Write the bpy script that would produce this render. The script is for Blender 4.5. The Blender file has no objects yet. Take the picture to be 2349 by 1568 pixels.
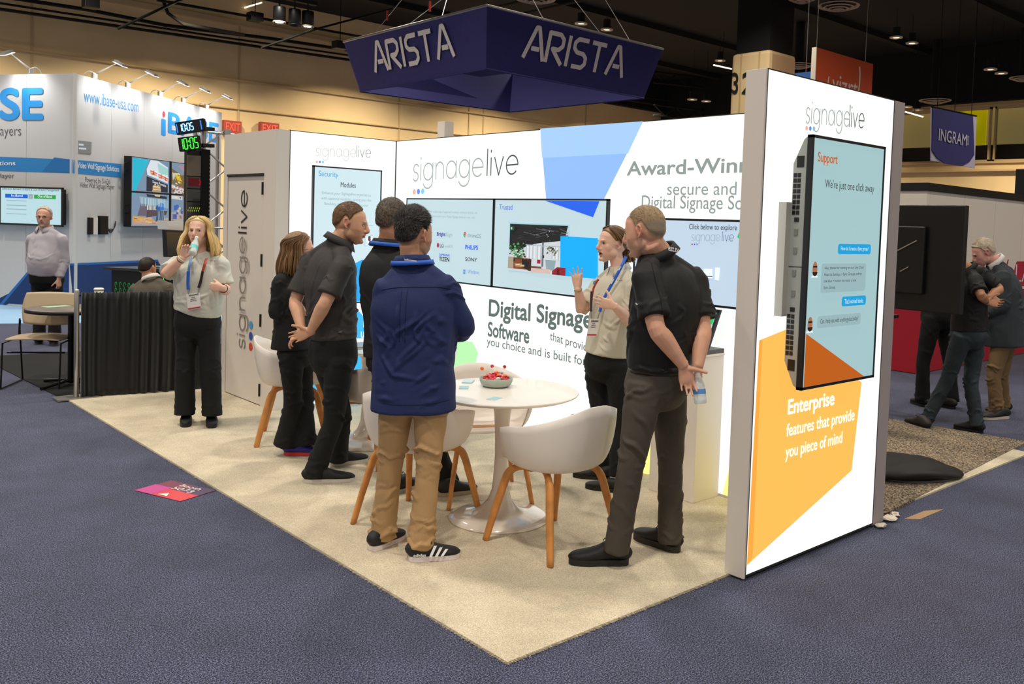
import bpy, bmesh, math, random
import numpy as np
from mathutils import Vector as V, Matrix, noise
from mathutils.bvhtree import BVHTree
random.seed(7)
rng = np.random.default_rng(7)
C = bpy.context.scene.collection
scene = bpy.context.scene

# ---------------------------------------------------------------- camera
cam_d = bpy.data.cameras.new('camera')
cam = bpy.data.objects.new('camera', cam_d); C.objects.link(cam)
cam_d.sensor_fit = 'HORIZONTAL'; cam_d.sensor_width = 36.0
cam_d.lens = 36.0 * 2052.2 / 2349
cam_d.shift_x = (1174.5 - 1329.1) / 2349
cam_d.shift_y = (620.4 - 784) / 2349
cam_d.clip_start = .05; cam_d.clip_end = 300
_R = V((0.72391038, -0.68901741, 0.03476735)); _U = V((0.01015761, 0.06103464, 0.99808396)); _F = V((0.68981924, 0.72217018, -0.05118238))
M = Matrix((_R, _U, -_F)).transposed().to_4x4(); M.translation = V((-2.1776, -2.607, 1.7144))
cam.matrix_world = M
scene.camera = cam

# ---------------------------------------------------------------- exposure, world
scene.view_settings.view_transform = 'Standard'; scene.view_settings.look = 'None'
scene.view_settings.gamma = 1; scene.view_settings.use_curve_mapping = False
scene.view_settings.exposure = 0.12
scene.cycles.use_denoising = True
scene.cycles.max_bounces = 6; scene.cycles.diffuse_bounces = 3; scene.cycles.glossy_bounces = 3
scene.cycles.transmission_bounces = 6; scene.cycles.transparent_max_bounces = 8
scene.cycles.sample_clamp_indirect = 6
scene.cycles.caustics_reflective = False; scene.cycles.caustics_refractive = False
w = bpy.data.worlds.new('world'); scene.world = w; w.use_nodes = True
w.node_tree.nodes['Background'].inputs[0].default_value = (1.0, .95, .88, 1)
w.node_tree.nodes['Background'].inputs[1].default_value = 0.62

# ---------------------------------------------------------------- hall lights: rows of warm high-bay lamps, and an added fill row
def hall_light(x, y, power, z=9.0, col=(1.0, .93, .83)):
    l = bpy.data.lights.new('hall_light', 'AREA'); l.shape = 'DISK'; l.size = .55
    l.energy = power; l.color = col; l.spread = math.radians(135)
    o = bpy.data.objects.new('hall_light', l); C.objects.link(o); o.location = (x, y, z)
for gx in (-7.5, -1.5, 4.5, 10.5, 17.5, 25.5):
    for gy in (-7.5, -1.0, 5.5, 12.0, 19.0, 25.0):
        hall_light(gx, gy, 190 * (.6 if gx > 0 and gy < 0 else 1))
for gx in (1.5, 8.5, 15.5, 22.5, 29.5):   # wall-side row
    hall_light(gx, 26.4, 560, 8.3, (1.0, .86, .66))

for gy in (3.0, 11.0, 19.0):  # added fill with no fixture of its own, brightens the right wall
    hall_light(31.5, gy, 420, 7.0, (1.0, .86, .66))

# ---------------------------------------------------------------- colour and material helpers
def lin(h):
    if isinstance(h, str):
        h = h.lstrip('#'); c = [int(h[i:i + 2], 16) / 255 for i in (0, 2, 4)]
    else: c = h
    return tuple(x / 12.92 if x <= .04045 else ((x + .055) / 1.055) ** 2.4 for x in c)
MATS = {}
def mat(name, col='808080', rough=.6, metal=0., emit=0., spec=.5, bump=0., bscale=60., var=0., vscale=8., coat=0., attr=False, alpha=1., sheen=0., var_col=None, detail=3., trans=0., ior=1.45, wave=None):
    if name in MATS: return MATS[name]
    m = bpy.data.materials.new(name); m.use_nodes = True; MATS[name] = m
    nt = m.node_tree; b = nt.nodes['Principled BSDF']; L = nt.links.new
    c = lin(col) + (1,)
    b.inputs['Base Color'].default_value = c; b.inputs['Roughness'].default_value = rough
    b.inputs['Metallic'].default_value = metal; b.inputs['Specular IOR Level'].default_value = spec
    b.inputs['Coat Weight'].default_value = coat; b.inputs['Sheen Weight'].default_value = sheen
    b.inputs['IOR'].default_value = ior
    if alpha < 1: b.inputs['Alpha'].default_value = alpha
    if trans: b.inputs['Transmission Weight'].default_value = trans
    if emit:
        b.inputs['Emission Color'].default_value = c; b.inputs['Emission Strength'].default_value = emit
    tc = nt.nodes.new('ShaderNodeTexCoord')
    src = None
    if attr:
        a = nt.nodes.new('ShaderNodeAttribute'); a.attribute_name = 'Col'; src = a.outputs['Color']
        L(src, b.inputs['Base Color'])
    if var or var_col:
        n = nt.nodes.new('ShaderNodeTexNoise'); n.inputs['Scale'].default_value = vscale; n.inputs['Detail'].default_value = detail
        L(tc.outputs['Object'], n.inputs['Vector'])
        mr = nt.nodes.new('ShaderNodeMapRange'); mr.inputs[1].default_value = .35; mr.inputs[2].default_value = .65
        L(n.outputs['Fac'], mr.inputs[0])
        mx = nt.nodes.new('ShaderNodeMix'); mx.data_type = 'RGBA'
        L(mr.outputs[0], mx.inputs[0])
        if var_col:
            mx.inputs[6].default_value = c; mx.inputs[7].default_value = lin(var_col) + (1,)
        else:
            mx.blend_type = 'MULTIPLY'; mx.inputs[0].default_value = 1
            mr.inputs[3].default_value = 1 - var; mr.inputs[4].default_value = 1 + var
            L(mr.outputs[0], mx.inputs[7])
            for l in list(nt.links):
                if l.to_socket == mx.inputs[0]: nt.links.remove(l)
            if src is not None: L(src, mx.inputs[6])
            else: mx.inputs[6].default_value = c
        L(mx.outputs[2], b.inputs['Base Color'])
    if bump:
        n2 = nt.nodes.new('ShaderNodeTexNoise'); n2.inputs['Scale'].default_value = bscale; n2.inputs['Detail'].default_value = 3
        mp = nt.nodes.new('ShaderNodeMapping'); L(tc.outputs['Object'], mp.inputs[0]); L(mp.outputs[0], n2.inputs['Vector'])
        if wave: mp.inputs['Scale'].default_value = wave
        bp = nt.nodes.new('ShaderNodeBump'); bp.inputs['Strength'].default_value = min(1, bump); bp.inputs['Distance'].default_value = .004 * max(1, bump)
        L(n2.outputs['Fac'], bp.inputs['Height']); L(bp.outputs[0], b.inputs['Normal'])
    return m
def glow(name, col='ffffff', s=1.0):
    """backlit print or screen pixels: gives off its own light"""
    if name in MATS: return MATS[name]
    m = bpy.data.materials.new(name); m.use_nodes = True; MATS[name] = m
    b = m.node_tree.nodes['Principled BSDF']; c = lin(col) + (1,)
    b.inputs['Base Color'].default_value = (c[0] * .25, c[1] * .25, c[2] * .25, 1); b.inputs['Roughness'].default_value = .55
    b.inputs['Specular IOR Level'].default_value = .2
    b.inputs['Emission Color'].default_value = c; b.inputs['Emission Strength'].default_value = s
    return m
def carpet(name, base, dark, light, scale, big=.12, lo=.41, hi=.60):
    m = bpy.data.materials.new(name); m.use_nodes = True; nt = m.node_tree; L = nt.links.new
    b = nt.nodes['Principled BSDF']; b.inputs['Roughness'].default_value = .95; b.inputs['Specular IOR Level'].default_value = .1
    b.inputs['Sheen Weight'].default_value = .15
    tc = nt.nodes.new('ShaderNodeTexCoord')
    n = nt.nodes.new('ShaderNodeTexNoise'); n.inputs['Scale'].default_value = scale; n.inputs['Detail'].default_value = 2.5; n.inputs['Roughness'].default_value = .7
    L(tc.outputs['Object'], n.inputs['Vector'])
    cr = nt.nodes.new('ShaderNodeValToRGB'); cr.color_ramp.elements[0].position = lo; cr.color_ramp.elements[1].position = hi
    cr.color_ramp.elements[0].color = lin(dark) + (1,); cr.color_ramp.elements[1].color = lin(light) + (1,)
    e = cr.color_ramp.elements.new(.5); e.color = lin(base) + (1,)
    L(n.outputs['Fac'], cr.inputs[0])
    n3 = nt.nodes.new('ShaderNodeTexNoise'); n3.inputs['Scale'].default_value = 2.4; n3.inputs['Detail'].default_value = 7; n3.inputs['Roughness'].default_value = .65
    L(tc.outputs['Object'], n3.inputs['Vector'])
    mr = nt.nodes.new('ShaderNodeMapRange'); mr.inputs[1].default_value = .3; mr.inputs[2].default_value = .7; mr.inputs[3].default_value = 1 - big; mr.inputs[4].default_value = 1 + big
    L(n3.outputs['Fac'], mr.inputs[0])
    mx = nt.nodes.new('ShaderNodeMix'); mx.data_type = 'RGBA'; mx.blend_type = 'MULTIPLY'; mx.inputs[0].default_value = 1
    L(cr.outputs[0], mx.inputs[6]); L(mr.outputs[0], mx.inputs[7]); L(mx.outputs[2], b.inputs['Base Color'])
    bp = nt.nodes.new('ShaderNodeBump'); bp.inputs['Strength'].default_value = .6; bp.inputs['Distance'].default_value = .004
    L(n.outputs['Fac'], bp.inputs['Height']); L(bp.outputs[0], b.inputs['Normal'])
    return m

# ---------------------------------------------------------------- object helpers
def wloc(o):
    return V((0, 0, 0)) if o is None else wloc(o.parent) + V(o.location) if (o.type == 'EMPTY') else V((0, 0, 0))
def tag(o, label=None, cat=None, group=None, kind=None):
    if label: o['label'] = label
    if cat: o['category'] = cat
    if group: o['group'] = group
    if kind: o['kind'] = kind
    return o
def thing(name, label, cat, loc=(0, 0, 0), group=None):
    o = bpy.data.objects.new(name, None); C.objects.link(o); o.location = loc; o.empty_display_size = .1
    return tag(o, label, cat, group)
def link(name, me, m=None, parent=None, smooth=False):
    if isinstance(me, bmesh.types.BMesh):
        bm = me; me = bpy.data.meshes.new(name); bm.to_mesh(me); bm.free()
    if m is not None:
        me.materials.clear(); me.materials.append(m)
    if smooth:
        me.polygons.foreach_set('use_smooth', [True] * len(me.polygons))
    o = bpy.data.objects.new(name, me); C.objects.link(o)
    if parent is not None:
        o.parent = parent
        if parent.type == 'EMPTY': o.matrix_parent_inverse = Matrix.Translation(-V(parent.location))
    return o
def B(*boxes, bev=0.):
    """boxes as (x0,x1,y0,y1,z0,z1)"""
    bm = bmesh.new()
    for (x0, x1, y0, y1, z0, z1) in boxes:
        r = bmesh.ops.create_cube(bm, size=1)
        bmesh.ops.scale(bm, vec=(abs(x1 - x0), abs(y1 - y0), abs(z1 - z0)), verts=r['verts'])
        bmesh.ops.translate(bm, vec=((x0 + x1) / 2, (y0 + y1) / 2, (z0 + z1) / 2), verts=r['verts'])
    if bev: bmesh.ops.bevel(bm, geom=bm.edges[:], offset=bev, segments=2, affect='EDGES', profile=.5)
    return bm
def prism(pts, d):
    """closed polygon of 3-D points pushed along d"""
    bm = bmesh.new(); d = V(d)
    a = [bm.verts.new(V(p)) for p in pts]; b = [bm.verts.new(V(p) + d) for p in pts]
    bm.faces.new(a); bm.faces.new(b[::-1]); n = len(a)
    for i in range(n): bm.faces.new((a[i], b[i], b[(i + 1) % n], a[(i + 1) % n]))
    bmesh.ops.recalc_face_normals(bm, faces=bm.faces)
    return bm
def catmull(P, k):
    P = [V(p) for p in P]
    if k <= 1 or len(P) < 3: 
        return P
    out = []
    for i in range(len(P) - 1):
        p0 = P[max(i - 1, 0)]; p1 = P[i]; p2 = P[i + 1]; p3 = P[min(i + 2, len(P) - 1)]
        for j in range(k):
            t = j / k
            out.append(.5 * ((2 * p1) + (p2 - p0) * t + (2 * p0 - 5 * p1 + 4 * p2 - p3) * t * t + (3 * p1 - p0 - 3 * p2 + p3) * t ** 3))
    out.append(P[-1]); return out
def loft(bm, P, R, ref=(0, 0, 1), n=16, k=4, cap=True, sup=2.0):
    """tube along P; R per point: r or (a along side, b along front); ref = side axis hint"""
    R = [(r, r) if not isinstance(r, (tuple, list)) else r for r in R]
    Q = catmull(P, k); RR = catmull([V((a, b, 0)) for a, b in R], k)
    rings = []; ref = V(ref)
    for i, q in enumerate(Q):
        t = (Q[min(i + 1, len(Q) - 1)] - Q[max(i - 1, 0)])
        if t.length < 1e-9: t = V((0, 0, 1))
        t.normalize()
        s = ref - t * ref.dot(t)
        if s.length < 1e-4: s = t.orthogonal()
        s.normalize(); f = t.cross(s)
        a, b = max(RR[i].x, 1e-4), max(RR[i].y, 1e-4)
        ring = []
        for j in range(n):
            th = 2 * math.pi * j / n; c, sn = math.cos(th), math.sin(th)
            if sup != 2.0:
                c = math.copysign(abs(c) ** (2 / sup), c); sn = math.copysign(abs(sn) ** (2 / sup), sn)
            ring.append(bm.verts.new(q + s * (a * c) + f * (b * sn)))
        rings.append(ring)
    for A, Bq in zip(rings, rings[1:]):
        for j in range(n): bm.faces.new((A[j], A[(j + 1) % n], Bq[(j + 1) % n], Bq[j]))
    if cap:
        for ring, q, sgn, r, i0, i1 in ((rings[0], Q[0], -1, RR[0], 0, 1), (rings[-1], Q[-1], 1, RR[-1], -1, -2)):
            t = (Q[i0] - Q[i1]); t = t.normalized() if t.length > 1e-9 else V((0, 0, 1))
            rr = min(r.x, r.y)
            prev = ring
            for kk in (.5, .85):
                cs = math.sqrt(1 - kk * kk)
                nr = [bm.verts.new(q + (v.co - q) * cs + t * (rr * kk * cap)) for v in ring]
                for j in range(n):
                    f4 = (prev[j], prev[(j + 1) % n], nr[(j + 1) % n], nr[j])
                    bm.faces.new(f4 if sgn > 0 else f4[::-1])
                prev = nr
            bm.faces.new(prev if sgn > 0 else prev[::-1])
    return bm
def sharp(o, deg=38):
    m = o.modifiers.new('edges', 'EDGE_SPLIT'); m.split_angle = math.radians(deg); return o
def tube(P, r, n=8, k=1, ref=(0, 0, 1), sup=2.):
    bm = bmesh.new(); R = r if isinstance(r, list) else [r] * len(P)
    loft(bm, P, R, ref=ref, n=n, k=k, cap=.02, sup=sup); return bm
def joinbm(*bms):
    out = bmesh.new()
    for b in bms:
        me = bpy.data.meshes.new('tmp'); b.to_mesh(me); b.free(); out.from_mesh(me); bpy.data.meshes.remove(me)
    return out
def lathe(prof, c=(0, 0, 0), n=32, axis=None):
    """profile (r,z) turned about z (or about axis matrix)"""
    bm = bmesh.new(); rings = []; c = V(c)
    for r, z in prof:
        if r < 1e-5: rings.append([bm.verts.new(V((0, 0, z)))])
        else: rings.append([bm.verts.new(V((r * math.cos(2 * math.pi * j / n), r * math.sin(2 * math.pi * j / n), z))) for j in range(n)])
    for A, D in zip(rings, rings[1:]):
        for j in range(n):
            a0, a1 = A[j % len(A)], A[(j + 1) % len(A)]; d0, d1 = D[j % len(D)], D[(j + 1) % len(D)]
            vs = []
            for v in (a0, a1, d1, d0):
                if v not in vs: vs.append(v)
            if len(vs) > 2: bm.faces.new(vs)
    if axis is not None: bmesh.ops.transform(bm, matrix=axis, verts=bm.verts)
    bmesh.ops.translate(bm, vec=c, verts=bm.verts)
    bmesh.ops.recalc_face_normals(bm, faces=bm.faces)
    return bm
def ellipsoid(bm, c, r, rot=None, u=16, v=10):
    res = bmesh.ops.create_uvsphere(bm, u_segments=u, v_segments=v, radius=1)
    Mx = Matrix.Translation(V(c)) @ (rot.to_4x4() if rot is not None else Matrix.Identity(4)) @ Matrix.Diagonal((*r, 1))
    bmesh.ops.transform(bm, matrix=Mx, verts=res['verts'])
# flat print on a surface: origin o, right axis, up axis, thin slab proud by n
def ribbons(strokes, w, round_=True):
    """2-D polylines -> list of 2-D convex polygons"""
    out = []
    for st in strokes:
        for (x0, y0), (x1, y1) in zip(st, st[1:]):
            dx, dy = x1 - x0, y1 - y0; l = math.hypot(dx, dy) or 1; nx, ny = -dy / l * w / 2, dx / l * w / 2
            out.append([(x0 + nx, y0 + ny), (x0 - nx, y0 - ny), (x1 - nx, y1 - ny), (x1 + nx, y1 + ny)])
        if round_:
            for (x, y) in st[1:-1]:
                out.append([(x + w / 2 * math.cos(a * math.pi / 4), y + w / 2 * math.sin(a * math.pi / 4)) for a in range(8)])
    return out
def flat(name, polys, o, right, up, m, parent, n=.002):
    bm = bmesh.new(); o = V(o); right = V(right); up = V(up); nn = right.cross(up).normalized()
    for k_, pl in enumerate(polys):
        vs = [bm.verts.new(o + right * x + up * y + nn * (n + k_ * 3e-5)) for x, y in pl]
        try:
            f = bm.faces.new(vs); f.normal_update()
            if f.normal.dot(nn) < 0: f.normal_flip()
        except ValueError: pass
    return link(name, bm, m, parent)
def poly(name, pts, m, parent, nrm, n=.002):
    """flat printed shape through 3-D points, lifted by n along nrm"""
    bm = bmesh.new(); nn = V(nrm).normalized()
    f = bm.faces.new([bm.verts.new(V(p) + nn * n) for p in pts]); f.normal_update()
    if f.normal.dot(nn) < 0: f.normal_flip()
    return link(name, bm, m, parent)
TXT = {}
def text_mesh(s, bold=0., align='LEFT', spacing=1.0):
    cu = bpy.data.curves.new('t', 'FONT'); cu.body = s; cu.offset = bold; cu.space_line = spacing; cu.align_x = align
    cu.resolution_u = 6
    o = bpy.data.objects.new('t', cu); C.objects.link(o)
    dg = bpy.context.evaluated_depsgraph_get()
    me = bpy.data.meshes.new_from_object(o.evaluated_get(dg)); bpy.data.objects.remove(o); bpy.data.curves.remove(cu)
    return me
def text(s, o, e, h, m, parent, name='lettering', bold=0., n=.003, up=(0, 0, 1), align='LEFT', spacing=1.0, slant=0.):
    """lettering whose box runs from o (bottom left) to e (bottom right) and is h tall"""
    me = text_mesh(s, min(bold, 0), align, spacing)
    co = np.zeros(len(me.vertices) * 3); me.vertices.foreach_get('co', co); co = co.reshape(-1, 3)
    mn, mx = co.min(0), co.max(0)
    a = (co[:, 0] - mn[0]) / (mx[0] - mn[0]); b = (co[:, 1] - mn[1]) / (mx[1] - mn[1]) * h
    o = np.array(o, float); r = np.array(e, float) - o; up = np.array(up, float); nn = np.cross(r, up); nn /= np.linalg.norm(nn)
    W = o + np.outer(a, r) + np.outer(b, up) + nn * n
    if bold > 0:   # heavier strokes: the outline laid down again all round
        k = bold * .8 * np.linalg.norm(r) / max(1e-6, mx[0] - mn[0]); ru = r / np.linalg.norm(r)
        me.vertices.foreach_set('co', W.ravel()); me.update(); bm = bmesh.new()
        for i in range(9):
            n0 = len(bm.verts); bm.from_mesh(me)
            if i:
                bm.verts.ensure_lookup_table(); d_ = V(ru * math.cos(i * .7854) * k + nn * (i * .00012) + up * math.sin(i * .7854) * k * h / max(1e-6, mx[1] - mn[1]) / (np.linalg.norm(r) / max(1e-6, mx[0] - mn[0])))
                for v in bm.verts[n0:]: v.co += d_
        bpy.data.meshes.remove(me)
        return link(name, bm, m, parent)
    me.vertices.foreach_set('co', W.ravel()); me.update()
    return link(name, me, m, parent)
def arc(cx, cy, rx, ry, a0, a1, k=14):
    return [(cx + rx * math.cos(math.radians(a0 + (a1 - a0) * i / k)), cy + ry * math.sin(math.radians(a0 + (a1 - a0) * i / k))) for i in range(k + 1)]
GLY = {  # thin round letters, x-height 1
    's': (.62, [arc(.33, .75, .26, .25, 20, 90, 5) + arc(.30, .75, .24, .25, 90, 270, 10)[1:] + arc(.30, .25, .26, .25, 90, -90, 10)[1:] + arc(.28, .25, .26, .25, -90, -160, 5)[1:]]),
    'i': (.16, [[(.05, 0), (.05, 1)], [(.05, 1.26), (.05, 1.42)]]),
    'g': (1.1, [arc(.5, .5, .48, .5, 0, 360, 28), [(.99, 1), (.99, 0), *arc(.5, -.08, .49, .42, 0, -165, 12)]]),
    'n': (.92, [[(.05, 0), (.05, 1)], [*arc(.44, .58, .39, .42, 180, 0, 14), (.83, 0)]]),
    'a': (1.1, [arc(.5, .5, .48, .5, 0, 360, 28), [(.99, 1), (.99, 0)]]),
    'e': (1.05, [[(.02, .5), (.98, .5), *arc(.5, .5, .48, .5, 0, 318, 26)]]),
    'l': (.16, [[(.05, 0), (.05, 1.5)]]),
    'v': (.86, [[(.02, 1), (.4, 0), (.78, 1)]]),
}
def logo(parent, o, e, hx, m1, m2, dots=None, w=.075, n=.003, up=(0, 0, 1), dot_y=-.75, dot_r=.14, dot_gap=.42):
    """signagelive in thin round letters from o to e on the base line; hx = x-height in metres"""
    tot = 0; pos = []
    for ch in 'signagelive': pos.append(tot); tot += GLY[ch][0] + .17
    tot -= .17
    o = V(o); r = V(e) - o; W = r.length; r = r.normalized(); sx = W / tot
    for word, a, b, mm in (('signage', 0, 7, m1), ('live', 7, 11, m2)):
        polys = []
        for i in range(a, b):
            g = GLY['signagelive'[i]][1]
            st = [[((x + pos[i]) * sx, y * hx) for x, y in s] for s in g]
            polys += ribbons(st, w * hx)
        flat('lettering', polys, o, r, up, mm, parent, n)
    if dots:
        for i, mm in enumerate(dots):
            cx = (dot_r + i * dot_gap) * hx
            flat('dot', [arc(cx, dot_y * hx, dot_r * hx, dot_r * hx, 0, 337.5, 15)], o, r, up, mm, parent, n)
ARI = {'A': (.86, [[(0, 0), (.36, 1), (.47, 1), (.83, 0)], [(.27, .34), (.6, .34)]]),
       'R': (.80, [[(.0, 0), (.0, .95), (.46, .95), (.62, .82), (.62, .60), (.46, .46), (.2, .46), (.68, 0)]]),
       'I': (.14, [[(.0, 0), (.0, 1)]]),
       'S': (.72, [[(.02, .05), (.46, .05), (.6, .18), (.6, .38), (.46, .5), (.16, .52), (.02, .64), (.02, .82), (.16, .95), (.62, .95)]]),
       'T': (.76, [[(-.02, .95), (.66, .95)], [(.32, .95), (.32, 0)]])}
SEG = {'0': 'abcdef', '1': 'bc', '5': 'afgcd'}
SEGP = {'a': ((0, 2), (1, 2)), 'b': ((1, 2), (1, 1)), 'c': ((1, 1), (1, 0)), 'd': ((0, 0), (1, 0)), 'e': ((0, 0), (0, 1)), 'f': ((0, 1), (0, 2)), 'g': ((0, 1), (1, 1))}

# ================================================================ THE HALL
m_wall = mat('beige_wall_paint', 'dcc08e', .85, var=.05, vscale=.6)
m_dark = mat('black_paint', '050505', .9)
m_blue = carpet('blue_carpet', '33374f', '10121d', '6c708a', 160, .22)
m_beige = carpet('beige_carpet', 'cabda2', 'ab9c80', 'e2d6bd', 190, .20, .33, .67)
m_brown = carpet('brown_carpet', '6b5c48', '2c241b', 'a8967a', 85, .12)
m_white = mat('white_laminate', 'e2d9cf', .5)
m_whitep = mat('white_panel', 'ddd3c8', .55)
m_alu = mat('aluminium', 'b9b4ae', .35, .9)
m_blk = mat('black_plastic', '0d0d0e', .45)
m_blkm = mat('black_metal', '101010', .4, .6)

fl = link('floor', B((-22, 36, -22, 31, -.03, 0)), m_blue); fl['kind'] = 'structure'
bc = link('floor', prism([(0, 0, 0), (5.4, 0, 0), (5.4, 3.0, 0), (2.5, 3.0, 0), (2.5, 6.9, 0), (1.2, 6.2, 0), (0, 6.28, 0)], (0, 0, .012)), m_beige); bc['kind'] = 'structure'; bc['label'] = 'beige carpet laid on the stand'
# pile that frays along the two open edges of the beige carpet
def fray(name, a, b, m, num, out, zt=.012):
    bm = bmesh.new(); a = V(a); b = V(b); out = V(out)
    for i in range(num):
        t = random.random(); p = a.lerp(b, t) + V((0, 0, zt * random.uniform(.2, 1)))
        d = out * random.uniform(.004, .016) + V((random.uniform(-.006, .006), random.uniform(-.006, .006), random.uniform(-.004, .006)))
        s = (b - a).normalized() * .0025
        bm.faces.new([bm.verts.new(p - s - out * .01), bm.verts.new(p + s - out * .01), bm.verts.new(p + d)])
    o = link(name, bm, m); tag(o, kind='stuff'); o.parent = bc; return o
fray('carpet_pile', (0, 0, 0), (0, 6.25, 0), m_beige, 2600, (-1, 0, 0))
fray('carpet_pile', (0, 0, 0), (2.9, 0, 0), m_beige, 1800, (0, -1, 0))
br = link('floor', prism([(2.95, -.03, 0), (5.78, .16, 0), (5.45, 2.9, 0), (2.75, 2.9, 0)], (0, 0, .016)), m_brown); br['kind'] = 'structure'; br['label'] = 'brown flecked carpet behind the lit tower'
bk = link('floor', prism([(-.02, 6.26, 0), (2.9, 6.1, 0), (2.9, 8.9, 0), (-.15, 9.2, 0)], (0, 0, .008)), mat('black_carpet', '0b0b0c', .95)); bk['kind'] = 'structure'; bk['label'] = 'black carpet under the round table'
lb = link('floor', prism([(-1.5, 13.15, 0), (4.6, 10.9, 0), (7, 14, 0), (1, 16, 0), (-1.5, 16, 0)], (0, 0, .01)), mat('pale_blue_carpet', '8fb4d4', .9, var=.05, vscale=60)); lb['kind'] = 'structure'; lb['label'] = 'pale blue carpet in front of the far white stand'

WL = link('wall_left', B((-22, 36, 30, 30.3, 0, 9.6)), m_wall); WL['kind'] = 'structure'
WR = link('wall_right', B((35, 35.3, -22, 8.4, 0, 9.6), (35, 35.3, 16.9, 30, 0, 9.6), (35, 35.3, 8.4, 16.9, 0, 4.85), (35, 35.3, 8.4, 16.9, 7.05, 9.6)), m_wall); WR['kind'] = 'structure'
CE = link('ceiling', B((-22, 36, -22, 31, 9.6, 9.9)), m_dark); CE['kind'] = 'structure'
# plaster joints and ledges on the hall walls
m_joint = mat('wall_joint', 'c0a577', .9)
for nm, bxs in (('trim_1', (-22, 35, 29.9, 30, 6.50, 6.56)), ('trim_2', (-22, 35, 29.93, 30, 5.48, 5.52)), ('trim_3', (-22, 35, 29.8, 30, 8.5, 8.66))):
    t = link(nm, B(bxs), m_joint); t['kind'] = 'structure'
for i, x in enumerate((-2, 4.8, 11.4, 18.2, 21.8, 22.6, 29)):
    t = link('trim_%d' % (4 + i), B((x, x + .06, 29.96, 30, 0, 8.5)), m_joint); t['kind'] = 'structure'
for i, (z0, z1, dx) in enumerate(((4.45, 4.53, .25), (4.78, 4.86, .12), (3.1, 3.16, .06), (7.05, 7.15, .12))):
    t = link('trim_%d' % (12 + i), B((35 - dx, 35, -22, 30, z0, z1)), m_joint); t['kind'] = 'structure'
for i, y in enumerate((4.2, 5.1, 8.2, 17.4, 23)):
    t = link('trim_%d' % (17 + i), B((34.8, 35, y, y + .12, 0, 9.5)), m_joint); t['kind'] = 'structure'
for i, bx_ in enumerate(((34.6, 34.95, -22, 29.9, 7.25, 9.6), (23, 34.6, 29.55, 29.9, 7.9, 9.6))):  # black boxes added over the wall tops to make them read dark
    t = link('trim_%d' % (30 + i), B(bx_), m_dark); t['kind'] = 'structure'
# column with painted numbers
col = thing('column', 'beige square column with black painted numbers 3 and 2', 'column', (20, 13.5, 0))
link('shaft', B((20, 21.4, 12.85, 14.25, 0, 7.05), bev=.12), m_wall, col)
link('shaft_top', B((20.1, 21.3, 12.95, 14.15, 7.05, 9.6)), m_dark, col)
for dy in (13.2, 13.85): link('groove', B((19.985, 20.02, dy, dy + .05, 0, 7.0)), m_joint, col)
m_num = mat('black_number_paint', '12100e', .8)
text('3', (19.98, 14.173, 5.857), (19.98, 13.943, 5.812), .62, m_num, col, bold=.02)
text('2', (19.98, 13.783, 5.825), (19.98, 13.385, 5.767), .62, m_num, col, bold=.02)
col['kind'] = 'structure'
# upper windows in the right wall with a room behind, its walls made to glow as if lit
m_glass = mat('window_glass', 'ffffff', .02, trans=1., ior=1.02)
m_yel = mat('glowing_yellow_wall', 'c3b400', .8, emit=.35)  # emission stands in for the room's light on this wall
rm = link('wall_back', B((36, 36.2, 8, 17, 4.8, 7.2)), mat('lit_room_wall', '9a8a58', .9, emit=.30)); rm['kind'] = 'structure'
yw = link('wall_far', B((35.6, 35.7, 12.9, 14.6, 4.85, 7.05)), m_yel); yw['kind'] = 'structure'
for i, (y0, y1) in enumerate(((8.4, 10.1), (10.3, 12.3), (12.45, 14.4), (14.55, 16.9))):
    wd = thing('window_%d' % (i + 1), None, None, (35, y0, 4.85)); wd['kind'] = 'structure'
    link('window_frame', B((34.95, 35.1, y0, y0 + .07, 4.85, 7.05), (34.95, 35.1, y1 - .07, y1, 4.85, 7.05), (34.95, 35.1, y0, y1, 4.85, 4.93), (34.95, 35.1, y0, y1, 6.97, 7.05)), m_joint, wd)
    link('pane', B((35.02, 35.03, y0 + .07, y1 - .07, 4.93, 6.97)), m_glass, wd)
lw = link('wall_near', B((35.25, 35.4, 8.4, 16.9, 4.85, 5.55)), mat('dark_rail', '1e1a16', .6)); lw['kind'] = 'structure'
for i, y in enumerate((9.0, 13.4)):
    t = thing('ceiling_light', 'greenish strip light seen through the upper windows, %s' % ('left of the dark blue banner' if y > 12 else 'right of the dark blue banner'), 'light', (35.4, y, 6.6))
    link('diffuser', B((35.35, 35.5, y, y + 1.1, 6.45, 6.72)), glow('green_white_lamp', 'b8e8cc', 1.1), t)
    link('housing', B((35.33, 35.52, y - .05, y + 1.15, 6.72, 6.8)), m_alu, t)

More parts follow.
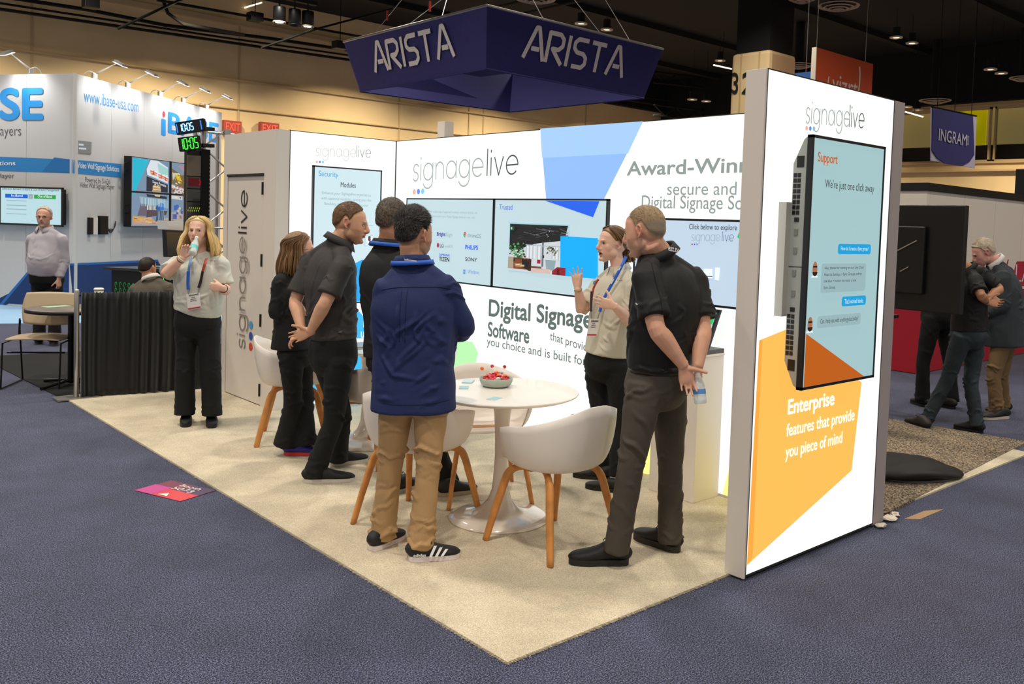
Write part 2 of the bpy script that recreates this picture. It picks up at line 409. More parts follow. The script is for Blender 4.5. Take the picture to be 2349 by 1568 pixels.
# ------------------------------------------------ ceiling: lamps, diffusers, pipes
m_lampw = glow('lamp_warm', 'fff1d0', 9)
m_trimw = mat('lamp_trim', 'd9c8ae', .5)
def downlight(p, lab, r=.17):
    t = thing('ceiling_lamp', lab, 'lamp', p, 'round recessed lamps in the black ceiling')
    link('trim_ring', lathe([(r * .62, 0), (r, -.03), (r * 1.28, -.02), (r * 1.3, .02), (r * .7, .06), (r * .62, 0)], p, 24), m_trimw, t, True)
    link('bulb', lathe([(0, .03), (r * .4, .035), (r * .66, .06), (r * .6, .1), (0, .1)], p, 20), m_lampw, t, True)
    link('can', lathe([(r * .75, .05), (r * .75, .35), (0, .36)], p, 16), m_dark, t)
    link('stem', tube([V(p) + V((0, 0, .35)), (p[0], p[1], 9.6)], .008, 6), m_dark, t)
for p, l in (((19.124, 20.036, 8.6), 'bright round lamp just above the dark blue sign, nearer the sign peak'),
          ((20.344, 20.001, 8.6), 'bright round lamp just above the dark blue sign, nearer its right end'),
          ((27.384, 12.784, 8.6), 'left lamp of the pair above the orange hanging sign'),
          ((28.573, 12.793, 8.6), 'right lamp of the pair above the orange hanging sign'),
          ((27.285, 20.349, 8.6), 'single round lamp just left of the numbered column'),
          ((29.704, 10.439, 7.6), 'left lamp of the pair above the dark blue banner'),
          ((30.663, 10.442, 7.6), 'right lamp of the pair above the dark blue banner'),
          ((28.736, 22.931, 7.4), 'left lamp of the low pair above the back display wall'),
          ((29.49, 22.749, 7.4), 'right lamp of the low pair above the back display wall'),
          ((32.247, 14.711, 6.9), 'left lamp of the small pair beside the dark blue banner'),
          ((33.297, 14.761, 6.9), 'right lamp of the small pair beside the dark blue banner')):
    downlight(p, l, .17 if V(p).y < 40 else .17)
def diffuser(p, R, lab):
    t = thing('air_diffuser', lab, 'air vent', p, 'round air diffusers in the ceiling')
    for i, (a, z) in enumerate(((1., 0), (.74, -.05), (.5, -.09), (.28, -.12))):
        link('ring', lathe([(R * a, z), (R * a * .97, z - .03), (R * a * .80, z + .03), (R * a * .82, z + .06), (R * a, z)], p, 32), mat('diffuser_paint', 'b7a58c', .6), t, True)
    link('duct', lathe([(R * .3, 0), (R * .3, 9.59 - p[2]), (0, 9.59 - p[2])], p, 20), m_dark, t)
    link('cone', lathe([(0, -.13), (R * .16, -.12), (R * .14, -.05), (0, -.05)], p, 16), mat('diffuser_paint'), t, True)
diffuser((21.556, 11.604, 8.4), .60, 'large round air diffuser near the top, over the orange sign')
diffuser((27.116, 16.506, 8), .57, 'round air diffuser left of the orange sign')
diffuser((33.061, 13.936, 7.2), .62, 'round air diffuser over the dark blue banner')
diffuser((31.954, 10.189, 7.6), .46, 'round air diffuser cut by the right picture edge')
diffuser((15.346, 18.047, 8.4), .62, 'round air diffuser over the peak of the dark blue sign')
diffuser((20.177, 11.966, 8.4), .40, 'small round air diffuser at the very top of the picture')
# pipes and cable trays under the roof, in front of the left wall
m_pipe = mat('dark_pipe', '0c0806', .9)
def pipe(pts, r, lab, name='pipe', m=None, cat='pipe'):
    o = link(name, tube(pts, r, 6, 1), m or m_pipe, None, True); tag(o, lab, cat, 'pipes under the black ceiling'); return o
Yp = 28.5
pipe([(3.051, 28.5, 7.416), (15.396, 28.5, 7.673), (33.79, 28.5, 8.073)], .05, 'long dark pipe running down to the right, lowest of the ceiling pipes')
pipe([(3.068, 28.6, 7.608), (10.103, 28.6, 7.72), (33.889, 28.6, 8.365)], .035, 'long dark pipe just above the lowest one')
pipe([(3.119, 28.9, 7.865), (6.114, 28.9, 7.928), (8.482, 28.9, 7.859), (12.1, 28.9, 8.032), (17.17, 28.9, 8.154)], .06, 'dark cable bundle sagging between hangers on the left wall')
pipe([(6.161, 26, 6.956), (8.132, 26, 8.276)], .04, 'slanting brace crossing the pipes at upper left')
pipe([(10.497, 26, 7.093), (12.312, 26, 7.997), (15.342, 26, 9.271)], .035, 'slanting brace crossing the pipes beside the black lamps')
pipe([(7.572, 27, 8.217), (11.228, 27, 8.262), (17.544, 27, 8.302)], .045, 'dark pipe passing behind the black cylinder lamps')
pipe([(7.894, 27.5, 8.425), (8.071, 27.5, 7.981), (8.546, 27.5, 7.722), (10.548, 27.5, 7.714)], .06, 'black cable loop hanging at upper left')
for k, (u0, v0, u1, v1, z) in enumerate(((1480, -40, 2349, 130, 9.2), (1200, -60, 2400, 210, 9.3), (1500, 60, 2300, 150, 9.1), (1530, 175, 1700, 230, 9.0))):
    pipe([(7 + 1.2 * k + 8 * (k > 1), -6, 9.2), (7 + 1.2 * k + 8 * (k > 1), 25, 9.2)], .05, 'dark pipe running across the black ceiling, row %s from the front' % ('one', 'two', 'three', 'four')[k])
m_rib = mat('dark_duct', '070605', .9)
for k, yy in enumerate((5, 10, 15, 21, 26)):
    o = link('duct', B((6, 34.9, yy, yy + .35, 9.38, 9.595)), m_rib); tag(o, 'dark rectangular duct along the ceiling, number %s from the viewer' % ('one', 'two', 'three', 'four', 'five')[k], 'duct', 'ducts on the ceiling')
# trusses seen against the wall between sign and column
for k, (A0, A1) in enumerate((((30.752, 27, 7.7), (37.461, 27, 7.969)), ((30.66, 27, 9.273), (37.335, 27, 9.706)))):
    bm = bmesh.new(); A0 = V(A0); A1 = V(A1)
    for dz in (0, -.5): loft(bm, [A0 + V((0, 0, dz)), A1 + V((0, 0, dz))], [.05, .05], n=6, k=1, cap=.02)
    nseg = 8
    for i in range(nseg):
        a = A0.lerp(A1, i / nseg); b = A0.lerp(A1, (i + 1) / nseg)
        loft(bm, [a + V((0, 0, -.5 * (i % 2))), b + V((0, 0, -.5 * ((i + 1) % 2)))], [.03, .03], n=6, k=1, cap=.02)
    o = link('roof_truss', bm, m_pipe); tag(o, 'dark roof truss left of the column, %s one' % ('lower', 'upper')[k], 'truss', 'trusses left of the column')
# cylinder lamps at upper left
for k, (p, on, w_) in enumerate((((11.085, 26, 8.267), 1, 'left, lit'), ((11.617, 26, 8.279), 0, 'middle, unlit'), ((12.084, 26, 8.306), 1, 'right, lit'))):
    p = V(p); t = thing('cylinder_lamp', 'black cylinder ceiling lamp, the %s one of three in a row' % w_, 'lamp', p, 'three black cylinder lamps')
    link('housing', lathe([(.0, .26), (.19, .26), (.2, .22), (.2, -.26), (.18, -.26), (.17, -.2), (0, -.18)], p, 24), m_blk, t, True)
    if on: link('bulb', lathe([(0, -.2), (.13, -.2), (.13, -.25), (0, -.25)], p, 16), glow('lamp_spot', 'fff0d8', 6), t)
    link('ring', lathe([(.185, -.24), (.2, -.27), (.215, -.24), (.2, -.22), (.185, -.24)], p, 24), m_trimw if on else m_blk, t, True)
    link('bracket', tube([p + V((0, 0, .24)), p + V((0, 0, .6))], .03, 6), m_blk, t)
o = link('lamp_bar', B(((10.913, 26, 8.645)[0], (12.376, 26, 8.739)[0], 25.9, 26.1, (11.527, 26, 8.205)[2] + .6, (11.527, 26, 8.205)[2] + .72)), m_blk); tag(o, 'black bar carrying the three cylinder lamps', 'bracket')
for k, (p, s) in enumerate((((10.698, 27, 8.267), .22), ((5.706, 27, 7.749), .2), ((13.838, 27, 7.837), .24))):
    p = V(p); o = thing('speaker_box', 'small black box hung under the ceiling, ' + ('left of the cylinder lamps', 'at the upper left corner', 'by the dark blue sign')[k], 'box', p)
    link('housing', B((p.x - s, p.x + s, 26.8, 27.2, p.z - .14, p.z + .14), bev=.02), m_blk, o); link('rod', tube([p + V((0, 0, .13)), (p.x, 27, 9.6)], .015, 5), m_blk, o)
# warm fluorescent strips
for k, (a, b, l) in enumerate((((11.616, 30.063, 9.2), (11.685, 28.742, 9.2), 'thin lit strip lamp above the hanging sign'), ((32.16, 14.73, 6.7), (32.576, 14.155, 6.5), 'thin lit strip lamp left of the dark blue banner'), ((26.159, 19.786, 8.2), (27.261, 19.739, 8.2), 'thin lit strip lamp beside the column'))):
    o = thing('strip_lamp', l, 'lamp', a); link('tube', tube([a, b], .03, 6), glow('strip_warm', 'ffe8c8', 1.6), o)
    m_ = V(a).lerp(V(b), .5); link('stem', tube([m_ + V((0, 0, .03)), (m_.x, m_.y, 9.6)], .012, 5), m_dark, o)
# wall-mounted exit signs and small boxes
m_exit = glow('exit_red', 'b8402c', .8)
for (p, w_, l) in (((11.14, 29.8, 4.812), .32, 'red EXIT sign on the far wall, right of the truss'), ((12.533, 29.8, 4.887), .36, 'red EXIT sign on the far wall just above the closet')):
    p = V(p); s = thing('exit_sign', l, 'sign', p)
    link('panel', B((p.x - w_, p.x + w_, 29.75, 29.95, p.z - .22, p.z + .22)), mat('exit_box', '9c4436', .6), s)
    text('EXIT', (p.x - w_ * .8, 29.74, p.z - .14), (p.x + w_ * .8, 29.74, p.z - .14), .28, glow('exit_glow', 'ff5a40', 1.2), s, bold=.02)
    link('mount', B((p.x - .08, p.x + .08, 29.9, 30, p.z - .1, p.z + .1)), m_alu, s)

# ------------------------------------------------ hanging dark blue four-sided sign
m_navy = mat('navy_fabric', '2e2c68', .8, bump=.2, bscale=8, var=.05)
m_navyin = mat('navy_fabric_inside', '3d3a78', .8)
m_letter = mat('sign_letter', 'e8ddd4', .7)
top = [V((9.45, 12.66, 6.25)), V((15.14, 12.72, 6.25)), V((15.2, 18.8, 6.25)), V((9.50, 18.8, 6.25))]
bot = [V((9.72, 12.98, 5.0)), V((14.85, 13.05, 5.0)), V((14.80, 18.4, 5.0)), V((9.9, 18.6, 5.0))]
sg = thing('hanging_sign', 'large dark blue four-sided fabric sign hung from the ceiling', 'sign', (12.3, 15.7, 5.0))
cen = sum(top, V()) / 4
for i in range(4):
    j = (i + 1) % 4; inw = (cen - (top[i] + top[j]) / 2); inw.z = 0; inw = inw.normalized() * .05
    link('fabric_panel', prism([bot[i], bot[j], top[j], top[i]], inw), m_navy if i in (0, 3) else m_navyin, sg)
    link('top_tube', tube([top[i], top[j]], .03, 6), m_alu, sg)
    link('bottom_tube', tube([bot[i], bot[j]], .02, 6), m_navy, sg)
def arista(o, e, upv, h, par):
    tot = 0; o = V(o); r = V(e) - o; W = r.length
    for ch in 'ARISTA': tot += ARI[ch][0] + .09
    s = W / (tot - .09); x = 0; polys = []
    for ch in 'ARISTA':
        polys += ribbons([[((a + x) * s, b * h) for a, b in st] for st in ARI[ch][1]], .145 * s)
        x += ARI[ch][0] + .09
    flat('lettering', polys, o, r.normalized(), upv, m_letter, par, .02)
def onface(i, j, a, b):
    p0 = bot[i].lerp(bot[j], a); p1 = top[i].lerp(top[j], a); return p0.lerp(p1, b)
a0, a1 = onface(3, 0, .19, .30), onface(3, 0, .80, .30); up = (onface(3, 0, .5, 1) - onface(3, 0, .5, 0)).normalized()
arista(a0, a1, up, .70, sg)
a0, a1 = onface(0, 1, .19, .30), onface(0, 1, .80, .30); up = (onface(0, 1, .5, 1) - onface(0, 1, .5, 0)).normalized()
arista(a0, a1, up, .70, sg)
for (f, d) in ((top[0].lerp(top[3], .27), (1.5, 1)), (top[0].lerp(top[3], .75), (2, -1)), (top[0].lerp(top[1], .28), (-1, 1.5)), (top[0].lerp(top[1], .78), (-2, 1)), (top[1].lerp(top[0], .4), (-1.6, 2.0)), (top[3].lerp(top[0], .5), (3, -2))):
    link('cable', tube([f, f + V((d[0], d[1], 3.08))], .009, 5), m_alu, sg)
    link('shackle', lathe([(0, .04), (.03, .0), (0, -.04)], f, 8), m_alu, sg)
for f, d in ((.75, (2, -1)), (.5, (3, -2))):
    p = top[0].lerp(top[3], f); q = p + V((d[0], d[1], 3.3)) * .14
    link('hook', tube([q - V((0, 0, .1)), q + V((0, 0, .14))], .03, 5), mat('red_hook', 'c23a2a', .5), sg)

# ------------------------------------------------ orange hanging sign, small blue one, dark banner
vz = thing('hanging_sign', 'orange square hanging sign with white lettering above the lit tower', 'sign', (20.166, 10.5, 5.749))
A_, B_ = V((18.714, 10.5, 6.587)), V((21.721, 10.5, 6.609)); zt = B_.z; zb = (20.234, 10.5, 5.04)[2]
link('panel', B((A_.x, B_.x, 10.5, 10.6, zb - .3, zt)), mat('orange_fabric', 'd8562c', .7), vz)
link('side_panel', B((A_.x - .03, A_.x - .002, 10.48, 10.62, zb - .3, zt)), mat('cream_edge', 'd8ccb8', .7), vz)
text('vizrt', (19.573, 10.5, 5.531), (20.924, 10.5, 5.482)[0:1] + (10.5,) + (19.573, 10.5, 5.531)[2:], .5, m_letter, vz, bold=.0)
flat('lettering', ribbons([arc(0, 0, .1, .42, 300, 420, 8)], .07, False), (20.914, 10.5, 6.065), (1, 0, 0), (0, 0, 1), m_letter, vz)
flat('lettering', ribbons([arc(0, 0, .08, .22, 120, 240, 8)], .05, False), (19.442, 10.5, 5.748), (1, 0, 0), (0, 0, 1), m_letter, vz)
for x in ((18.8, 10.5, 6.578)[0], (21.358, 10.5, 6.985)[0]): link('cable', tube([(x, 10.55, zt), (x, 10.55, 9.6)], .008, 5), m_alu, vz)
bb = link('hanging_sign', B(((19, 10.689, 5.613)[0], 19.1, (19, 10.689, 5.613)[1], (19, 11.316, 5.667)[1], (19, 11.29, 5.192)[2], (19, 11.09, 6.047)[2])), mat('blue_fabric', '1d4f8c', .7)); tag(bb, 'small dark blue hanging sign peeking out left of the orange one', 'sign')
link('cable', tube([(19.05, sum(v.co.y for v in bb.data.vertices) / len(bb.data.vertices), max(v.co.z for v in bb.data.vertices) - .01), (19.05, sum(v.co.y for v in bb.data.vertices) / len(bb.data.vertices), 9.6)], .01, 5), m_alu, bb)
ib = thing('hanging_banner', 'dark blue hanging banner with pale rounded border and grey lettering', 'banner', (23.828, 9, 4.832))
link('border', prism([(22.356, 9, 5.346), (25.367, 9, 5.402), (25.453, 9, 3.851), (24.339, 9, 3.865), (22.508, 9, 3.87)], (0, .03, 0)), mat('banner_border', 'b9b3c4', .7), ib)
link('fabric_panel', prism([(22.385, 9, 5.337), (25.055, 9, 5.382), (25.303, 9, 4.25), (24.991, 9, 4.016), (24.432, 9, 3.846), (23.319, 9, 3.843), (22.826, 9, 3.968), (22.474, 9, 4.15)], (0, -.03, 0)), mat('banner_navy', '2f2e68', .75), ib)
text('INGRAM', (22.795, 8.95, 4.458), ((24.651, 8.95, 4.521)[0], 8.95, (22.795, 8.95, 4.458)[2]), .34, mat('banner_letter', 'b4b0c0', .7), ib, bold=.012)
text('MICRO', (24.654, 8.95, 4.495), ((24.806, 8.95, 4.508)[0], 8.95, (24.654, 8.95, 4.495)[2]), .28, mat('banner_letter'), ib, name='lettering')
link('rail', tube([(22.355, 9, 5.358), (25.363, 9, 5.428)], .025, 6), m_blkm, ib)
for p in ((22.713, 9, 5.338), (23.847, 9, 5.365), (24.992, 9, 5.388)): 
    link('cable', tube([p, (p[0], p[1], 9.6)], .01, 5), m_blkm, ib)

# ================================================================ THE STAND
XW = 2.408
g_white = glow('backlit_white', 'fbfdfa', .90)
g_blue = glow('backlit_blue', '8ab2ee', 1.0); g_blue2 = glow('backlit_pale_blue', '9cc2f3', 1.0)
g_green = glow('backlit_green', 'aee6a6', 1.0); g_cyan = glow('backlit_cyan', '6ccbee', 1.0); g_yellow = glow('backlit_yellow', 'fdf08c', 1.0)
g_orange = glow('backlit_orange', 'fcb654', 1.0); g_orange2 = glow('backlit_deep_orange', 'f5a040', 1.0)
g_grey = glow('print_grey', 'a6adaa', .85); g_dark = glow('print_dark', '4c5654', .9); g_grey2 = glow('print_mid_grey', '8d9894', .9); g_head = glow('print_headline', '5f6d69', .9)
g_d1 = glow('print_coral', 'f4a48c', 1.0); g_d2 = glow('print_royal', '5b83e0', 1.0); g_d3 = glow('print_sky', '6ec0ee', 1.0)
m_seam = mat('dark_seam', '2a2a28', .7)
dots = (g_d1, g_d2, g_d3)
# back display wall ------------------------------------------------
bw = thing('display_wall', 'long backlit white display wall with blue wedge print and headline lettering', 'display wall', (XW, 2.5, 0))
link('frame', B((XW + .01, XW + .14, .28, 4.775, .012, 2.44)), m_whitep, bw)
link('fabric', B((XW, XW + .01, .29, 4.757, .03, 2.437)), g_white, bw)
link('seam', B((XW - .004, XW + .01, 4.744, 4.757, .03, 2.44), (XW - .002, XW + .02, .28, 4.757, 2.437, 2.443)), m_seam, bw)
N = (-1, 0, 0)
poly('blue_print', [(2.408, 2.686, 2.448), (2.408, 1.607, 2.441), (2.408, 2.065, 1.747), (2.408, 2.592, 1.907)], g_blue, bw, N)
poly('blue_print', [(2.408, 2.686, 2.448), (2.408, 1.607, 2.441), (2.408, 1.74, 2.224), (2.408, 2.654, 2.221)], g_blue2, bw, N, .003)
poly('green_print', [(2.408, 3.869, 0.307), (2.408, 3.851, 0.612), (2.408, 3.628, 0.685), (2.408, 3.478, 0.688), (2.408, 3.395, 0.609), (2.408, 3.426, 0.493), (2.408, 3.806, 0.371)], g_green, bw, N)
poly('cyan_print', [(XW, 4.74, .05), (XW, 3.6, .05), (XW, 4.0, .35), (XW, 4.3, .5), (XW, 4.74, .62)], g_cyan, bw, N)
poly('yellow_print', [(2.408, 1.578, -0.018), (2.408, 1.384, 0.027), (2.408, 1.395, 0.227), (2.408, 1.545, 0.147)], g_yellow, bw, N)
poly('yellow_print', [(XW, .80, .03), (XW, .3, .03), (XW, .3, .62), (XW, .7, .45)], g_yellow, bw, N)
logo(bw, (2.408, 4.45, 2.062), (2.408, 2.933, 2.104), .150, g_grey, g_dark, dots, w=.085, dot_y=-.66, dot_r=.17, dot_gap=.46)
text('Award-Winning', (2.408, 1.739, 2.041), (XW, .46, 2.045), .125, g_grey2, bw, bold=.022)
text('secure and scalable', (2.408, 1.363, 1.934), (XW, .34, 1.935), .083, g_grey2, bw, bold=.0)
text('Digital Signage Software', (2.408, 1.59, 1.817), (XW, .42, 1.815), .115, g_grey2, bw, bold=.004)
text('Digital Signage', (2.408, 3.259, 0.889), (XW, 2.04, .915), .180, g_head, bw, bold=.028)
text('Software', (2.408, 3.265, 0.764), (XW, 2.74, .765), .118, g_head, bw, bold=.028)
text('that provides', (2.408, 2.492, 0.802), (XW, 2.0, .755), .085, g_head, bw)
text('you choice and is built for', (2.408, 3.278, 0.664), (XW, 2.08, .655), .092, g_head, bw)
link('post', B((2.6, 2.7, 4.25, 4.36, 0, 2.62)), m_white, bw)
# storage closet --------------------------------------------------
XC = 1.228; YC = 4.757
cl = thing('storage_closet', 'white storage closet with a door carrying upright lettering', 'closet', (XC, 5.3, 0))
link('carcass', B((XC + .03, 2.405, YC + .022, 5.86, .012, 2.44)), m_whitep, cl)
link('front_panel', B((XC, XC + .03, YC, 4.99, .012, 2.44), (XC, XC + .03, 5.77, 5.86, .012, 2.44), (XC, XC + .03, 4.99, 5.77, 2.065, 2.44)), m_whitep, cl)
dr = link('door', B((XC + .004, XC + .028, 5.0, 5.762, .02, 2.045), bev=.002), m_whitep, cl)
link('handle', B((XC - .012, XC + .02, 4.985, 5.765, 2.048, 2.068)), m_seam, dr)
for z in (.1, .72, 1.25, 1.88): link('hinge', B((XC - .012, XC + .01, 4.992, 5.008, z, z + .11)), m_blk, dr)
link('gap', B((XC + .01, XC + .03, 4.99, 5.0, .02, 2.05)), m_seam, cl)
link('gap', B((XC + .01, XC + .03, 5.762, 5.77, .02, 2.05)), m_seam, cl)
m_lg = mat('door_print_grey', '8e857c', .6); m_ld = mat('door_print_dark', '2b2622', .6)
logo(dr, (XC + .004, 5.330, .478), (XC + .004, 5.330, 1.925), .125, m_lg, m_ld, (mat('dot_red', 'd8452f', .6), mat('dot_navy', '3550b8', .6), mat('dot_sky', '4d9fd4', .6)), w=.13, up=(0, 1, 0), dot_y=-.97, dot_r=.30, dot_gap=.78, n=.004)
side = thing('display_wall', 'backlit white panel on the closet side, behind the portrait screen', 'display wall', (1.8, YC, 0))
link('frame', B((XC + .001, 1.352, YC - .001, YC + .02, .012, 2.44)), m_white, side)
link('fabric', B((1.356, XW - .001, YC, YC + .015, .03, 2.437)), g_white, side)
link('seam', B((1.350, 1.356, YC - .003, YC + .02, .012, 2.445), (1.35, XW - .002, YC - .002, YC + .02, 2.437, 2.443)), m_seam, side)
logo(side, (1.592, 4.757, 2.237), (2.143, 4.757, 2.267), .070, glow('print_pale_grey', 'bdbebb', .9), g_dark, dots, w=.06, dot_y=-.72, dot_r=.15)
poly('blue_print', [(1.40, YC, .05), (2.39, YC, .05), (2.39, YC, .5), (1.9, YC, 1.0), (1.4, YC, .7)], glow('backlit_strong_cyan', '3fb0ee', 1.0), side, (0, -1, 0))
text('ne', (2.101, 4.757, 0.694), (2.184, 4.757, 0.689), .06, g_white, side, bold=.02, n=.004)
text('unc', (2.077, 4.757, 0.597), (2.196, 4.757, 0.586), .06, g_white, side, n=.004)
# lit tower --------------------------------------------------------
YT = -.0925; HT = 2.488
tw = thing('display_tower', 'tall backlit tower with orange print at the right front corner', 'display wall', (2.1, -.03, 0))
link('frame', B((1.42, 2.80, -.08, .0236, .012, HT)), m_whitep, tw)
link('end_panel', B((1.405, 1.42, YT, .0236, .012, HT), bev=.002), m_whitep, tw)
link('corner_post', B((2.672, 2.806, YT + .004, .0236, .012, HT)), mat('post_grey', 'b3a6a2', .5), tw)
link('fabric', B((1.423, 2.666, YT, -.075, .03, HT - .004)), g_white, tw)
link('seam', B((2.666, 2.672, YT - .002, -.07, .02, HT), (1.4195, 1.424, YT - .001, -.07, .02, HT), (1.42, 2.67, YT - .001, -.07, HT - .004, HT + .002), (1.42, 2.67, YT - .001, -.07, .02, .03)), m_seam, tw)
NT = (0, -1, 0)
poly('orange_print', [(1.445, -0.092, 1.185), (1.693, -0.092, 1.229), (1.825, -0.092, 1.179), (2.457, -0.092, 0.882), (2.395, -0.092, 0.388), (1.426, YT, .078)], g_orange, tw, NT)
poly('orange_edge', [(1.445, -0.092, 1.185), (1.470, YT, 1.190), (1.470, YT, .11), (1.426, YT, .078)], g_orange2, tw, NT, .003)
logo(tw, (1.759, -0.092, 2.264), (2.339, -0.092, 2.296), .078, g_grey, g_dark, dots, w=.085, dot_y=-.32, dot_r=.15, dot_gap=.44)
g_tw = glow('print_white', 'fff6e2', 1.15)
text('Enterprise', (1.722, YT, .765), (2.165, YT, .765), .098, g_tw, tw, bold=.03, n=.004)
text('features that provide', (1.717, YT, .655), (2.39, YT, .655), .085, g_tw, tw, bold=.015, n=.004)
text('you piece of mind', (1.717, YT, .545), (2.27, YT, .545), .083, g_tw, tw, bold=.015, n=.004)
# carpet crumbs and torn edge beside the tower
m_paper = mat('torn_paper', 'e4d8c8', .9)
for k, (p, s) in enumerate((((2.884, -0.089, 0), .05), ((2.981, -0.073, 0), .03), ((2.717, -0.126, 0), .035))):
    p = V(p)
    bm = bmesh.new(); ellipsoid(bm, p + V((0, 0, .012)), (s, s * .8, .012), u=10, v=6)
    for v_ in bm.verts: v_.co += V((random.uniform(-.01, .01), random.uniform(-.01, .01), random.uniform(0, .008)))
    for v_ in bm.verts: v_.co.z = max(v_.co.z, .001)
    tag(link('paper_scrap', bm, m_paper), ('crumpled white paper scrap at the foot of the tower', 'small white paper scrap just behind the tower foot', 'flattened white scrap under the tower corner')[k], 'scrap')
ct = link('cardboard_strip', prism([(2.984, -0.136, 0), (3.053, -0.2, 0), (3.372, -0.204, 0), (3.234, -0.141, 0)], (0, 0, .003)), mat('cardboard', 'a08462', .9)); tag(ct, 'thin brown cardboard strip between brown and blue carpets', 'strip')

# monitors ---------------------------------------------------------
m_bez = mat('bezel', '15181a', .3); m_house = mat('monitor_back', '8c8f8e', .4, .3)
g_scr = glow('screen_pale', 'c6dfe6', .78); g_scr2 = glow('screen_cool', 'c4d9ec', .80)
def monitor(lab, o, right, w, h, depth, scr, name='monitor', bez=.012, back=None, group=None, inset=0):
    """o = bottom-left front corner, right = unit axis; body goes back by depth"""
    o = V(o); r = V(right); nn = r.cross(V((0, 0, 1)))
    t = thing(name, lab, 'screen', o + r * w / 2, group)
    def slab(x0, x1, z0, z1, n0, n1):
        return prism([o + r * x0 + V((0, 0, z0)) + nn * n0, o + r * x1 + V((0, 0, z0)) + nn * n0, o + r * x1 + V((0, 0, z1)) + nn * n0, o + r * x0 + V((0, 0, z1)) + nn * n0], nn * (n1 - n0))
    link('bezel', joinbm(slab(0, bez, 0, h, -.03, 0), slab(w - bez, w, 0, h, -.03, 0), slab(0, w, 0, bez, -.03, 0), slab(0, w, h - bez, h, -.03, 0)), m_bez, t)
    link('screen', slab(bez, w - bez, bez, h - bez, -.03, -.003), scr, t)
    link('housing', slab(.03 + inset, w - .03 - inset, .03 + inset, h - .03 - inset, -depth, -.03), back or m_blk, t)
    return t, o, r, nn
# two landscape screens side by side, one smaller landscape screen to the right
XS = 2.308
sA, *_ = monitor('left of the two joined screens, listing partner logos', (XS, 4.400, 1.184), (0, -1, 0), 1.283, .718, .098, g_scr, inset=.06)
sB, *_ = monitor('right of the two joined screens, showing Trusted and an office picture', (XS, 3.112, 1.184), (0, -1, 0), 1.285, .718, .098, g_scr, inset=.06)
sC, *_ = monitor('smaller wall screen behind the man in black polo, reading Click below to explore', (XS, 1.56, 1.228), (0, -1, 0), .90, .55, .098, g_scr2, bez=.014, inset=.06)
gt = glow('screen_ink', '4a5a63', .6); gl = glow('screen_light_ink', '9fb6bd', .7); gb = glow('screen_blue_ink', '2f5fe0', .8); gk = glow('screen_black_ink', '1c2226', .5)
gn = glow('screen_navy_ink', '2a2f6e', .6); gr = glow('screen_red', 'c01840', .7); gwt = glow('screen_white', 'e8f2f4', .9)
# partner screen
text('With a wide range of supported hardware, connected services, and', (2.308, 4.027, 1.769), (2.308, 3.33, 1.768), .026, gl, sA)
text('features ensure your Digital Signage needs are met, with', (2.308, 4.005, 1.731), (2.308, 3.358, 1.728), .026, gl, sA)
text('Bright', (2.308, 3.897, 1.566), (2.308, 3.773, 1.566), .042, glow('ink_violet', '4434b0', .7), sA, bold=.03)
text('Sign', (2.308, 3.766, 1.566), (2.308, 3.67, 1.566), .042, gl, sA)
text('chromeOS', (2.308, 3.453, 1.581), (2.308, 3.274, 1.576), .032, glow('ink_chrome', '7c8a92', .7), sA)
for c_, a0_, a1_ in (('d8492f', 30, 150), ('3f9c58', 150, 270), ('e8b53c', 270, 390)):
    flat('icon', ribbons([arc(0, 0, .014, .018, a0_, a1_, 6)], .012), (2.308, 3.491, 1.598), (0, -1, 0), (0, 0, 1), glow('ink_' + c_, c_, .8), sA)
flat('icon', [arc(0, 0, .007, .009, 0, 330, 11)], (2.308, 3.491, 1.598), (0, -1, 0), (0, 0, 1), gb, sA)
flat('icon', [arc(0, 0, .016, .022, 0, 330, 11)], (2.308, 3.88, 1.494), (0, -1, 0), (0, 0, 1), gr, sA)
text('LG', (2.308, 3.847, 1.476), (2.308, 3.794, 1.479), .030, gt, sA, bold=.03)
text('webOS', (2.308, 3.775, 1.479), (2.308, 3.66, 1.481), .024, gl, sA)
text('PHILIPS', (2.308, 3.479, 1.477), (2.308, 3.304, 1.478), .036, gb, sA, bold=.03)
text('SAMSUNG', (2.308, 3.856, 1.404), (2.308, 3.701, 1.404), .019, gb, sA, bold=.03)
text('TIZEN', (2.308, 3.854, 1.359), (2.308, 3.705, 1.359), .036, gk, sA, bold=.03)
text('SONY', (2.308, 3.474, 1.379), (2.308, 3.312, 1.38), .030, gk, sA, bold=.01)
text('Windows', (2.308, 3.439, 1.275), (2.308, 3.277, 1.278), .034, glow('ink_win', '6a94d8', .8), sA)
flat('icon', [[(x, y), (x + .013, y), (x + .013, y + .018), (x, y + .018)] for x in (0, .016) for y in (0, .021)], (2.308, 3.5, 1.267), (0, -1, 0), (0, 0, 1), glow('ink_win'+'b', '5a8ae0', .8), sA)
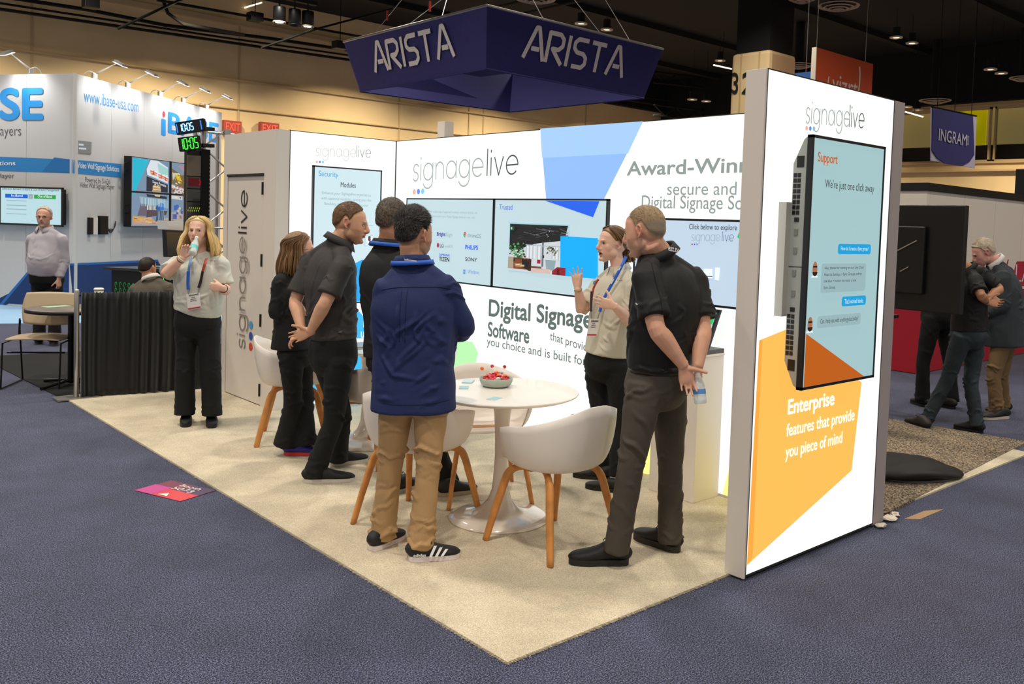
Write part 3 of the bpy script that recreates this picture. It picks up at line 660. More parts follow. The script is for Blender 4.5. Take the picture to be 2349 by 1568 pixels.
# trusted screen
text('Trusted', (2.308, 3.039, 1.815), (2.308, 2.874, 1.813), .040, gb, sB)
poly('blue_shape', [(2.308, 2.493, 1.888), (2.308, 1.904, 1.886), (2.308, 1.964, 1.771)], glow('screen_royal', '2a63e6', .9), sB, N, .003)
poly('picture_border', [(2.308, 2.912, 1.716), (2.308, 2.208, 1.712), (2.308, 2.19, 1.338), (2.308, 2.899, 1.326)], glow('screen_frame', 'a8d4e0', .8), sB, N, .002)
poly('picture', [(2.308, 2.895, 1.703), (2.308, 2.222, 1.702), (2.308, 2.204, 1.347), (2.308, 2.878, 1.335)], glow('pic_floor', 'd8dfe6', .75), sB, N, .003)
gp = lambda c: glow('pic_' + c, c, .7)
def picture(name, quads, at, par):
    """many small printed patches in one picture, coloured per patch"""
    bm = bmesh.new(); cols = []; k = 0
    for c_, pts in quads:
        k += 1; bm.faces.new([bm.verts.new(at(x, y, .0035 + k * .00006)) for x, y in pts]); cols += [lin(c_)] * len(pts)
    o = link(name, bm, None, par); m = MATS.get('picture_pixels')
    if not m:
        m = glow('picture_pixels'); nt = m.node_tree; a = nt.nodes.new('ShaderNodeAttribute'); a.attribute_name = 'Col'; nt.links.new(a.outputs['Color'], nt.nodes['Principled BSDF'].inputs['Emission Color']); nt.nodes['Principled BSDF'].inputs['Emission Strength'].default_value = .8; nt.nodes['Principled BSDF'].inputs['Base Color'].default_value = (.02, .02, .02, 1)
    o.data.materials.append(m); at_ = o.data.color_attributes.new('Col', 'FLOAT_COLOR', 'POINT'); c = np.ones((len(o.data.vertices), 4)); c[:, :3] = np.array(cols); at_.data.foreach_set('color', c.ravel()); return o
P0, P1, P2 = (2.308, 2.895, 1.703), (2.308, 2.222, 1.702), (2.308, 2.878, 1.335)
pat = lambda x, y, n: V((XS - n, P0[1] * (1 - x) + P1[1] * x, P0[2] * (1 - y) + P2[2] * y))   # x right, y down, 0..1
rp = random.Random(12); Q = []
bxq = lambda c, x0, y0, x1, y1: Q.append((c, [(x0, y0), (x1, y0), (x1, y1), (x0, y1)]))
bxq('dfe5ea', 0, .3, 1, 1); Q.append(('17181a', [(0, 0), (1, 0), (.95, .30), (.62, .36), (.45, .40), (.2, .52), (0, .55)]))
for i in range(26):
    x, y = rp.random() * .9, rp.random() * .32; l = rp.uniform(.08, .3); dy = rp.choice([-.35, .25, .1]) * l; Q.append((rp.choice(['3a3c40', '55585c', '2a2c30', '6c7074', '101114']), [(x, y), (min(1, x + l), max(0, y + dy)), (min(1, x + l), max(0, y + dy) + .012), (x, y + .02)]))
for i in range(14):
    x = .68 + rp.uniform(-.03, .03); y = .04 + i * .02; bxq(rp.choice(['d8dce0', '80848a', '202224']), x, y, x + .014, y + .014)
for x in (.3, .36, .42, .50, .56, .75, .80, .86): bxq('c4ced6', x, .45, x + .02, .72); bxq('f4f8fa', x + .02, .44, x + .05, .70)
bxq('707478', .585, .36, .61, .86); bxq('a8adb0', .61, .36, .62, .86); bxq('b8c4cc', .3, .42, .95, .44)
for i in range(70):
    x = rp.uniform(0, .26) ** 1.0; y = rp.uniform(.40, .70) + .25 * max(0, .1 - x); s_ = rp.uniform(.012, .04); Q.append((rp.choice(['1f4a28', '2f7038', '58a058', '163a1e', '8cc48a', '245c3c']), [(x, y), (x + s_, y - s_ * .5), (x + s_ * 1.4, y + s_ * .6), (x + s_ * .3, y + s_)]))
for i in range(34):
    x = rp.gauss(.76, .045); y = rp.gauss(.50, .04); s_ = rp.uniform(.01, .03); Q.append((rp.choice(['3c4a2c', '5c6a3c', '8a8458', '26301c']), [(x, y), (x + s_, y - s_), (x + s_ * 1.3, y + s_ * .3), (x + s_ * .2, y + s_)]))
bxq('b8a890', 0, .70, .1, .95); bxq('8a4a26', .1, .71, .40, .95); bxq('6c3418', .1, .71, .40, .75); bxq('3c2014', .36, .72, .42, .97); Q.append(('c89858', [(.12, .84), (.30, .82), (.27, .90), (.14, .90)])); Q.append(('e8d8b8', [(.14, .85), (.22, .84), (.21, .87), (.15, .87)]))
Q.append(('1c1418', [(.25, .74), (.33, .72), (.38, .80), (.36, .95), (.26, .90)])); Q.append(('c89070', [(.285, .68), (.315, .68), (.315, .73), (.285, .73)])); Q.append(('5a3420', [(.28, .66), (.32, .66), (.32, .69), (.28, .69)])); Q.append(('d8c4a8', [(.23, .86), (.30, .85), (.30, .89), (.23, .89)]))
Q.append(('9cb0b8', [(.66, .70), (.84, .70), (.81, .92), (.68, .92)])); bxq('dce6ea', .64, .68, .86, .71); bxq('6c5040', .42, .86, .60, .90); bxq('e8c8bc', .42, .90, .75, .99); bxq('1a1c20', .62, .62, .64, .68); bxq('b02034', .52, .72, .58, .80)
Q.append(('a01828', [(.78, .93), (.86, .84), (1, .84), (1, 1), (.78, 1)])); bxq('5a0c18', .86, .88, .9, 1); bxq('204c34', .02, .05, .10, .14); bxq('d8e8dc', .035, .07, .06, .12); bxq('2a2c30', .1, .72, .13, .8)
picture('picture', Q, pat, sB)
poly('blue_square', [(2.308, 2.294, 1.626), (2.308, 1.899, 1.624), (2.308, 1.885, 1.333), (2.308, 2.284, 1.335)], glow('screen_azure', '16a6f0', .95), sB, N, .011)
# click-below screen
text('Click below to explore', (2.308, 1.079, 1.7), (2.308, 0.702, 1.703), .045, gt, sC, bold=.005)
logo(sC, (2.308, 1.054, 1.636), (2.308, 0.721, 1.646), .040, glow('ink_pale', '98a8bc', .7), gn, (gr, gb, glow('ink_sky2', '4a90d8', .8)), w=.07, dot_y=-.55, dot_r=.14, dot_gap=.5)
poly('green_shape', [(2.308, 0.697, 1.674), (2.308, 0.676, 1.722), (2.308, 0.634, 1.71), (2.308, 0.629, 1.615)], glow('screen_green', '22c05a', .85), sC, N, .003)
poly('device_icon', [(2.308, 0.946, 1.464), (2.308, 0.877, 1.465), (2.308, 0.874, 1.407), (2.308, 0.943, 1.406)], gwt, sC, N, .003)
poly('device_icon', [(2.308, 0.944, 1.419), (2.308, 0.874, 1.421), (2.308, 0.874, 1.416), (2.308, 0.943, 1.414)], gn, sC, N, .004)
poly('device_icon', [(2.308, 0.857, 1.477), (2.308, 0.819, 1.477), (2.308, 0.822, 1.397), (2.308, 0.856, 1.4)], gwt, sC, N, .003)
link('brand_strip', B((XS - .002, XS, 1.1, 1.2, 1.229, 1.240)), m_bez, sC)
# portrait screen on the tower
YS = YT - .15
m_ipc = mat('monitor_side', 'a3a69f', .5)
sT, o_, r_, n_ = monitor('large portrait screen on the lit tower, reading Support', (1.600, YS, .946), (1, 0, 0), .714, 1.240, .075, glow('screen_teal', 'a9ccd0', .78), bez=.014, back=m_ipc)
for ch_ in list(sT.children):
    if ch_.name.startswith('housing'): bpy.data.objects.remove(ch_)
link('housing', prism([(1.604, YS + .03, .952), (1.604, YS + .03, 2.180), (1.604, YS + .05, 2.165), (1.604, YS + .105, 2.05), (1.604, YS + .105, 1.08), (1.604, YS + .05, .965)], (.706, 0, 0)), m_ipc, sT)
link('wall_plate', B((1.56, 2.2, YS + .105, YT - .001, 1.30, 1.86)), mat('mount_plate', 'b9b6ac', .5), sT)
for z in [1.80 + .026 * i for i in range(8)] + [1.11 + .026 * i for i in range(8)]:
    for y_ in (.060, .082): link('vent_slot', B((1.602, 1.6045, YS + y_, YS + y_ + .018, z, z + .020)), m_blk, sT)
for z in (2.03, 1.035): link('port_recess', B((1.602, 1.6045, YS + .045, YS + .085, z, z + .055)), m_blk, sT)
for z in (1.765, 1.325): link('knob', B((1.600, 1.6045, YS + .06, YS + .085, z, z + .022), bev=.001), m_blk, sT)
for z in (1.70, 1.61, 1.50, 1.40): link('rib', B((1.600, 1.6045, YS + .062, YS + .082, z, z + .030)), mat('rib_grey', '7e8078', .5), sT)
link('seam', B((1.602, 1.6045, YS + .030, YS + .105, 1.545, 1.548)), m_blk, sT)
gO = glow('ink_orange', 'cf6418', .75); gK = glow('ink_dark', '3c3f40', .55); gBub = glow('bubble_blue', '1f9fd8', .85); gBub2 = glow('bubble_grey', '9fbfc4', .75); gW2 = glow('ink_white', 'cfe9f4', .9)
text('Support', (1.645, YS, 2.045), (1.825, YS, 2.045), .062, gO, sT, bold=.01)
text("We're just one click away", (1.722, YS, 1.925), (2.205, YS, 1.925), .055, gK, sT, bold=.0)
poly('orange_shape', [(1.616, YS, 1.224), (1.616, YS, .962), (2.20, YS, .962)], glow('screen_rust', 'c8641a', .75), sT, NT, .003)
def bubble(x0, x1, z0, z1, m, s, tm, k=.5):
    r = .015
    pts = []
    for cx, cz, a in ((x1 - r, z0 + r, -90), (x1 - r, z1 - r, 0), (x0 + r, z1 - r, 90), (x0 + r, z0 + r, 180)):
        pts += arc(cx, cz, r, r, a, a + 90, 4)
    flat('speech_bubble', [pts], (0, YS, 0), (1, 0, 0), (0, 0, 1), m, sT, .002)
    n = s.count('\n') + 1
    text(s, (x0 + .025, YS, z0 + (z1 - z0) * (.5 - k / 2)), (x1 - .03, YS, z0 + (z1 - z0) * (.5 - k / 2)), (z1 - z0) * k, tm, sT, n=.0045, spacing=1.6)
bubble(1.873, 2.204, 1.612, 1.664, gBub, 'How do I create a Sync group?', gW2)
bubble(1.727, 2.165, 1.42, 1.565, gBub2, 'Hey, thanks for coming on our Live Chat!\nHead to Settings > Sync Groups and hit\nthe blue + button to create a new\nSync Group', gK, .8)
bubble(1.935, 2.180, 1.345, 1.395, gBub, "That's worked! thanks.", gW2)
bubble(1.712, 2.135, 1.245, 1.305, gBub2, 'Can I help you with anything else today?', gK, .5)
def avatar(x, z, hh):
    flat('avatar', [arc(x, z, .022, hh * .42, 0, 345, 14)], (0, YS, 0), (1, 0, 0), (0, 0, 1), glow('av_skin', 'b87858', .7), sT, .004)
    flat('avatar', [arc(x, z - hh * .18, .023, hh * .25, 180, 360, 8)], (0, YS, 0), (1, 0, 0), (0, 0, 1), glow('av_beard', '3a2018', .6), sT, .005)
    flat('avatar', ribbons([[(x - .018, z + .01), (x + .018, z + .01)]], .008), (0, YS, 0), (1, 0, 0), (0, 0, 1), gk, sT, .005)
    flat('avatar', [arc(x, z - hh * .5, .03, hh * .14, 0, 180, 8)], (0, YS, 0), (1, 0, 0), (0, 0, 1), gwt, sT, .004)
avatar(1.665, 1.540, .085); avatar(1.645, 1.270, .085)
# portrait screen on the closet side
YB = YC - .10
sS, *_ = monitor('portrait screen on the closet side panel, reading Security', (1.524, YB, .93), (1, 0, 0), .680, 1.22, .075, glow('screen_security', 'd0e6ee', .82), bez=.012, back=m_ipc)
link('wall_plate', B((1.6, 2.1, YB + .07, YC + .002, 1.3, 1.85)), mat('mount_plate'), sS)
for z in [1.86 + .028 * i for i in range(8)]: link('vent_slot', B((1.550, 1.556, YB + .036, YB + .07, z, z + .019)), m_blk, sS)
link('port_recess', B((1.550, 1.556, YB + .036, YB + .07, 2.06, 2.10)), m_blk, sS)
text('Security', (1.572, YB, 2.045), (1.760, YB, 2.045), .062, glow('ink_cyan', '3fa8dc', .8), sS)
text('Modules', (1.785, YB, 1.975), (1.935, YB, 1.975), .044, gt, sS, bold=.005)
text('Enhance your Signagelive experience\nwith optional modules, giving you the\nflexibility to add features to your\ncompany needs', (1.60, YB, 1.755), (2.095, YB, 1.755), .175, gl, sS, align='CENTER', spacing=1.35)
poly('blue_shape', [(1.536, YB, .945), (2.19, YB, .945), (2.19, YB, 1.10), (2.02, YB, 1.33), (1.536, YB, 1.1)], glow('screen_sky', '2ba4ea', .9), sS, NT, .003)
for x, z, c_ in ((1.985, 1.60, '8a4c50'), (1.915, 1.515, '5a3a2c'), (1.985, 1.515, '2c4cc0'), (2.085, 1.515, '6a4a3c')):
    flat('avatar', [arc(x, z, .030, .036, 0, 345, 14)], (0, YB, 0), (1, 0, 0), (0, 0, 1), gwt if c_ != '2c4cc0' else gb, sS, .003)
    flat('avatar', [arc(x, z, .014, .020, 0, 330, 11)], (0, YB, 0), (1, 0, 0), (0, 0, 1), glow('av_' + c_, 'b07a5c' if c_ == '2c4cc0' else c_, .7), sS, .004)
    flat('avatar', [arc(x, z + .016, .016, .012, 0, 180, 8)], (0, YB, 0), (1, 0, 0), (0, 0, 1), gk, sS, .005)
flat('chart_line', ribbons([[(1.88, 1.552), (2.12, 1.552)], [(2.04, 1.552), (2.04, 1.45)], [(1.9, 1.64), (2.12, 1.64)]], .003, False), (0, YB, 0), (1, 0, 0), (0, 0, 1), gl, sS, .003)

# small counter with tilted touch screen ------------------------------
m_cnt = mat('counter_white', 'e8dfd2', .45)
ctr = thing('counter', 'white box counter against the back wall carrying a touch screen', 'counter', (2.27, .98, 0))
link('body', B((2.15, 2.403, .83, 1.20, .012, .92), bev=.003), m_cnt, ctr)
link('top', B((2.145, 2.404, .825, 1.205, .92, .935), bev=.003), m_cnt, ctr)
tb = thing('touch_screen', 'tilted black touch screen on a wedge foot, standing on the white counter', 'screen', (2.30, .86, .935))
link('foot', prism([(2.19, .83, .935), (2.40, .83, .935), (2.40, 1.06, .935), (2.19, 1.06, .935)], (0, 0, .028)), mat('foot_grey', '4c4a46', .4), tb)
def tl(a, b, n=0):  # tilted plate coordinates: a along -Y, b up the tilt
    return V((2.22 + .42 * b + n * -.92, 1.06 - a, .965 + .91 * b + n * .0))
link('housing', prism([tl(-.02, 0), tl(.235, 0), tl(.235, .27), tl(-.02, .27)], (.022, 0, 0)), m_blk, tb)
for c_, pts in (('b8d0e0', [(-.0, .025), (.215, .025), (.215, .25), (-.0, .25)]),):
    link('screen', prism([tl(a, b, .003) for a, b in pts], (.002, 0, 0)), glow('tablet_screen', 'bcd4e4', .8), tb)
NTB = (-.91, 0, .42)
poly('green_shape', [tl(.155, .20), tl(.215, .25), tl(.215, .165)], glow('screen_green'), tb, NTB, .006)
for i in range(6): poly('menu_bar', [tl(.10, .10 + i * .018), tl(.165, .10 + i * .018), tl(.165, .112 + i * .018), tl(.10, .112 + i * .018)], glow('menu_blue', '2b86d8', .85), tb, NTB, .006)
poly('blue_shape', [tl(.02, .03), tl(.20, .03), tl(.20, .075), tl(.13, .075)], glow('menu_blue'), tb, NTB, .006)

# round pedestal tables -----------------------------------------------
m_tab = mat('table_white', 'ece4d8', .28, spec=.5, coat=.2); m_ped = mat('pedestal_gloss', 'e2d6c8', .15, coat=.6)
def tulip(x, y, r, lab, h=.75, rb=.29):
    t = thing('pedestal_table', lab, 'table', (x, y, 0), 'round white pedestal tables')
    link('tabletop', lathe([(0, h - .022), (r - .03, h - .022), (r - .004, h - .010), (r, h - .004), (r - .002, h), (0, h)], (x, y, 0), 72), m_tab, t, True).name; sharp(t.children[0])
    link('pedestal', lathe([(0, .013), (rb, .013), (rb, .022), (rb * .86, .035), (rb * .6, .05), (rb * .38, .075), (rb * .24, .12), (.048, .18), (.040, .28), (.036, .38), (.039, .50), (.048, .62), (.062, .70), (.09, .727), (0, .728)], (x, y, 0), 48), m_ped, t, True)
tulip(1.04, 1.36, .435, 'round white pedestal table with the candy bowl, in front')
tulip(1.32, 3.33, .42, 'round white pedestal table at the rear, behind the visitors')
# shell chairs on bent wooden legs -------------------------------------
m_shell = mat('chair_shell', 'ece2d8', .38); m_wood = mat('bent_wood', 'cc8846', .5, var=.12, vscale=14, bump=.15, bscale=30, wave=(1, 1, .15))
def shell_bm():
    bm = bmesh.new(); nt_, ns = 72, 18; thick = .007
    def rim(th):   # th = 0 front, pi back
        b = (1 - math.cos(th)) / 2
        x = math.sin(th); side = abs(x)
        s1 = max(0, min(1, (th if th < math.pi else 2 * math.pi - th) / math.pi))
        # height of rim above seat: front lip, arm, back
        def ss(a, b_, t): t = max(0, min(1, (t - a) / (b_ - a))); return t * t * (3 - 2 * t)
        z = .005 + .18 * ss(.19, .33, s1) + .155 * max(0, min(1, (s1 - .30) / .66)) ** 1.15
        return z, s1
    grid = []
    for layer in (0, 1):
        rows = []
        for i in range(nt_):
            th = 2 * math.pi * i / nt_; z1, s1 = rim(th)
            # plan outline of the rim: wide rounded box
            c, s = math.cos(th), math.sin(th); e = .78
            px = math.copysign(abs(s) ** e, s) * (.265 + .03 * min(1, z1 / .2)); py = math.copysign(abs(c) ** e, c) * (.245 if c > 0 else .255 + .04 * z1 / .34)
            row = []
            for j in range(ns + 1):
                q = j / ns
                fl = .74
                if q < .55: rr = fl * (q / .55); z = 0.0 + .0 * q - .012 * (1 - (q / .55) ** 2)
                else:
                    u = (q - .55) / .45
                    rr = fl + (1 - fl) * math.sin(u * math.pi / 2) ** .9; z = z1 * (1 - math.cos(u * math.pi / 2)) ** .85 + .0 * u
                p = V((px * rr, py * rr, .455 + z))
                if layer: p += V((-px * .0, 0, -thick)) if q < .6 else V((px, py, -.35 * 0)).normalized() * thick + V((0, 0, -.001))
                row.append(bm.verts.new(p))
            rows.append(row)
        grid.append(rows)
    for layer in (0, 1):
        rows = grid[layer]
        for i in range(nt_):
            for j in range(ns):
                f = (rows[i][j], rows[(i + 1) % nt_][j], rows[(i + 1) % nt_][j + 1], rows[i][j + 1])
                bm.faces.new(f if not layer else f[::-1])
    for i in range(nt_):
        a, b = grid[0][i][ns], grid[0][(i + 1) % nt_][ns]; c, d = grid[1][(i + 1) % nt_][ns], grid[1][i][ns]
        bm.faces.new((a, b, c, d))
    bmesh.ops.remove_doubles(bm, verts=bm.verts, dist=.0004)
    bmesh.ops.recalc_face_normals(bm, faces=bm.faces)
    return bm
def shell_chair(lab):
    """faces +Y in its own frame"""
    t = thing('shell_chair', lab, 'chair', (0, 0, 0), 'white shell chairs around the round tables')
    link('shell', shell_bm(), m_shell, t, True)
    for sx in (-1, 1):
        for sy in (-1, 1):
            P = [(sx * .255, sy * .250, .013), (sx * .235, sy * .222, .14), (sx * .212, sy * .19, .27), (sx * .192, sy * .165, .37), (sx * .175, sy * .135, .412), (sx * .145, sy * .09, .427), (sx * .11, sy * .03, .430), (sx * .095, 0, .430)]
            bm = bmesh.new(); loft(bm, P, [(.012, .019), (.013, .021), (.014, .023), (.015, .023), (.015, .020), (.016, .016), (.016, .014), (.016, .014)], ref=(1, 0, 0), n=12, k=3, cap=.1, sup=3)
            link('leg', bm, m_wood, t, True)
    link('cross_bar', B((-.2, .2, -.03, .03, .432, .447), bev=.004), m_wood, t)
    return t
def copy_tree(o, parent=None):
    c = o.copy(); C.objects.link(c); c.parent = parent
    if parent is not None: c.matrix_parent_inverse = o.matrix_parent_inverse.copy()
    for ch in list(o.children): copy_tree(ch, c)
    return c
ch0 = shell_chair('white shell chair seen from behind, right of the front table')
spots = [((1.012, .87, 0), 2, None),
         ((.65, 1.61, 0), -70, 'white shell chair half hidden behind the man in the navy shirt'),
         ((1.22, 1.76, 0), 155, 'white shell chair on the far side of the front table'),
         ((1.13, 2.90, 0), 20, 'white shell chair at the rear table, behind the man in grey polo'),
         ((1.78, 3.38, 0), 95, 'white shell chair at the rear table, against the back wall'),
         ((.95, 3.75, 0), -120, 'white shell chair at the rear table, behind the woman in black blazer')]
chs = [ch0] + [copy_tree(ch0) for _ in spots[1:]]
for c_, (p, a, l) in zip(chs, spots):
    c_.location = p; c_.rotation_euler.z = math.radians(a)
    if l: c_['label'] = l

# bowl of sweets, cards, laptop ---------------------------------------
bx0 = V((1.09, 1.49, .75))
bl = thing('candy_bowl', 'pale grey-green bowl of wrapped sweets on the front table', 'bowl', bx0)
link('bowl', lathe([(0, .002), (.066, .0), (.072, .002), (.087, .012), (.096, .032), (.098, .052), (.095, .053), (.092, .033), (.08, .015), (.05, .01), (0, .01)], bx0, 48), mat('bowl_sage', 'a8b3a6', .5), bl, True)
link('foot_ring', lathe([(.060, 0), (.068, 0), (.068, .003), (.060, .003)], bx0 + V((0, 0, 0)), 32), m_blk, bl)
wr = [mat('wrap_red', 'c81e2c', .25, coat=.5), mat('wrap_red2', 'e23a4a', .25, coat=.5), mat('wrap_white', 'efe0d8', .35), mat('wrap_orange', 'f06a28', .3, coat=.4), mat('wrap_violet', '4c3c9c', .3, coat=.4), mat('wrap_brown', '3a1c14', .3, coat=.4), mat('wrap_green', '7ab84a', .3)]
names = ['red', 'bright red', 'white', 'orange', 'violet', 'dark brown', 'green']
def sweet(p, k, ang, tilt, place):
    bm = bmesh.new()
    loft(bm, [(-.024, 0, 0), (-.013, 0, 0), (-.010, 0, 0), (0, 0, 0), (.010, 0, 0), (.013, 0, 0), (.024, 0, 0)], [(.011, .002), (.003, .003), (.009, .008), (.012, .010), (.009, .008), (.003, .003), (.011, .002)], ref=(0, 1, 0), n=8, k=1, cap=.05)
    bmesh.ops.transform(bm, matrix=Matrix.Translation(p) @ Matrix.Rotation(ang, 4, 'Z') @ Matrix.Rotation(tilt, 4, 'Y'), verts=bm.verts)
    o = link('wrapped_sweet', bm, wr[k], None, True); tag(o, names[k] + ' wrapped sweet ' + place, 'sweet', 'wrapped sweets in the bowl')
random.seed(3)
HOURS = ('three', 'two', 'one', 'twelve', 'eleven', 'ten', 'nine', 'eight', 'seven', 'six', 'five', 'four')
def place(ring, a):   # clock position in the bowl, six o'clock being nearest the camera
    if ring == 3: return 'at the very top of the heap in the bowl'
    h = HOURS[int(round((math.degrees(a) + 43.6) / 30)) % 12]
    return ('against the bowl rim at %s o\'clock, six being nearest', 'in the middle ring of the bowl, at %s o\'clock', 'in the raised heap of the bowl, at %s o\'clock')[ring] % h
cnt = 0
for ring, (rr, nn_, zz) in enumerate(((.068, 12, .046), (.045, 9, .052), (.02, 5, .062), (.0, 1, .075))):
    for i in range(nn_):
        a = 2 * math.pi * i / nn_ + ring * .4
        k = random.choice([0, 0, 1, 0, 1, 2, 3, 4, 5, 1, 0, 2])
        sweet(bx0 + V((rr * math.cos(a), rr * math.sin(a), zz + random.uniform(0, .012))), k, random.uniform(0, 6.3), random.uniform(-.6, .6), place(ring, a)); cnt += 1
for k, (a, ti) in enumerate(((.3, -.3), (2.6, -.5), (1.2, -.9))):
    p = bx0 + V((0, 0, .075)); d = V((math.cos(a), math.sin(a), .35))
    lp = thing('lollipop', ('lollipop lying across the top of the sweets', 'lollipop with its stick over the bowl rim', 'lollipop standing up in the sweets')[k], 'sweet', p)
    link('stick', tube([p, p + d * .08], .0018, 6), mat('stick_white', 'efe6e0', .5), lp)
    bm = bmesh.new(); ellipsoid(bm, p + d * .085, (.011, .011, .011), u=10, v=8); link('candy', bm, wr[(0, 3, 1)[k]], lp, True)
m_card = mat('card_pale_blue', '9cc6cc', .5)
def card(p, s, ang, lab, hgt=.0015, m=m_card, nm='card', cat='card'):
    M2 = Matrix.Translation(V(p)) @ Matrix.Rotation(ang, 4, 'Z'); bm = B((-s[0] / 2, s[0] / 2, -s[1] / 2, s[1] / 2, 0, hgt))
    bmesh.ops.transform(bm, matrix=M2, verts=bm.verts); return tag(link(nm, bm, m), lab, cat)
card((0.851, 1.2, 0.75), (.085, .055), .35, 'pale blue card lying in front of the candy bowl')
card((0.902, 1.55, 0.75), (.085, .055), .9, 'pale blue card beside the navy shirt, left of the bowl', .004)
card((1.032, 1.684, 0.75), (.1, .06), .75, 'folded pale blue leaflet behind the left side of the bowl', .008, mat('leaflet_blue', 'b7d2da', .5), 'leaflet', 'leaflet')
lt = thing('laptop', 'closed silver laptop on the rear round table', 'laptop', (1.28, 3.25, .75))
link('base', B((1.13, 1.43, 3.18, 3.39, .75, .762), bev=.003), m_alu, lt); link('lid', B((1.13, 1.43, 3.18, 3.39, .764, .772), bev=.003), m_alu, lt)
card((1.12, 3.08, .75), (.15, .1), .3, 'pale blue leaflet on the rear round table', .003, mat('leaflet_blue'), 'leaflet', 'leaflet')
# number sticker on the aisle carpet
def sticker(c, ang, lab, txt=True):
    c = V(c); r = V((math.cos(ang), math.sin(ang), 0)); u = V((-math.sin(ang), math.cos(ang), 0))
    s = thing('floor_sticker', lab, 'sticker', c)
    sh = lambda a0, a1, b0, b1, z, m, n_: poly(n_, [c + r * a0 + u * b0, c + r * a1 + u * b0, c + r * a1 + u * b1, c + r * a0 + u * b1], m, s, (0, 0, 1), z)
    link('sheet', prism([c - r * .20 - u * .13, c + r * .20 - u * .13, c + r * .20 + u * .13, c - r * .20 + u * .13], (0, 0, .003)), mat('sticker_maroon', '7c4458', .6), s)
    sh(-.2, .2, -.13, -.0, .0045, mat('sticker_red', 'd2484e', .6), 'colour_band'); sh(-.2, -.05, -.13, .02, .005, mat('sticker_pink', 'c04c8c', .6), 'colour_band'); sh(.02, .2, .0, .13, .0045, mat('sticker_slate', '5c4a66', .6), 'colour_band')
    if txt:
        mm = mat('sticker_print', 'f2dcd8', .7)
        text('Booth', c - r * .05 + u * .065, c + r * .12 + u * .065, .04, mm, s, up=tuple(u), n=.006, bold=.02)
        text('5073', c - r * .05 + u * .005, c + r * .12 + u * .005, .045, mm, s, up=tuple(u), n=.006, bold=.02)
        poly('arrow', [c - r * .02 - u * .11, c + r * .06 - u * .11, c + r * .02 - u * .06], mm, s, (0, 0, 1), .0065)
sticker((-.20, 2.98, 0), math.radians(-70), 'pink and maroon booth number sticker on the blue carpet beside the stand')

# ================================================================ NEIGHBOURING STANDS
# far white stand at left ------------------------------------------------
m_gr = mat('stand_panel', 'cfccc9', .55)
RX = V((.74477, .66731, 0)); RN = V((.66731, -.74477, 0)); LX = V((.50505, -.86307, 0)); LN = V((-.86307, -.50505, 0))
K = V((1.98, 13.87, 0)); HB = 3.9
st = thing('stand_wall', 'tall white stand wall at far left with blue band and arm lamps on top', 'display wall', K)
def wallp(name, a, b, n, t, z0, z1, m): return link(name, prism([V(a) + V((0, 0, z0)), V(b) + V((0, 0, z0)), V(b) + V((0, 0, z1)), V(a) + V((0, 0, z1))], -V(n) * t), m, st)
KR = K + RX * 5.05; KL = K - LX * 5.0
for i in range(5): wallp('panel', K + RX * (1.01 * i + .003), K + RX * (1.01 * (i + 1) - .003), RN, .08, .01, HB, m_gr)
for i in range(5): wallp('panel', K - LX * (1.0 * i + .003), K - LX * (1.0 * (i + 1) - .003), LN, .08, .01, HB, m_gr)
link('corner_post', B((K.x - .02, K.x + .03, K.y - .0, K.y + .05, .01, HB + .01)), mat('post_pale', 'd2cfca', .5), st)
g = lambda n, c: mat(n, c, .6)
m_bl = g('band_blue', '2f86c6'); m_bl2 = g('band_blue_dark', '2673b4'); m_logo = g('logo_blue', '2f95dc'); m_txt = g('grey_print', '5a5658'); m_wt = g('white_print', 'e6edf4'); m_url = g('url_blue', '3f8fc8')
RQ = (float(RN.x), float(RN.y), 0); LQ = (float(LN.x), float(LN.y), 0)
poly('blue_band', [(1.969, 13.861, 2.492), (2.957, 14.745, 2.514), (2.95, 14.739, 2.272), (1.946, 13.84, 2.269)], m_bl, st, RQ, .004)
poly('blue_band', [(0.804, 15.879, 2.537), (1.97, 13.887, 2.493), (1.962, 13.901, 2.271), (0.804, 15.879, 2.29)], m_bl, st, LQ, .004)
poly('blue_band', [(1.775, 14.221, 2.524), (1.97, 13.887, 2.493), (1.962, 13.901, 2.271), (1.651, 14.432, 2.289)], m_bl2, st, LQ, .006)
text('www.ibase-usa.com', (2.157, 14.028, 3.473), (3.342, 15.091, 3.494), .21, m_url, st, n=.002)
text('BASE', (4.116, 15.784, 3.235), (5.622, 17.133, 3.295)[:2] + ((4.116, 15.784, 3.235)[2],), .40, m_logo, st, bold=.03, n=.002)
text('I', (3.941, 15.627, 3.169), (4.023, 15.7, 3.18)[:2] + ((3.941, 15.627, 3.169)[2],), .30, m_logo, st, bold=.03, n=.002)
p = V((3.982, 15.664, 3.57)); flat('dot', [arc(0, 0, .045, .06, 0, 345, 16)], p, RX, (0, 0, 1), g('logo_red', 'd83848'), st, .006)
text('SE', (1.205, 15.195, 3.155), (1.644, 14.444, 3.177)[:2] + ((1.205, 15.195, 3.155)[2],), .50, m_logo, st, bold=.04, n=.010)
text('iBA', (0.458, 16.471, 3.138), (1.152, 15.284, 3.155)[:2] + ((1.205, 15.195, 3.155)[2],), .50, m_logo, st, bold=.04, n=.010)
text('Signage Players', (0.755, 15.963, 2.819), (1.422, 14.823, 2.843)[:2] + ((1.422, 14.823, 2.828)[2],), .22, m_txt, st, n=.005, bold=-.012)
text('nt Signage Solutions', (0.656, 16.132, 2.323), (1.362, 14.926, 2.36)[:2] + ((1.362, 14.926, 2.36)[2],), .10, m_wt, st, n=.008, bold=.02)
text('Signage Player', (0.902, 15.712, 2.13), (1.353, 14.942, 2.147)[:2] + ((1.353, 14.942, 2.147)[2],), .10, m_txt, st, n=.010)
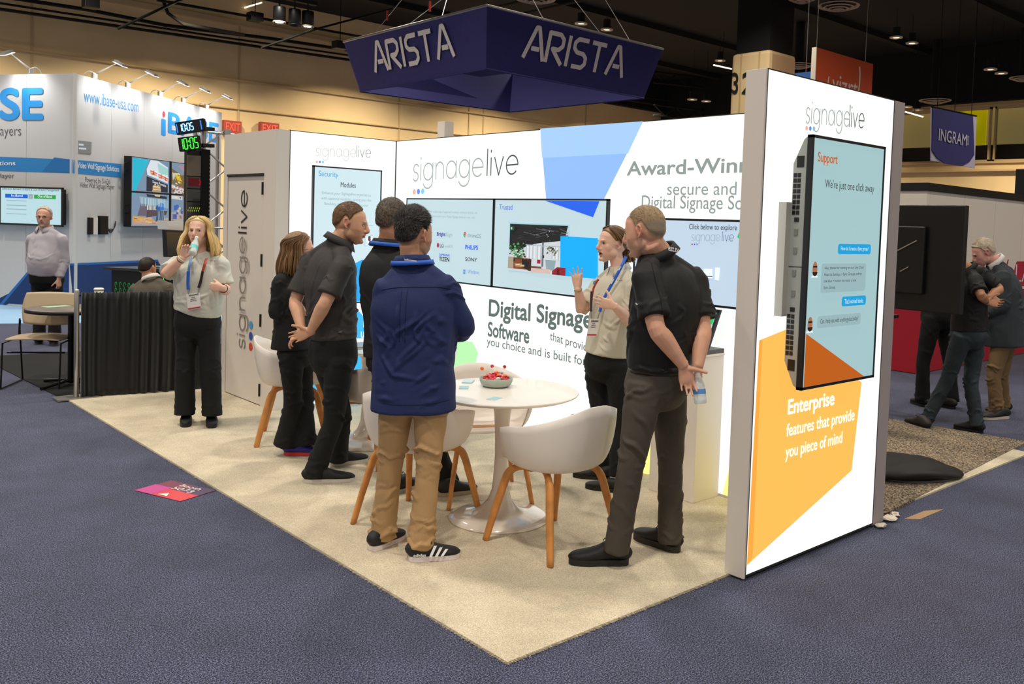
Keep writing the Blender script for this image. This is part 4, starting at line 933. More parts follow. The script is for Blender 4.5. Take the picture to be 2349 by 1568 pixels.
text('Video Wall Signage Solutions', (2.037, 13.921, 2.334), (2.9, 14.694, 2.338), .13, m_wt, st, n=.006, bold=.02)
text('Powered by SI-636', (2.193, 14.061, 2.114), (2.709, 14.524, 2.109), .115, m_txt, st, n=.002)
text('Video Wall Signage Player', (2.091, 13.969, 2.02), (2.806, 14.61, 2.022), .115, m_txt, st, n=.002)
poly('plaque', [(2.034, 13.918, 2.814), (2.31, 14.165, 2.828), (2.303, 14.159, 2.621), (2.027, 13.912, 2.613)], g('plaque_grey', '8c8c8c'), st, RQ, .01)
pp = [V(q) for q in ((2.051, 13.934, 2.738), (2.145, 14.018, 2.742), (2.052, 13.934, 2.673), (2.197, 14.065, 2.683))]
for a_, b_ in ((0, 1), (2, 3)): poly('print_line', [pp[a_], pp[b_], pp[b_] + V((0, 0, .03)), pp[a_] + V((0, 0, .03))], m_wt, st, RQ, .013)
m_nv = g('wave_navy', '14366c'); m_edge = g('wave_edge', '2a6cb4')
poly('navy_print', [(1.898, 13.797, 0.766), (3.874, 15.567, 0.731), (4.039, 15.715, 0.517), (5.6, 17.11, .04), (1.99, 13.88, .04)], m_nv, st, RQ, .004)
poly('navy_print', [(1.898, 13.796, 0.787), (3.873, 15.566, 0.756), (3.874, 15.567, 0.714), (1.898, 13.797, 0.751)], m_edge, st, RQ, .006)
poly('navy_print', [(1.097, 15.378, -0.18), (1.506, 14.68, 0.608), (1.926, 13.962, 0.763), (1.975, 13.88, .04), (1.097, 15.378, -0.135)[:2] + (.04,)], m_nv, st, LQ, .004)
poly('navy_print', [(1.165, 15.263, -0.037), (1.497, 14.696, 0.607), (1.511, 14.672, 0.579), (1.184, 15.23, -0.08)], m_edge, st, LQ, .006)
# arm lamps clamped to the top edge
def arm_lamp(base, nrm, lab, lit=0):
    b = V(base); n = V(nrm); t = thing('arm_lamp', lab, 'lamp', b, 'white arm lamps clamped along the wall top')
    link('clamp', B((b.x - .04, b.x + .04, b.y - .04, b.y + .04, b.z, b.z + .10), bev=.01), m_alu, t)
    k = b + n * .10 + V((0, 0, .13)); e = b + n * .38 + V((0, 0, .27))
    link('arm', tube([b + V((0, 0, .08)), k, e], [.020, .014, .008], 8), mat('lamp_arm', 'd8d4cc', .4), t, True)
    s = n.cross(V((0, 0, 1)))
    h = e + n * .07
    link('lamp_head', prism([h - s * .06 - n * .07 + V((0, 0, .03)), h + s * .06 - n * .07 + V((0, 0, .03)), h + s * .06 + n * .08 - V((0, 0, .05)), h - s * .06 + n * .08 - V((0, 0, .05))], (0, 0, .035)), m_alu, t)
    link('lamp_face', prism([h - s * .08 - n * .08 + V((0, 0, .018)), h + s * .08 - n * .08 + V((0, 0, .018)), h + s * .08 + n * .09 - V((0, 0, .059)), h - s * .08 + n * .09 - V((0, 0, .059))], (0, 0, .006)), glow('lamp_white', 'f4fbff', 2.2), t)
    link('cord', tube(catmull([b + V((0, 0, .1)), b - n * .1 + V((0, 0, .13)), b - n * .2 + V((0, 0, .05)), b - n * .22 + V((0, 0, -.2))], 4), .01, 5), mat('cord_white', 'e4e4e0', .5), t)
    l = bpy.data.lights.new('arm_lamp_light', 'SPOT'); l.energy = 36; l.spot_size = math.radians(120); l.spot_blend = .8; l.shadow_soft_size = .08; l.color = (.93, .97, 1.0)
    lo = bpy.data.objects.new('arm_lamp_light', l); C.objects.link(lo); lo.location = h + V((0, 0, -.07)); lo.rotation_euler = (-n * .55 + V((0, 0, -1))).to_track_quat('-Z', 'Y').to_euler()
for i, (p, l) in enumerate((((2.416, 14.261, 3.912), 'first'), ((3.141, 14.911, 3.915), 'second'), ((3.942, 15.628, 3.922), 'third'), ((4.583, 16.203, 3.916), 'fourth'), ((5.292, 16.837, 3.927), 'last'))):
    arm_lamp(V((p[0], p[1], HB)) - RN * .04, RN, 'white arm lamp on the stand wall, %s to the right of its corner' % l)
arm_lamp(K - LX * .95 - LN * .04 + V((0, 0, HB)), LN, 'white arm lamp on the left face of the stand wall, pointing left')
arm_lamp(K - LX * 2.25 - LN * .04 + V((0, 0, HB)), LN, 'white arm lamp on the stand wall at the left picture edge')
# left wall screen
o0 = V((1.144, 15.025, 1.383)); e0 = V((1.813, 13.881, 1.399)); e0.z = o0.z
zt_ = (1.811, 13.884, 2.026)[2]; rr = (e0 - o0); wv = rr.length; rr.normalize()
sm, so, sr, sn = monitor('wall screen behind the man in pale shirt, with blue and green boxes', o0, rr, wv, zt_ - o0.z, .10, glow('screen_pale2', 'bcdce4', .8), back=m_blk, bez=.03)
def on(a, b, n=0): return so + sr * (a * wv) + V((0, 0, b * (zt_ - so.z))) + sn * n
text('Difference Between In-Band & Out-of-Band Management', on(.05, .88), on(.95, .88), .055, gt, sm, n=.002)
for a0_, a1_, b0_, b1_, mm in ((.10, .46, .70, .80, glow('tag_blue', '1f63c8', .8)), (.56, .90, .70, .80, glow('tag_green', '2fa346', .8)), (.47, .545, .69, .81, glow('tag_grey', 'a8b4b8', .7))):
    poly('tag', [on(a0_, b0_), on(a1_, b0_), on(a1_, b1_), on(a0_, b1_)], mm, sm, tuple(sn), .003)
text('In-Band', on(.2, .73), on(.38, .73), .04, gwt, sm, n=.005); text('Out-of-Band', on(.62, .73), on(.84, .73), .04, gwt, sm, n=.005)
for b_ in (.62, .5, .4, .28): poly('print_line', [on(.12, b_), on(.44, b_), on(.44, b_ + .018), on(.12, b_ + .018)], gl, sm, tuple(sn), .003)
s2 = link('monitor', prism([on(-.9, -.0), on(-.02, 0), on(-.02, 1), on(-.9, 1)], -sn * .1), m_blk); tag(s2, 'orange-lit wall screen cut by the left picture edge', 'screen')
poly('screen', [on(-.88, .03), on(-.04, .03), on(-.04, .97), on(-.88, .97)], glow('screen_orange', 'c85a3c', .7), s2, tuple(sn), .002); s2.children[0].matrix_parent_inverse = Matrix.Identity(4)
poly('screen_patch', [on(-.3, .3), on(-.04, .5), on(-.04, .97), on(-.2, .97)], glow('tag_cyan', '58b8d8', .8), s2, tuple(sn), .006)
# 2 x 2 video wall
vw = thing('video_wall', 'two by two video wall showing a bakery scene on the white stand', 'screen', (3.079, 14.588, 1.396))
vo = V((3.069, 14.579, 1.396)); ve = V((5.009, 16.317, 1.361)); ve.z = vo.z; vr = (ve - vo); vwid = vr.length; vr.normalize(); vh = (3.094, 14.602, 2.66)[2] - vo.z
def vp(a, b, n=0): return vo + vr * (a * vwid) + V((0, 0, b * vh)) + RN * n
for i in (0, 1):
    for j in (0, 1):
        a0_, a1_, b0_, b1_ = i * .5, i * .5 + .5, j * .5, j * .5 + .5
        ps = link('panel', prism([vp(a0_, b0_), vp(a1_, b0_), vp(a1_, b1_), vp(a0_, b1_)], -RN * .13), m_blk, vw)
        d = .012
        link('screen', prism([vp(a0_ + d, b0_ + d), vp(a1_ - d, b0_ + d), vp(a1_ - d, b1_ - d), vp(a0_ + d, b1_ - d)], RN * .002), glow('vw_base', '6f8aa8', .6), ps).parent = ps
for z_ in (.85, .25): link('handle', tube([vp(0, z_ + .06, -.06), vp(-.03, z_ + .05, -.06), vp(-.03, z_ - .05, -.06), vp(0, z_ - .06, -.06)], .012, 6), m_blk, vw)
gv = lambda c, s=.75: glow('vw_' + c, c, s)
QV = [(c_, pts) for c_, pts in (('1fc0dc', [(.02, .98), (.22, .98), (.03, .44), (.02, .42)]), ('e4eef4', [(.24, .98), (.34, .98), (.47, .9), (.47, .66), (.2, .76), (.19, .84)]), ('a8dcd8', [(.33, .95), (.47, .88), (.47, .78), (.35, .8)]),
                ('2a2c3c', [(.19, .74), (.47, .64), (.47, .52), (.19, .52)]), ('2a3444', [(.19, .48), (.46, .46), (.46, .42), (.2, .44)]), ('d8c4a0', [(.27, .6), (.3, .64), (.36, .62), (.38, .55), (.27, .545)]), ('c89858', [(.26, .545), (.38, .545), (.375, .52), (.27, .52)]), ('e0c890', [(.29, .48), (.37, .475), (.365, .45), (.3, .455)]),
                ('7c6848', [(.52, .9), (.72, .78), (.70, .60), (.515, .67)]), ('e0c030', [(.56, .83), (.64, .8), (.67, .68), (.61, .7)]), ('c8d0c0', [(.53, .84), (.57, .82), (.58, .72), (.54, .72)]), ('d8d4cc', [(.515, .65), (.70, .6), (.695, .52), (.515, .52)]), ('8a8680', [(.52, .6), (.57, .6), (.57, .53), (.52, .53)]), ('c84c80', [(.53, .48), (.57, .48), (.57, .45), (.53, .45)]),
                ('d8d8d4', [(.515, .485), (.68, .475), (.68, .42), (.515, .43)]), ('b090a0', [(.6, .96), (.78, .96), (.9, .9), (.98, .86), (.98, .78), (.75, .8)]), ('8cb0d8', [(.74, .78), (.97, .8), (.97, .58), (.74, .55)]), ('2090e0', [(.93, .52), (.98, .66), (.98, .03), (.74, .03)]),
                ('98b8c8', [(.1, .44), (.48, .40), (.48, .28), (.12, .34)]), ('6c6474', [(.12, .33), (.2, .33), (.2, .16), (.08, .16)]), ('584850', [(.2, .25), (.47, .24), (.45, .18), (.19, .14)]), ('e8e4e0', [(.2, .32), (.36, .30), (.36, .25), (.2, .25)]), ('d8a848', [(.03, .16), (.24, .13), (.30, .1), (.12, .04), (.02, .08)]), ('c8a088', [(.02, .08), (.47, .10), (.47, .03), (.02, .03)]),
                ('2f78d0', [(.32, .32), (.38, .36), (.42, .35), (.42, .26), (.34, .24), (.31, .27)]), ('3c5878', [(.33, .22), (.42, .22), (.42, .08), (.31, .08)]), ('3c68b8', [(.56, .33), (.62, .35), (.64, .28), (.56, .25)]), ('b8a8a0', [(.52, .22), (.72, .24), (.68, .05), (.52, .04)]), ('5868a8', [(.54, .2), (.6, .2), (.6, .12), (.54, .12)]),
                ('d0603c', [(.24, .84), (.31, .82), (.3, .76), (.25, .77)]), ('d87858', [(.34, .8), (.4, .78), (.39, .72), (.35, .73)]), ('d86048', [(.42, .76), (.46, .75), (.46, .69), (.43, .7)]))]
rp = random.Random(5); base_ = [('7d97b0', [(.01, .01), (.99, .01), (.99, .99), (.01, .99)])]
ex = []
bq = lambda c, x0, y0, x1, y1: ex.append((c, [(x0, y0), (x1, y0), (x1, y1), (x0, y1)]))
for i in range(16): bq(rp.choice(['b4d0dc', '7ea4b8', 'c8dce4']), .13 + i * .021, .30, .138 + i * .021, .42)
for i in range(9): bq('2c2430', .215 + i * .017, .245, .222 + i * .017, .315)
for i in range(22):
    x, y = rp.uniform(.03, .46), rp.uniform(.03, .14); l = rp.uniform(.04, .12); ex.append((rp.choice(['e8bc60', 'b88450', 'd8b0a0', 'f0d890', '8c6c60']), [(x, y), (min(.48, x + l), y - .008), (min(.48, x + l), y + .004), (x, y + .010)]))
for i in range(5):
    x = .235 + i * .052; y = .80 - i * .022; ex.append(('f0f4f4', [(x - .005, y + .035), (x + .035, y + .022), (x + .03, y + .045), (x + .003, y + .055)])); ex.append(('e07850', [(x, y - .01), (x + .028, y - .02), (x + .033, y + .022), (x - .004, y + .034)])); ex.append(('f4e8dc', [(x + .002, y + .002), (x + .03, y - .008), (x + .031, y + .004), (x, y + .014)]))
for i in range(6): ex.append((('caa878', 'f0e0c0', 'b07c48')[i % 3], [(.272, .540 + i * .014), (.372, .530 + i * .014), (.368, .538 + i * .014), (.275, .550 + i * .014)]))
bq('1c2030', .31, .615, .325, .64)
for i in range(40): 
    x, y = rp.uniform(.52, .70), rp.uniform(.44, .62); ex.append((rp.choice(['e8e4d8', '8a6a50', 'c05c80', '5c5854', 'd8b890', 'f0f0e8']), [(x, y), (x + .02, y - .006), (x + .022, y + .014), (x + .002, y + .018)]))
for i in range(20):
    x, y = rp.uniform(.54, .69), rp.uniform(.66, .82); ex.append((rp.choice(['f0d040', 'b89020', '8a6a30', 'e8e0c0']), [(x, y), (x + .03, y - .012), (x + .028, y + .01), (x + .004, y + .02)]))
for i in range(8): bq('dce8f4', .75 + i * .022, .60 - i * .001, .758 + i * .022, .76)
for i in range(24):
    x, y = rp.uniform(.52, .74), rp.uniform(.05, .30); ex.append((rp.choice(['4868b0', 'c0b4ac', '8c7c84', '3a5ca8', 'd8c8b0']), [(x, y), (x + .03, y - .01), (x + .032, y + .02), (x + .002, y + .03)]))
for x0 in (.335, .355, .385, .41): ex.append(('b8c4d0', [(x0, .24), (x0 + .004, .24), (x0 + .010, .10), (x0 + .005, .10)]))
TRI = [q for q in QV if q[0] == '2090e0']; QV = [q for q in QV if q[0] != '2090e0']
picture('picture', base_ + QV + ex + TRI, lambda x, y, n: vp(x, y, n), vw)
for a0_, a1_, b0_, b1_ in ((.49, .51, 0, 1), (0, 1, .488, .512)): link('bezel', prism([vp(a0_, b0_), vp(a1_, b0_), vp(a1_, b1_), vp(a0_, b1_)], RN * .022), m_blk, vw)
text('Sweet Pancake', vp(.25, .65), vp(.43, .60), .05, gwt, vw, n=.03)
# small player box with cables
pb = thing('media_player', 'small black player box with a cable bundle on the white stand wall', 'device', (2.493, 14.329, 1.404))
for a, b, mm in ((200, 209, m_blk), (211, 222, m_white), (224, 242, m_blk)):
    pass
def wq(p, q, z0, z1, mm, nm, t=.08):
    p = V(p); q = V(q); return link(nm, prism([(p.x, p.y, z0), (q.x, q.y, z0), (q.x, q.y, z1), (p.x, p.y, z1)], RN * t), mm, pb)
z0_ = (2.494, 14.33, 1.261)[2]; z1_ = (2.491, 14.328, 1.547)[2]
wq((2.242, 14.105, 1.389), (2.313, 14.168, 1.389), z0_, z1_, m_blk, 'bracket', .05)
wq((2.33, 14.184, 1.389), (2.438, 14.28, 1.389), z0_, z1_, m_white, 'mount_plate', .02)
wq((2.456, 14.297, 1.389), (2.613, 14.437, 1.389), z0_, z1_ + .03, m_blk, 'body', .06)
q = V((2.613, 14.437, 1.351)) + RN * .03
for i in range(4): link('cable', tube(catmull([q + V((0, 0, .08 - .04 * i)), q + RX * .1 + V((0, 0, -.06 + .02 * i)), q + RX * .2 + V((0, 0, .0)), q + RX * .26 + V((0, 0, .14 - .02 * i))], 4), .008, 5), m_blk, pb)
# black clip-on monitor and white box on the right part
d = thing('monitor', 'dark switched-off screen behind the blonde woman, under a white box', 'screen', (3.546, 13.748, 0.89))
link('panel', prism([(3.344, 13.567, 0.907), (3.996, 14.151, 0.854), (3.987, 14.143, 1.349), (3.306, 13.532, 1.376)], -RN * .05), m_blk, d)
link('screen', prism([(3.375, 13.594, 0.928), (3.961, 14.119, 0.879), (3.953, 14.112, 1.318), (3.337, 13.561, 1.346)], RN * .004), mat('screen_off', '1c1c1c', .12), d)
link('pole', tube([(3.88, 14.047, 0.875), (3.88, 14.047, 0.875)[:2] + (0.01,)], .03, 8), m_blk, d)
bx_ = link('white_box', prism([(3.447, 13.753, 1.38), (4.039, 14.284, 1.354), (4.036, 14.281, 1.523), (3.434, 13.742, 1.533)], -RN * .2), m_white); tag(bx_, 'white box on top of the dark screen beside the video wall', 'box')

# drape stand, LED tower and clocks ---------------------------------------
m_drape = mat('black_drape', '0e0d0e', .92, sheen=.3, bump=.3, bscale=90)
dp = thing('drape_stand', 'low black pleated drape hung from a silver upright beside the stand', 'drape', (.1, 6.2, 0))
def drape(a, b, z0, z1, pitch=.085):
    bm = bmesh.new(); a = V(a); b = V(b); L_ = (b - a).length; d_ = (b - a) / L_; n_ = d_.cross(V((0, 0, 1))); nx = int(L_ / .009); rows = 14; g_ = []
    for i in range(nx + 1):
        s = i * L_ / nx; col = []
        ph = s / pitch * 2 * math.pi + 1.2 * math.sin(s * 5.1) + .8 * math.sin(s * 13)
        for j in range(rows + 1):
            t = j / rows; z = z0 + (z1 - z0) * t
            amp = .016 + .012 * math.sin(s * 9 + 2) * (1 - t)
            top_ = .012 * math.sin(s * 260) if j == rows else 0
            col.append(bm.verts.new(a + d_ * s + n_ * (amp * math.sin(ph + .5 * math.sin(t * 3 + s * 4)) + .02 * (1 - t) * math.sin(s * 3)) + V((0, 0, z + top_ * .6))))
        g_.append(col)
    for i in range(nx):
        for j in range(rows): bm.faces.new((g_[i][j], g_[i + 1][j], g_[i + 1][j + 1], g_[i][j + 1]))
    return bm
dl = link('drape', drape((.105, 6.20, 0), (1.22, 6.03, 0), .015, .955), m_drape, dp, True)
so_ = dl.modifiers.new('thickness', 'SOLIDIFY'); so_.thickness = .004
link('upright', lathe([(0, 0.01), (.021, .01), (.021, .97), (.018, .985), (0, .985)], (.075, 6.215, 0), 20), m_alu, dp, True)
link('base_plate', B((-.09, .26, 6.13, 6.33, .008, .02)), m_alu, dp)
link('rail', tube([(.075, 6.235, .93), (1.22, 6.065, .93)], .010, 8), m_blkm, dp)
# the upright leans in the photo by lens tilt only; keep it plumb
lt_ = thing('led_tower', 'tall narrow black tower of dark LED boards behind the drape', 'display', (2.02, 8.6, 0))
link('side_frame', B((2.045, 2.16, 8.60, 8.72, .01, 2.48)), m_blkm, lt_)
link('backing', B((1.89, 2.06, 8.62, 8.72, .01, 2.46)), m_blk, lt_)
m_led = mat('led_board', '161310', .1, coat=.5)
zs = [.3, .62, .95, 1.25, 1.50, 1.62, 1.83, 1.99, 2.14, 2.40]
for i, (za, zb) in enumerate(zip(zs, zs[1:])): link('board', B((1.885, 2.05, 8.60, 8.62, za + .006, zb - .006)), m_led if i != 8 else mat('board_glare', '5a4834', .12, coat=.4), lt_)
gred = glow('led_red', 'e01838', 1.0); ggrn = glow('led_lime', 'b8d820', .9); gdr = glow('led_dim_red', '5a1418', .5)
poly('led_field', [(1.90, 8.60, 2.02), (2.03, 8.60, 2.02), (2.03, 8.60, 2.12), (1.90, 8.60, 2.12)], gdr, lt_, (0, -1, 0), .002)
flat('led_digit', ribbons([[(0, 0), (.015, 0), (.015, .055), (0, .055)]], .004), (2.022, 8.60, 2.04), (1, 0, 0), (0, 0, 1), gred, lt_, .004)
for q_ in range(12): flat('led_digit', ribbons([arc(.006, .012, .004, .010, 0, 300, 6)], .003, False), (1.893 + q_ * .0125, 8.60, 1.71 + .03 * (q_ % 2)), (1, 0, 0), (0, 0, 1), ggrn, lt_, .004)
flat('led_digit', ribbons([[(0, 0), (.03, 0), (.03, .02), (0, .02), (0, 0)]], .005), (1.95, 8.60, 1.545), (1, 0, 0), (0, 0, 1), gred, lt_, .004)
for i in range(30): link('rivet', B((2.150, 2.156, 8.597, 8.60, 1.0 + i * .048, 1.018 + i * .048)), m_alu, lt_)
def clock(lab, c, ax, w, h, t, gm, sx, bars):
    """box clock; c = centre of its face, ax = image-right axis, tilted in its plane"""
    c = V(c); X = V(ax).normalized(); Z = V((0, 0, 1)); Z = (Z - X * Z.dot(X)).normalized(); n_ = X.cross(Z)
    k = thing('led_clock', lab, 'clock', c)
    P_ = lambda a, b, n=0: c + X * a + Z * b + n_ * n
    link('housing', prism([P_(-w / 2, -h / 2), P_(w / 2, -h / 2), P_(w / 2, h / 2), P_(-w / 2, h / 2)], -n_ * t), m_blk, k)
    link('bezel', joinbm(*[prism([P_(a0_, b0_), P_(a1_, b0_), P_(a1_, b1_), P_(a0_, b1_)], n_ * .004) for a0_, a1_, b0_, b1_ in ((-w / 2, w / 2, -h / 2, -h / 2 + .008), (-w / 2, w / 2, h / 2 - .008, h / 2), (-w / 2, -w / 2 + .008, -h / 2, h / 2), (w / 2 - .008, w / 2, -h / 2, h / 2))]), m_blkm, k)
    x = sx[0]; dw, dh, gap = sx[1], sx[2], sx[3]
    for ch in '10:05':
        if ch == ':':
            for yy in (-.22, .22): flat('led_digit', [arc(x + dw * .05, yy * dh, .007, .009, 0, 330, 8)], c, X, Z, gm, k, .006)
            x += dw * .25 + gap * .6; continue
        st_ = [[(x + a * dw, (b - 1) * dh / 2) for a, b in SEGP[s_]] for s_ in SEG[ch]]
        st_ = [[(p0[0] + (p1[0] - p0[0]) * .06, p0[1] + (p1[1] - p0[1]) * .06), (p0[0] + (p1[0] - p0[0]) * .94, p0[1] + (p1[1] - p0[1]) * .94)] for p0, p1 in st_]
        if ch == '1': st_ = [[(a - dw * .6, b) for a, b in s_] for s_ in st_]; flat('led_digit', ribbons(st_, .011), c, X, Z, gm, k, .006); x += dw * .4 + gap; continue
        flat('led_digit', ribbons(st_, .011), c, X, Z, gm, k, .006); x += dw + gap
    for bx_0, hh in bars: flat('led_bar', [[(bx_0 - .006, i * hh / 9 - hh / 2), (bx_0 + .006, i * hh / 9 - hh / 2), (bx_0 + .006, (i + .75) * hh / 9 - hh / 2), (bx_0 - .006, (i + .75) * hh / 9 - hh / 2)] for i in range(9)], c, X, Z, glow('led_azure', '2f86ff', 1.6), k, .006)
    link('bracket', tube([P_(w / 2 - .05, 0, -t), (2.10, 8.66, P_(0, 0).z)], .02, 6), m_blk, k)
    link('arm', B((2.05, 2.19, 8.55, 8.66, P_(0, 0).z - .015, P_(0, 0).z + .025)), m_blk, k)
    return k
gbl = glow('led_blue', '7fb4ff', 2.6); ggr = glow('led_green', '3ee83a', 1.7)
CX = V((.724, -.689, 0)); tl_ = math.tan(math.radians(11))
clock('wide black clock box with blue digits reading 10:05, the upper one', (1.856, 8.45, 2.725), CX + V((0, 0, tl_)), .345, .145, .06, gbl, (-.115, .030, .085, .012), ((-.155, .11), (.135, .11)))
clock('black clock box with green digits reading 10:05, the lower one', (1.843, 8.45, 2.522), CX + V((0, 0, tl_ * .8)), .245, .165, .06, ggr, (-.085, .036, .125, .018), ())
link('mast', tube([(2.10, 8.68, 2.46), (2.10, 8.68, 2.80)], .03, 10), m_alu, lt_)
# silver truss behind the closet
tr = thing('truss', 'silver lattice truss standing behind the left edge of the closet', 'truss', (2.7, 9.5, 0))
for x in (2.42, 2.72):
    for y in (9.5, 9.8): link('chord', tube([(x, y, .01), (x, y, 2.78)], .024, 8), m_alu, tr)
for i in range(10):
    z = .15 + i * .27; a, b = (2.42, 2.72) if i % 2 else (2.72, 2.42)
    link('brace', tube([(a, 9.5, z), (b, 9.5, z + .25)], .012, 6), m_alu, tr); link('brace', tube([(2.42, a + 7.08, z), (2.42, b + 7.08, z + .25)], .012, 6), m_alu, tr)
for z in (1.25, 1.5, 2.77): link('cross_tube', tube([(2.3, 9.5, z), (3.0, 9.5, z)], .014, 6), m_alu, tr)
for x in (2.42, 2.72): link('cap', B((x - .04, x + .04, 9.46, 9.54, 2.75, 2.83)), m_alu, tr)
bn = link('banner', B((2.50, 2.68, 10.2, 10.22, 1.72, 2.22)), mat('banner_sky', '3f9fd8', .6)); tag(bn, 'sky blue banner seen through the silver truss', 'banner')
flat('lettering', [arc(.0, .0, .06, .07, 0, 345, 16)], (2.58, 10.2, 2.08), (1, 0, 0), (0, 0, 1), m_wt, bn, .004)
link('pole', B((2.58, 2.6, 10.22, 10.24, .01, 1.8)), m_alu, bn)
# desk with LED signs behind the seated man
dk = thing('display_desk', 'black angled desk with green LED signs in front of the seated man', 'desk', (1.4, 8.6, 0))
dko = (V((1.25, 9.382, 0.975)), V((1.95, 9.494, 0.946)))
link('desktop', prism([(1.00, 8.75, 1.0), (1.30, 8.25, 1.0), (2.10, 8.45, 1.0), (1.8, 9.0, 1.0)], (0, 0, .03)), mat('desk_top', '2c3034', .3), dk)
link('front_panel', prism([(1.08, 8.72, .70), (1.31, 8.31, .66), (1.31, 8.31, 1.0), (1.08, 8.72, 1.0)], (.03, .02, 0)), m_blk, dk)
link('front_panel', prism([(1.31, 8.31, .66), (2.05, 8.48, .66), (2.05, 8.48, 1.0), (1.31, 8.31, 1.0)], (-.01, .03, 0)), m_blk, dk)
link('leg', tube([(1.35, 8.5, .01), (1.35, 8.5, .7)], .03, 8), m_blkm, dk); link('leg', tube([(1.9, 8.6, .01), (1.9, 8.6, .7)], .03, 8), m_blkm, dk)
gdg = glow('led_deep_green', '1c8a3c', .8)
nD = V((-.87, -.49, 0))
for i in range(6):
    for j in range(2):
        q_ = V((1.10, 8.69, 0)).lerp(V((1.28, 8.35, 0)), (i + .5) / 6); flat('led_digit', ribbons([arc(0, 0, .014, .03, 0, 280, 8)], .006, False), q_ + V((0, 0, .76 + j * .07)), (.49, -.87, 0), (0, 0, 1), gdg, dk, .006)
for i in range(7): flat('led_digit', ribbons([arc(0, 0, .014, .03, 0, 280, 8)], .006, False), (1.55 + i * .07, 8.365 + i * .016, .92 - .0 * i), (.975, .22, 0), (0, 0, 1), ggr, dk, .006)
nb = link('notebook', B((1.35, 1.62, 8.45, 8.62, 1.03, 1.045)), mat('notebook_blue', '3f6c80', .5)); tag(nb, 'blue notebook lying on the black desk behind the seated man', 'notebook')
# side table, chair and leaflets in front of the drape's left end
rt = thing('round_table', 'dark round table at the left, cut by the silver upright', 'table', (.21, 6.92, 0))
link('tabletop', lathe([(0, .715), (.38, .715), (.385, .718), (.385, .745), (.38, .75), (0, .75)], (.21, 6.92, 0), 56), mat('table_taupe', '6c6258', .35), rt, True)
link('edge_band', lathe([(.384, .716), (.389, .718), (.389, .746), (.384, .748)], (.21, 6.92, 0), 56), m_blk, rt, True)
link('column', tube([(.21, 6.92, .03), (.21, 6.92, .716)], .03, 12), m_blkm, rt)
for a in range(4): link('foot', tube([(.21, 6.92, .06), (.21 + .33 * math.cos(a * 1.571 + .5), 6.92 + .33 * math.sin(a * 1.571 + .5), .022)], .016, 8), m_blkm, rt)
card((0.123, 7.083, 0.75), (.24, .12), .3, 'pale green leaflet on the dark round table', .004, mat('leaflet_green', '9cc0a0', .5), 'leaflet', 'leaflet')
m_tan = mat('seat_tan', 'b7a283', .5)
sc = thing('stacking_chair', 'tan plastic stacking chair with thin black legs at the left', 'chair', (.05, 7.1, 0))
def plate(P00, P10, P11, P01, bulge, t, m, nm, par, cut=0.):
    P00, P10, P11, P01 = map(V, (P00, P10, P11, P01)); n_ = (P10 - P00).cross(P01 - P00).normalized(); bm = bmesh.new(); N_ = 14; G = []
    for s in (0, 1):
        R_ = []
        for i in range(N_ + 1):
            row = []
            for j in range(N_ + 1):
                u, v_ = i / N_ * 2 - 1, j / N_ * 2 - 1
                # squircle mapping rounds the corners
                k_ = .35; uu = u * math.sqrt(1 - k_ * v_ * v_ / 2); vv = v_ * math.sqrt(1 - k_ * u * u / 2)
                a, b = (uu + 1) / 2, (vv + 1) / 2
                p = P00.lerp(P10, a).lerp(P01.lerp(P11, a), b) + n_ * (bulge * (1 - uu * uu) - s * t)
                row.append(bm.verts.new(p))
            R_.append(row)
        G.append(R_)
    for s in (0, 1):
        for i in range(N_):
            for j in range(N_):
                f = (G[s][i][j], G[s][i + 1][j], G[s][i + 1][j + 1], G[s][i][j + 1]); bm.faces.new(f if not s else f[::-1])
    for i in range(N_):
        for e0, e1 in (((i, 0), (i + 1, 0)), ((i + 1, N_), (i, N_)), ((0, i + 1), (0, i)), ((N_, i), (N_, i + 1))):
            bm.faces.new((G[0][e0[0]][e0[1]], G[1][e0[0]][e0[1]], G[1][e1[0]][e1[1]], G[0][e1[0]][e1[1]]))
    bmesh.ops.recalc_face_normals(bm, faces=bm.faces)
    return link(nm, bm, m, par, True)
ca, cb = V((-.12, 7.38, 0)), V((.30, 7.12, 0)); cd = V((-.25, -.40, 0)).normalized()   # back line, facing camera-right
up_ = V((0, 0, 1))
plate(ca + up_ * .56, cb + up_ * .56, cb - cd * .09 + up_ * .88, ca - cd * .09 + up_ * .88, -.03, .012, m_tan, 'backrest', sc)
plate(ca + cd * .02 + up_ * .455, cb + cd * .02 + up_ * .455, cb + cd * .42 + up_ * .45, ca + cd * .42 + up_ * .45, -.015, .014, m_tan, 'seat', sc)
for s_, q_ in ((0, ca), (1, cb)):
    f_ = q_ + cd * .44
    link('leg', tube([q_ + up_ * .60, q_ + up_ * .44 - cd * .0, q_ - cd * .06 + up_ * .012], .008, 8), m_blkm, sc); link('leg', tube([q_ + cd * .02 + up_ * .44, f_ - cd * .04 + up_ * .43, f_ + up_ * .012], .008, 8), m_blkm, sc)
    link('runner', tube([q_ - cd * .06 + up_ * .012, f_ + up_ * .012], .008, 8), m_blkm, sc)
    link('strut', tube([q_ + cd * .03 + up_ * .45, q_ + cd * .01 + up_ * .62], .008, 6), m_blkm, sc)
link('stretcher', tube([ca + cd * .3 + up_ * .33, cb + cd * .3 + up_ * .33], .008, 6), m_blkm, sc); link('stretcher', tube([ca + cd * .02 + up_ * .43, cb + cd * .02 + up_ * .43], .008, 6), m_blkm, sc)
sticker((-.50, 7.45, 0), math.radians(-70), 'pink floor sticker at the left picture edge, beside the tan chair', False)
cup = thing('coffee_cup', 'white lidded coffee cup just showing above the black drape', 'cup', (.30, 6.35, .80))
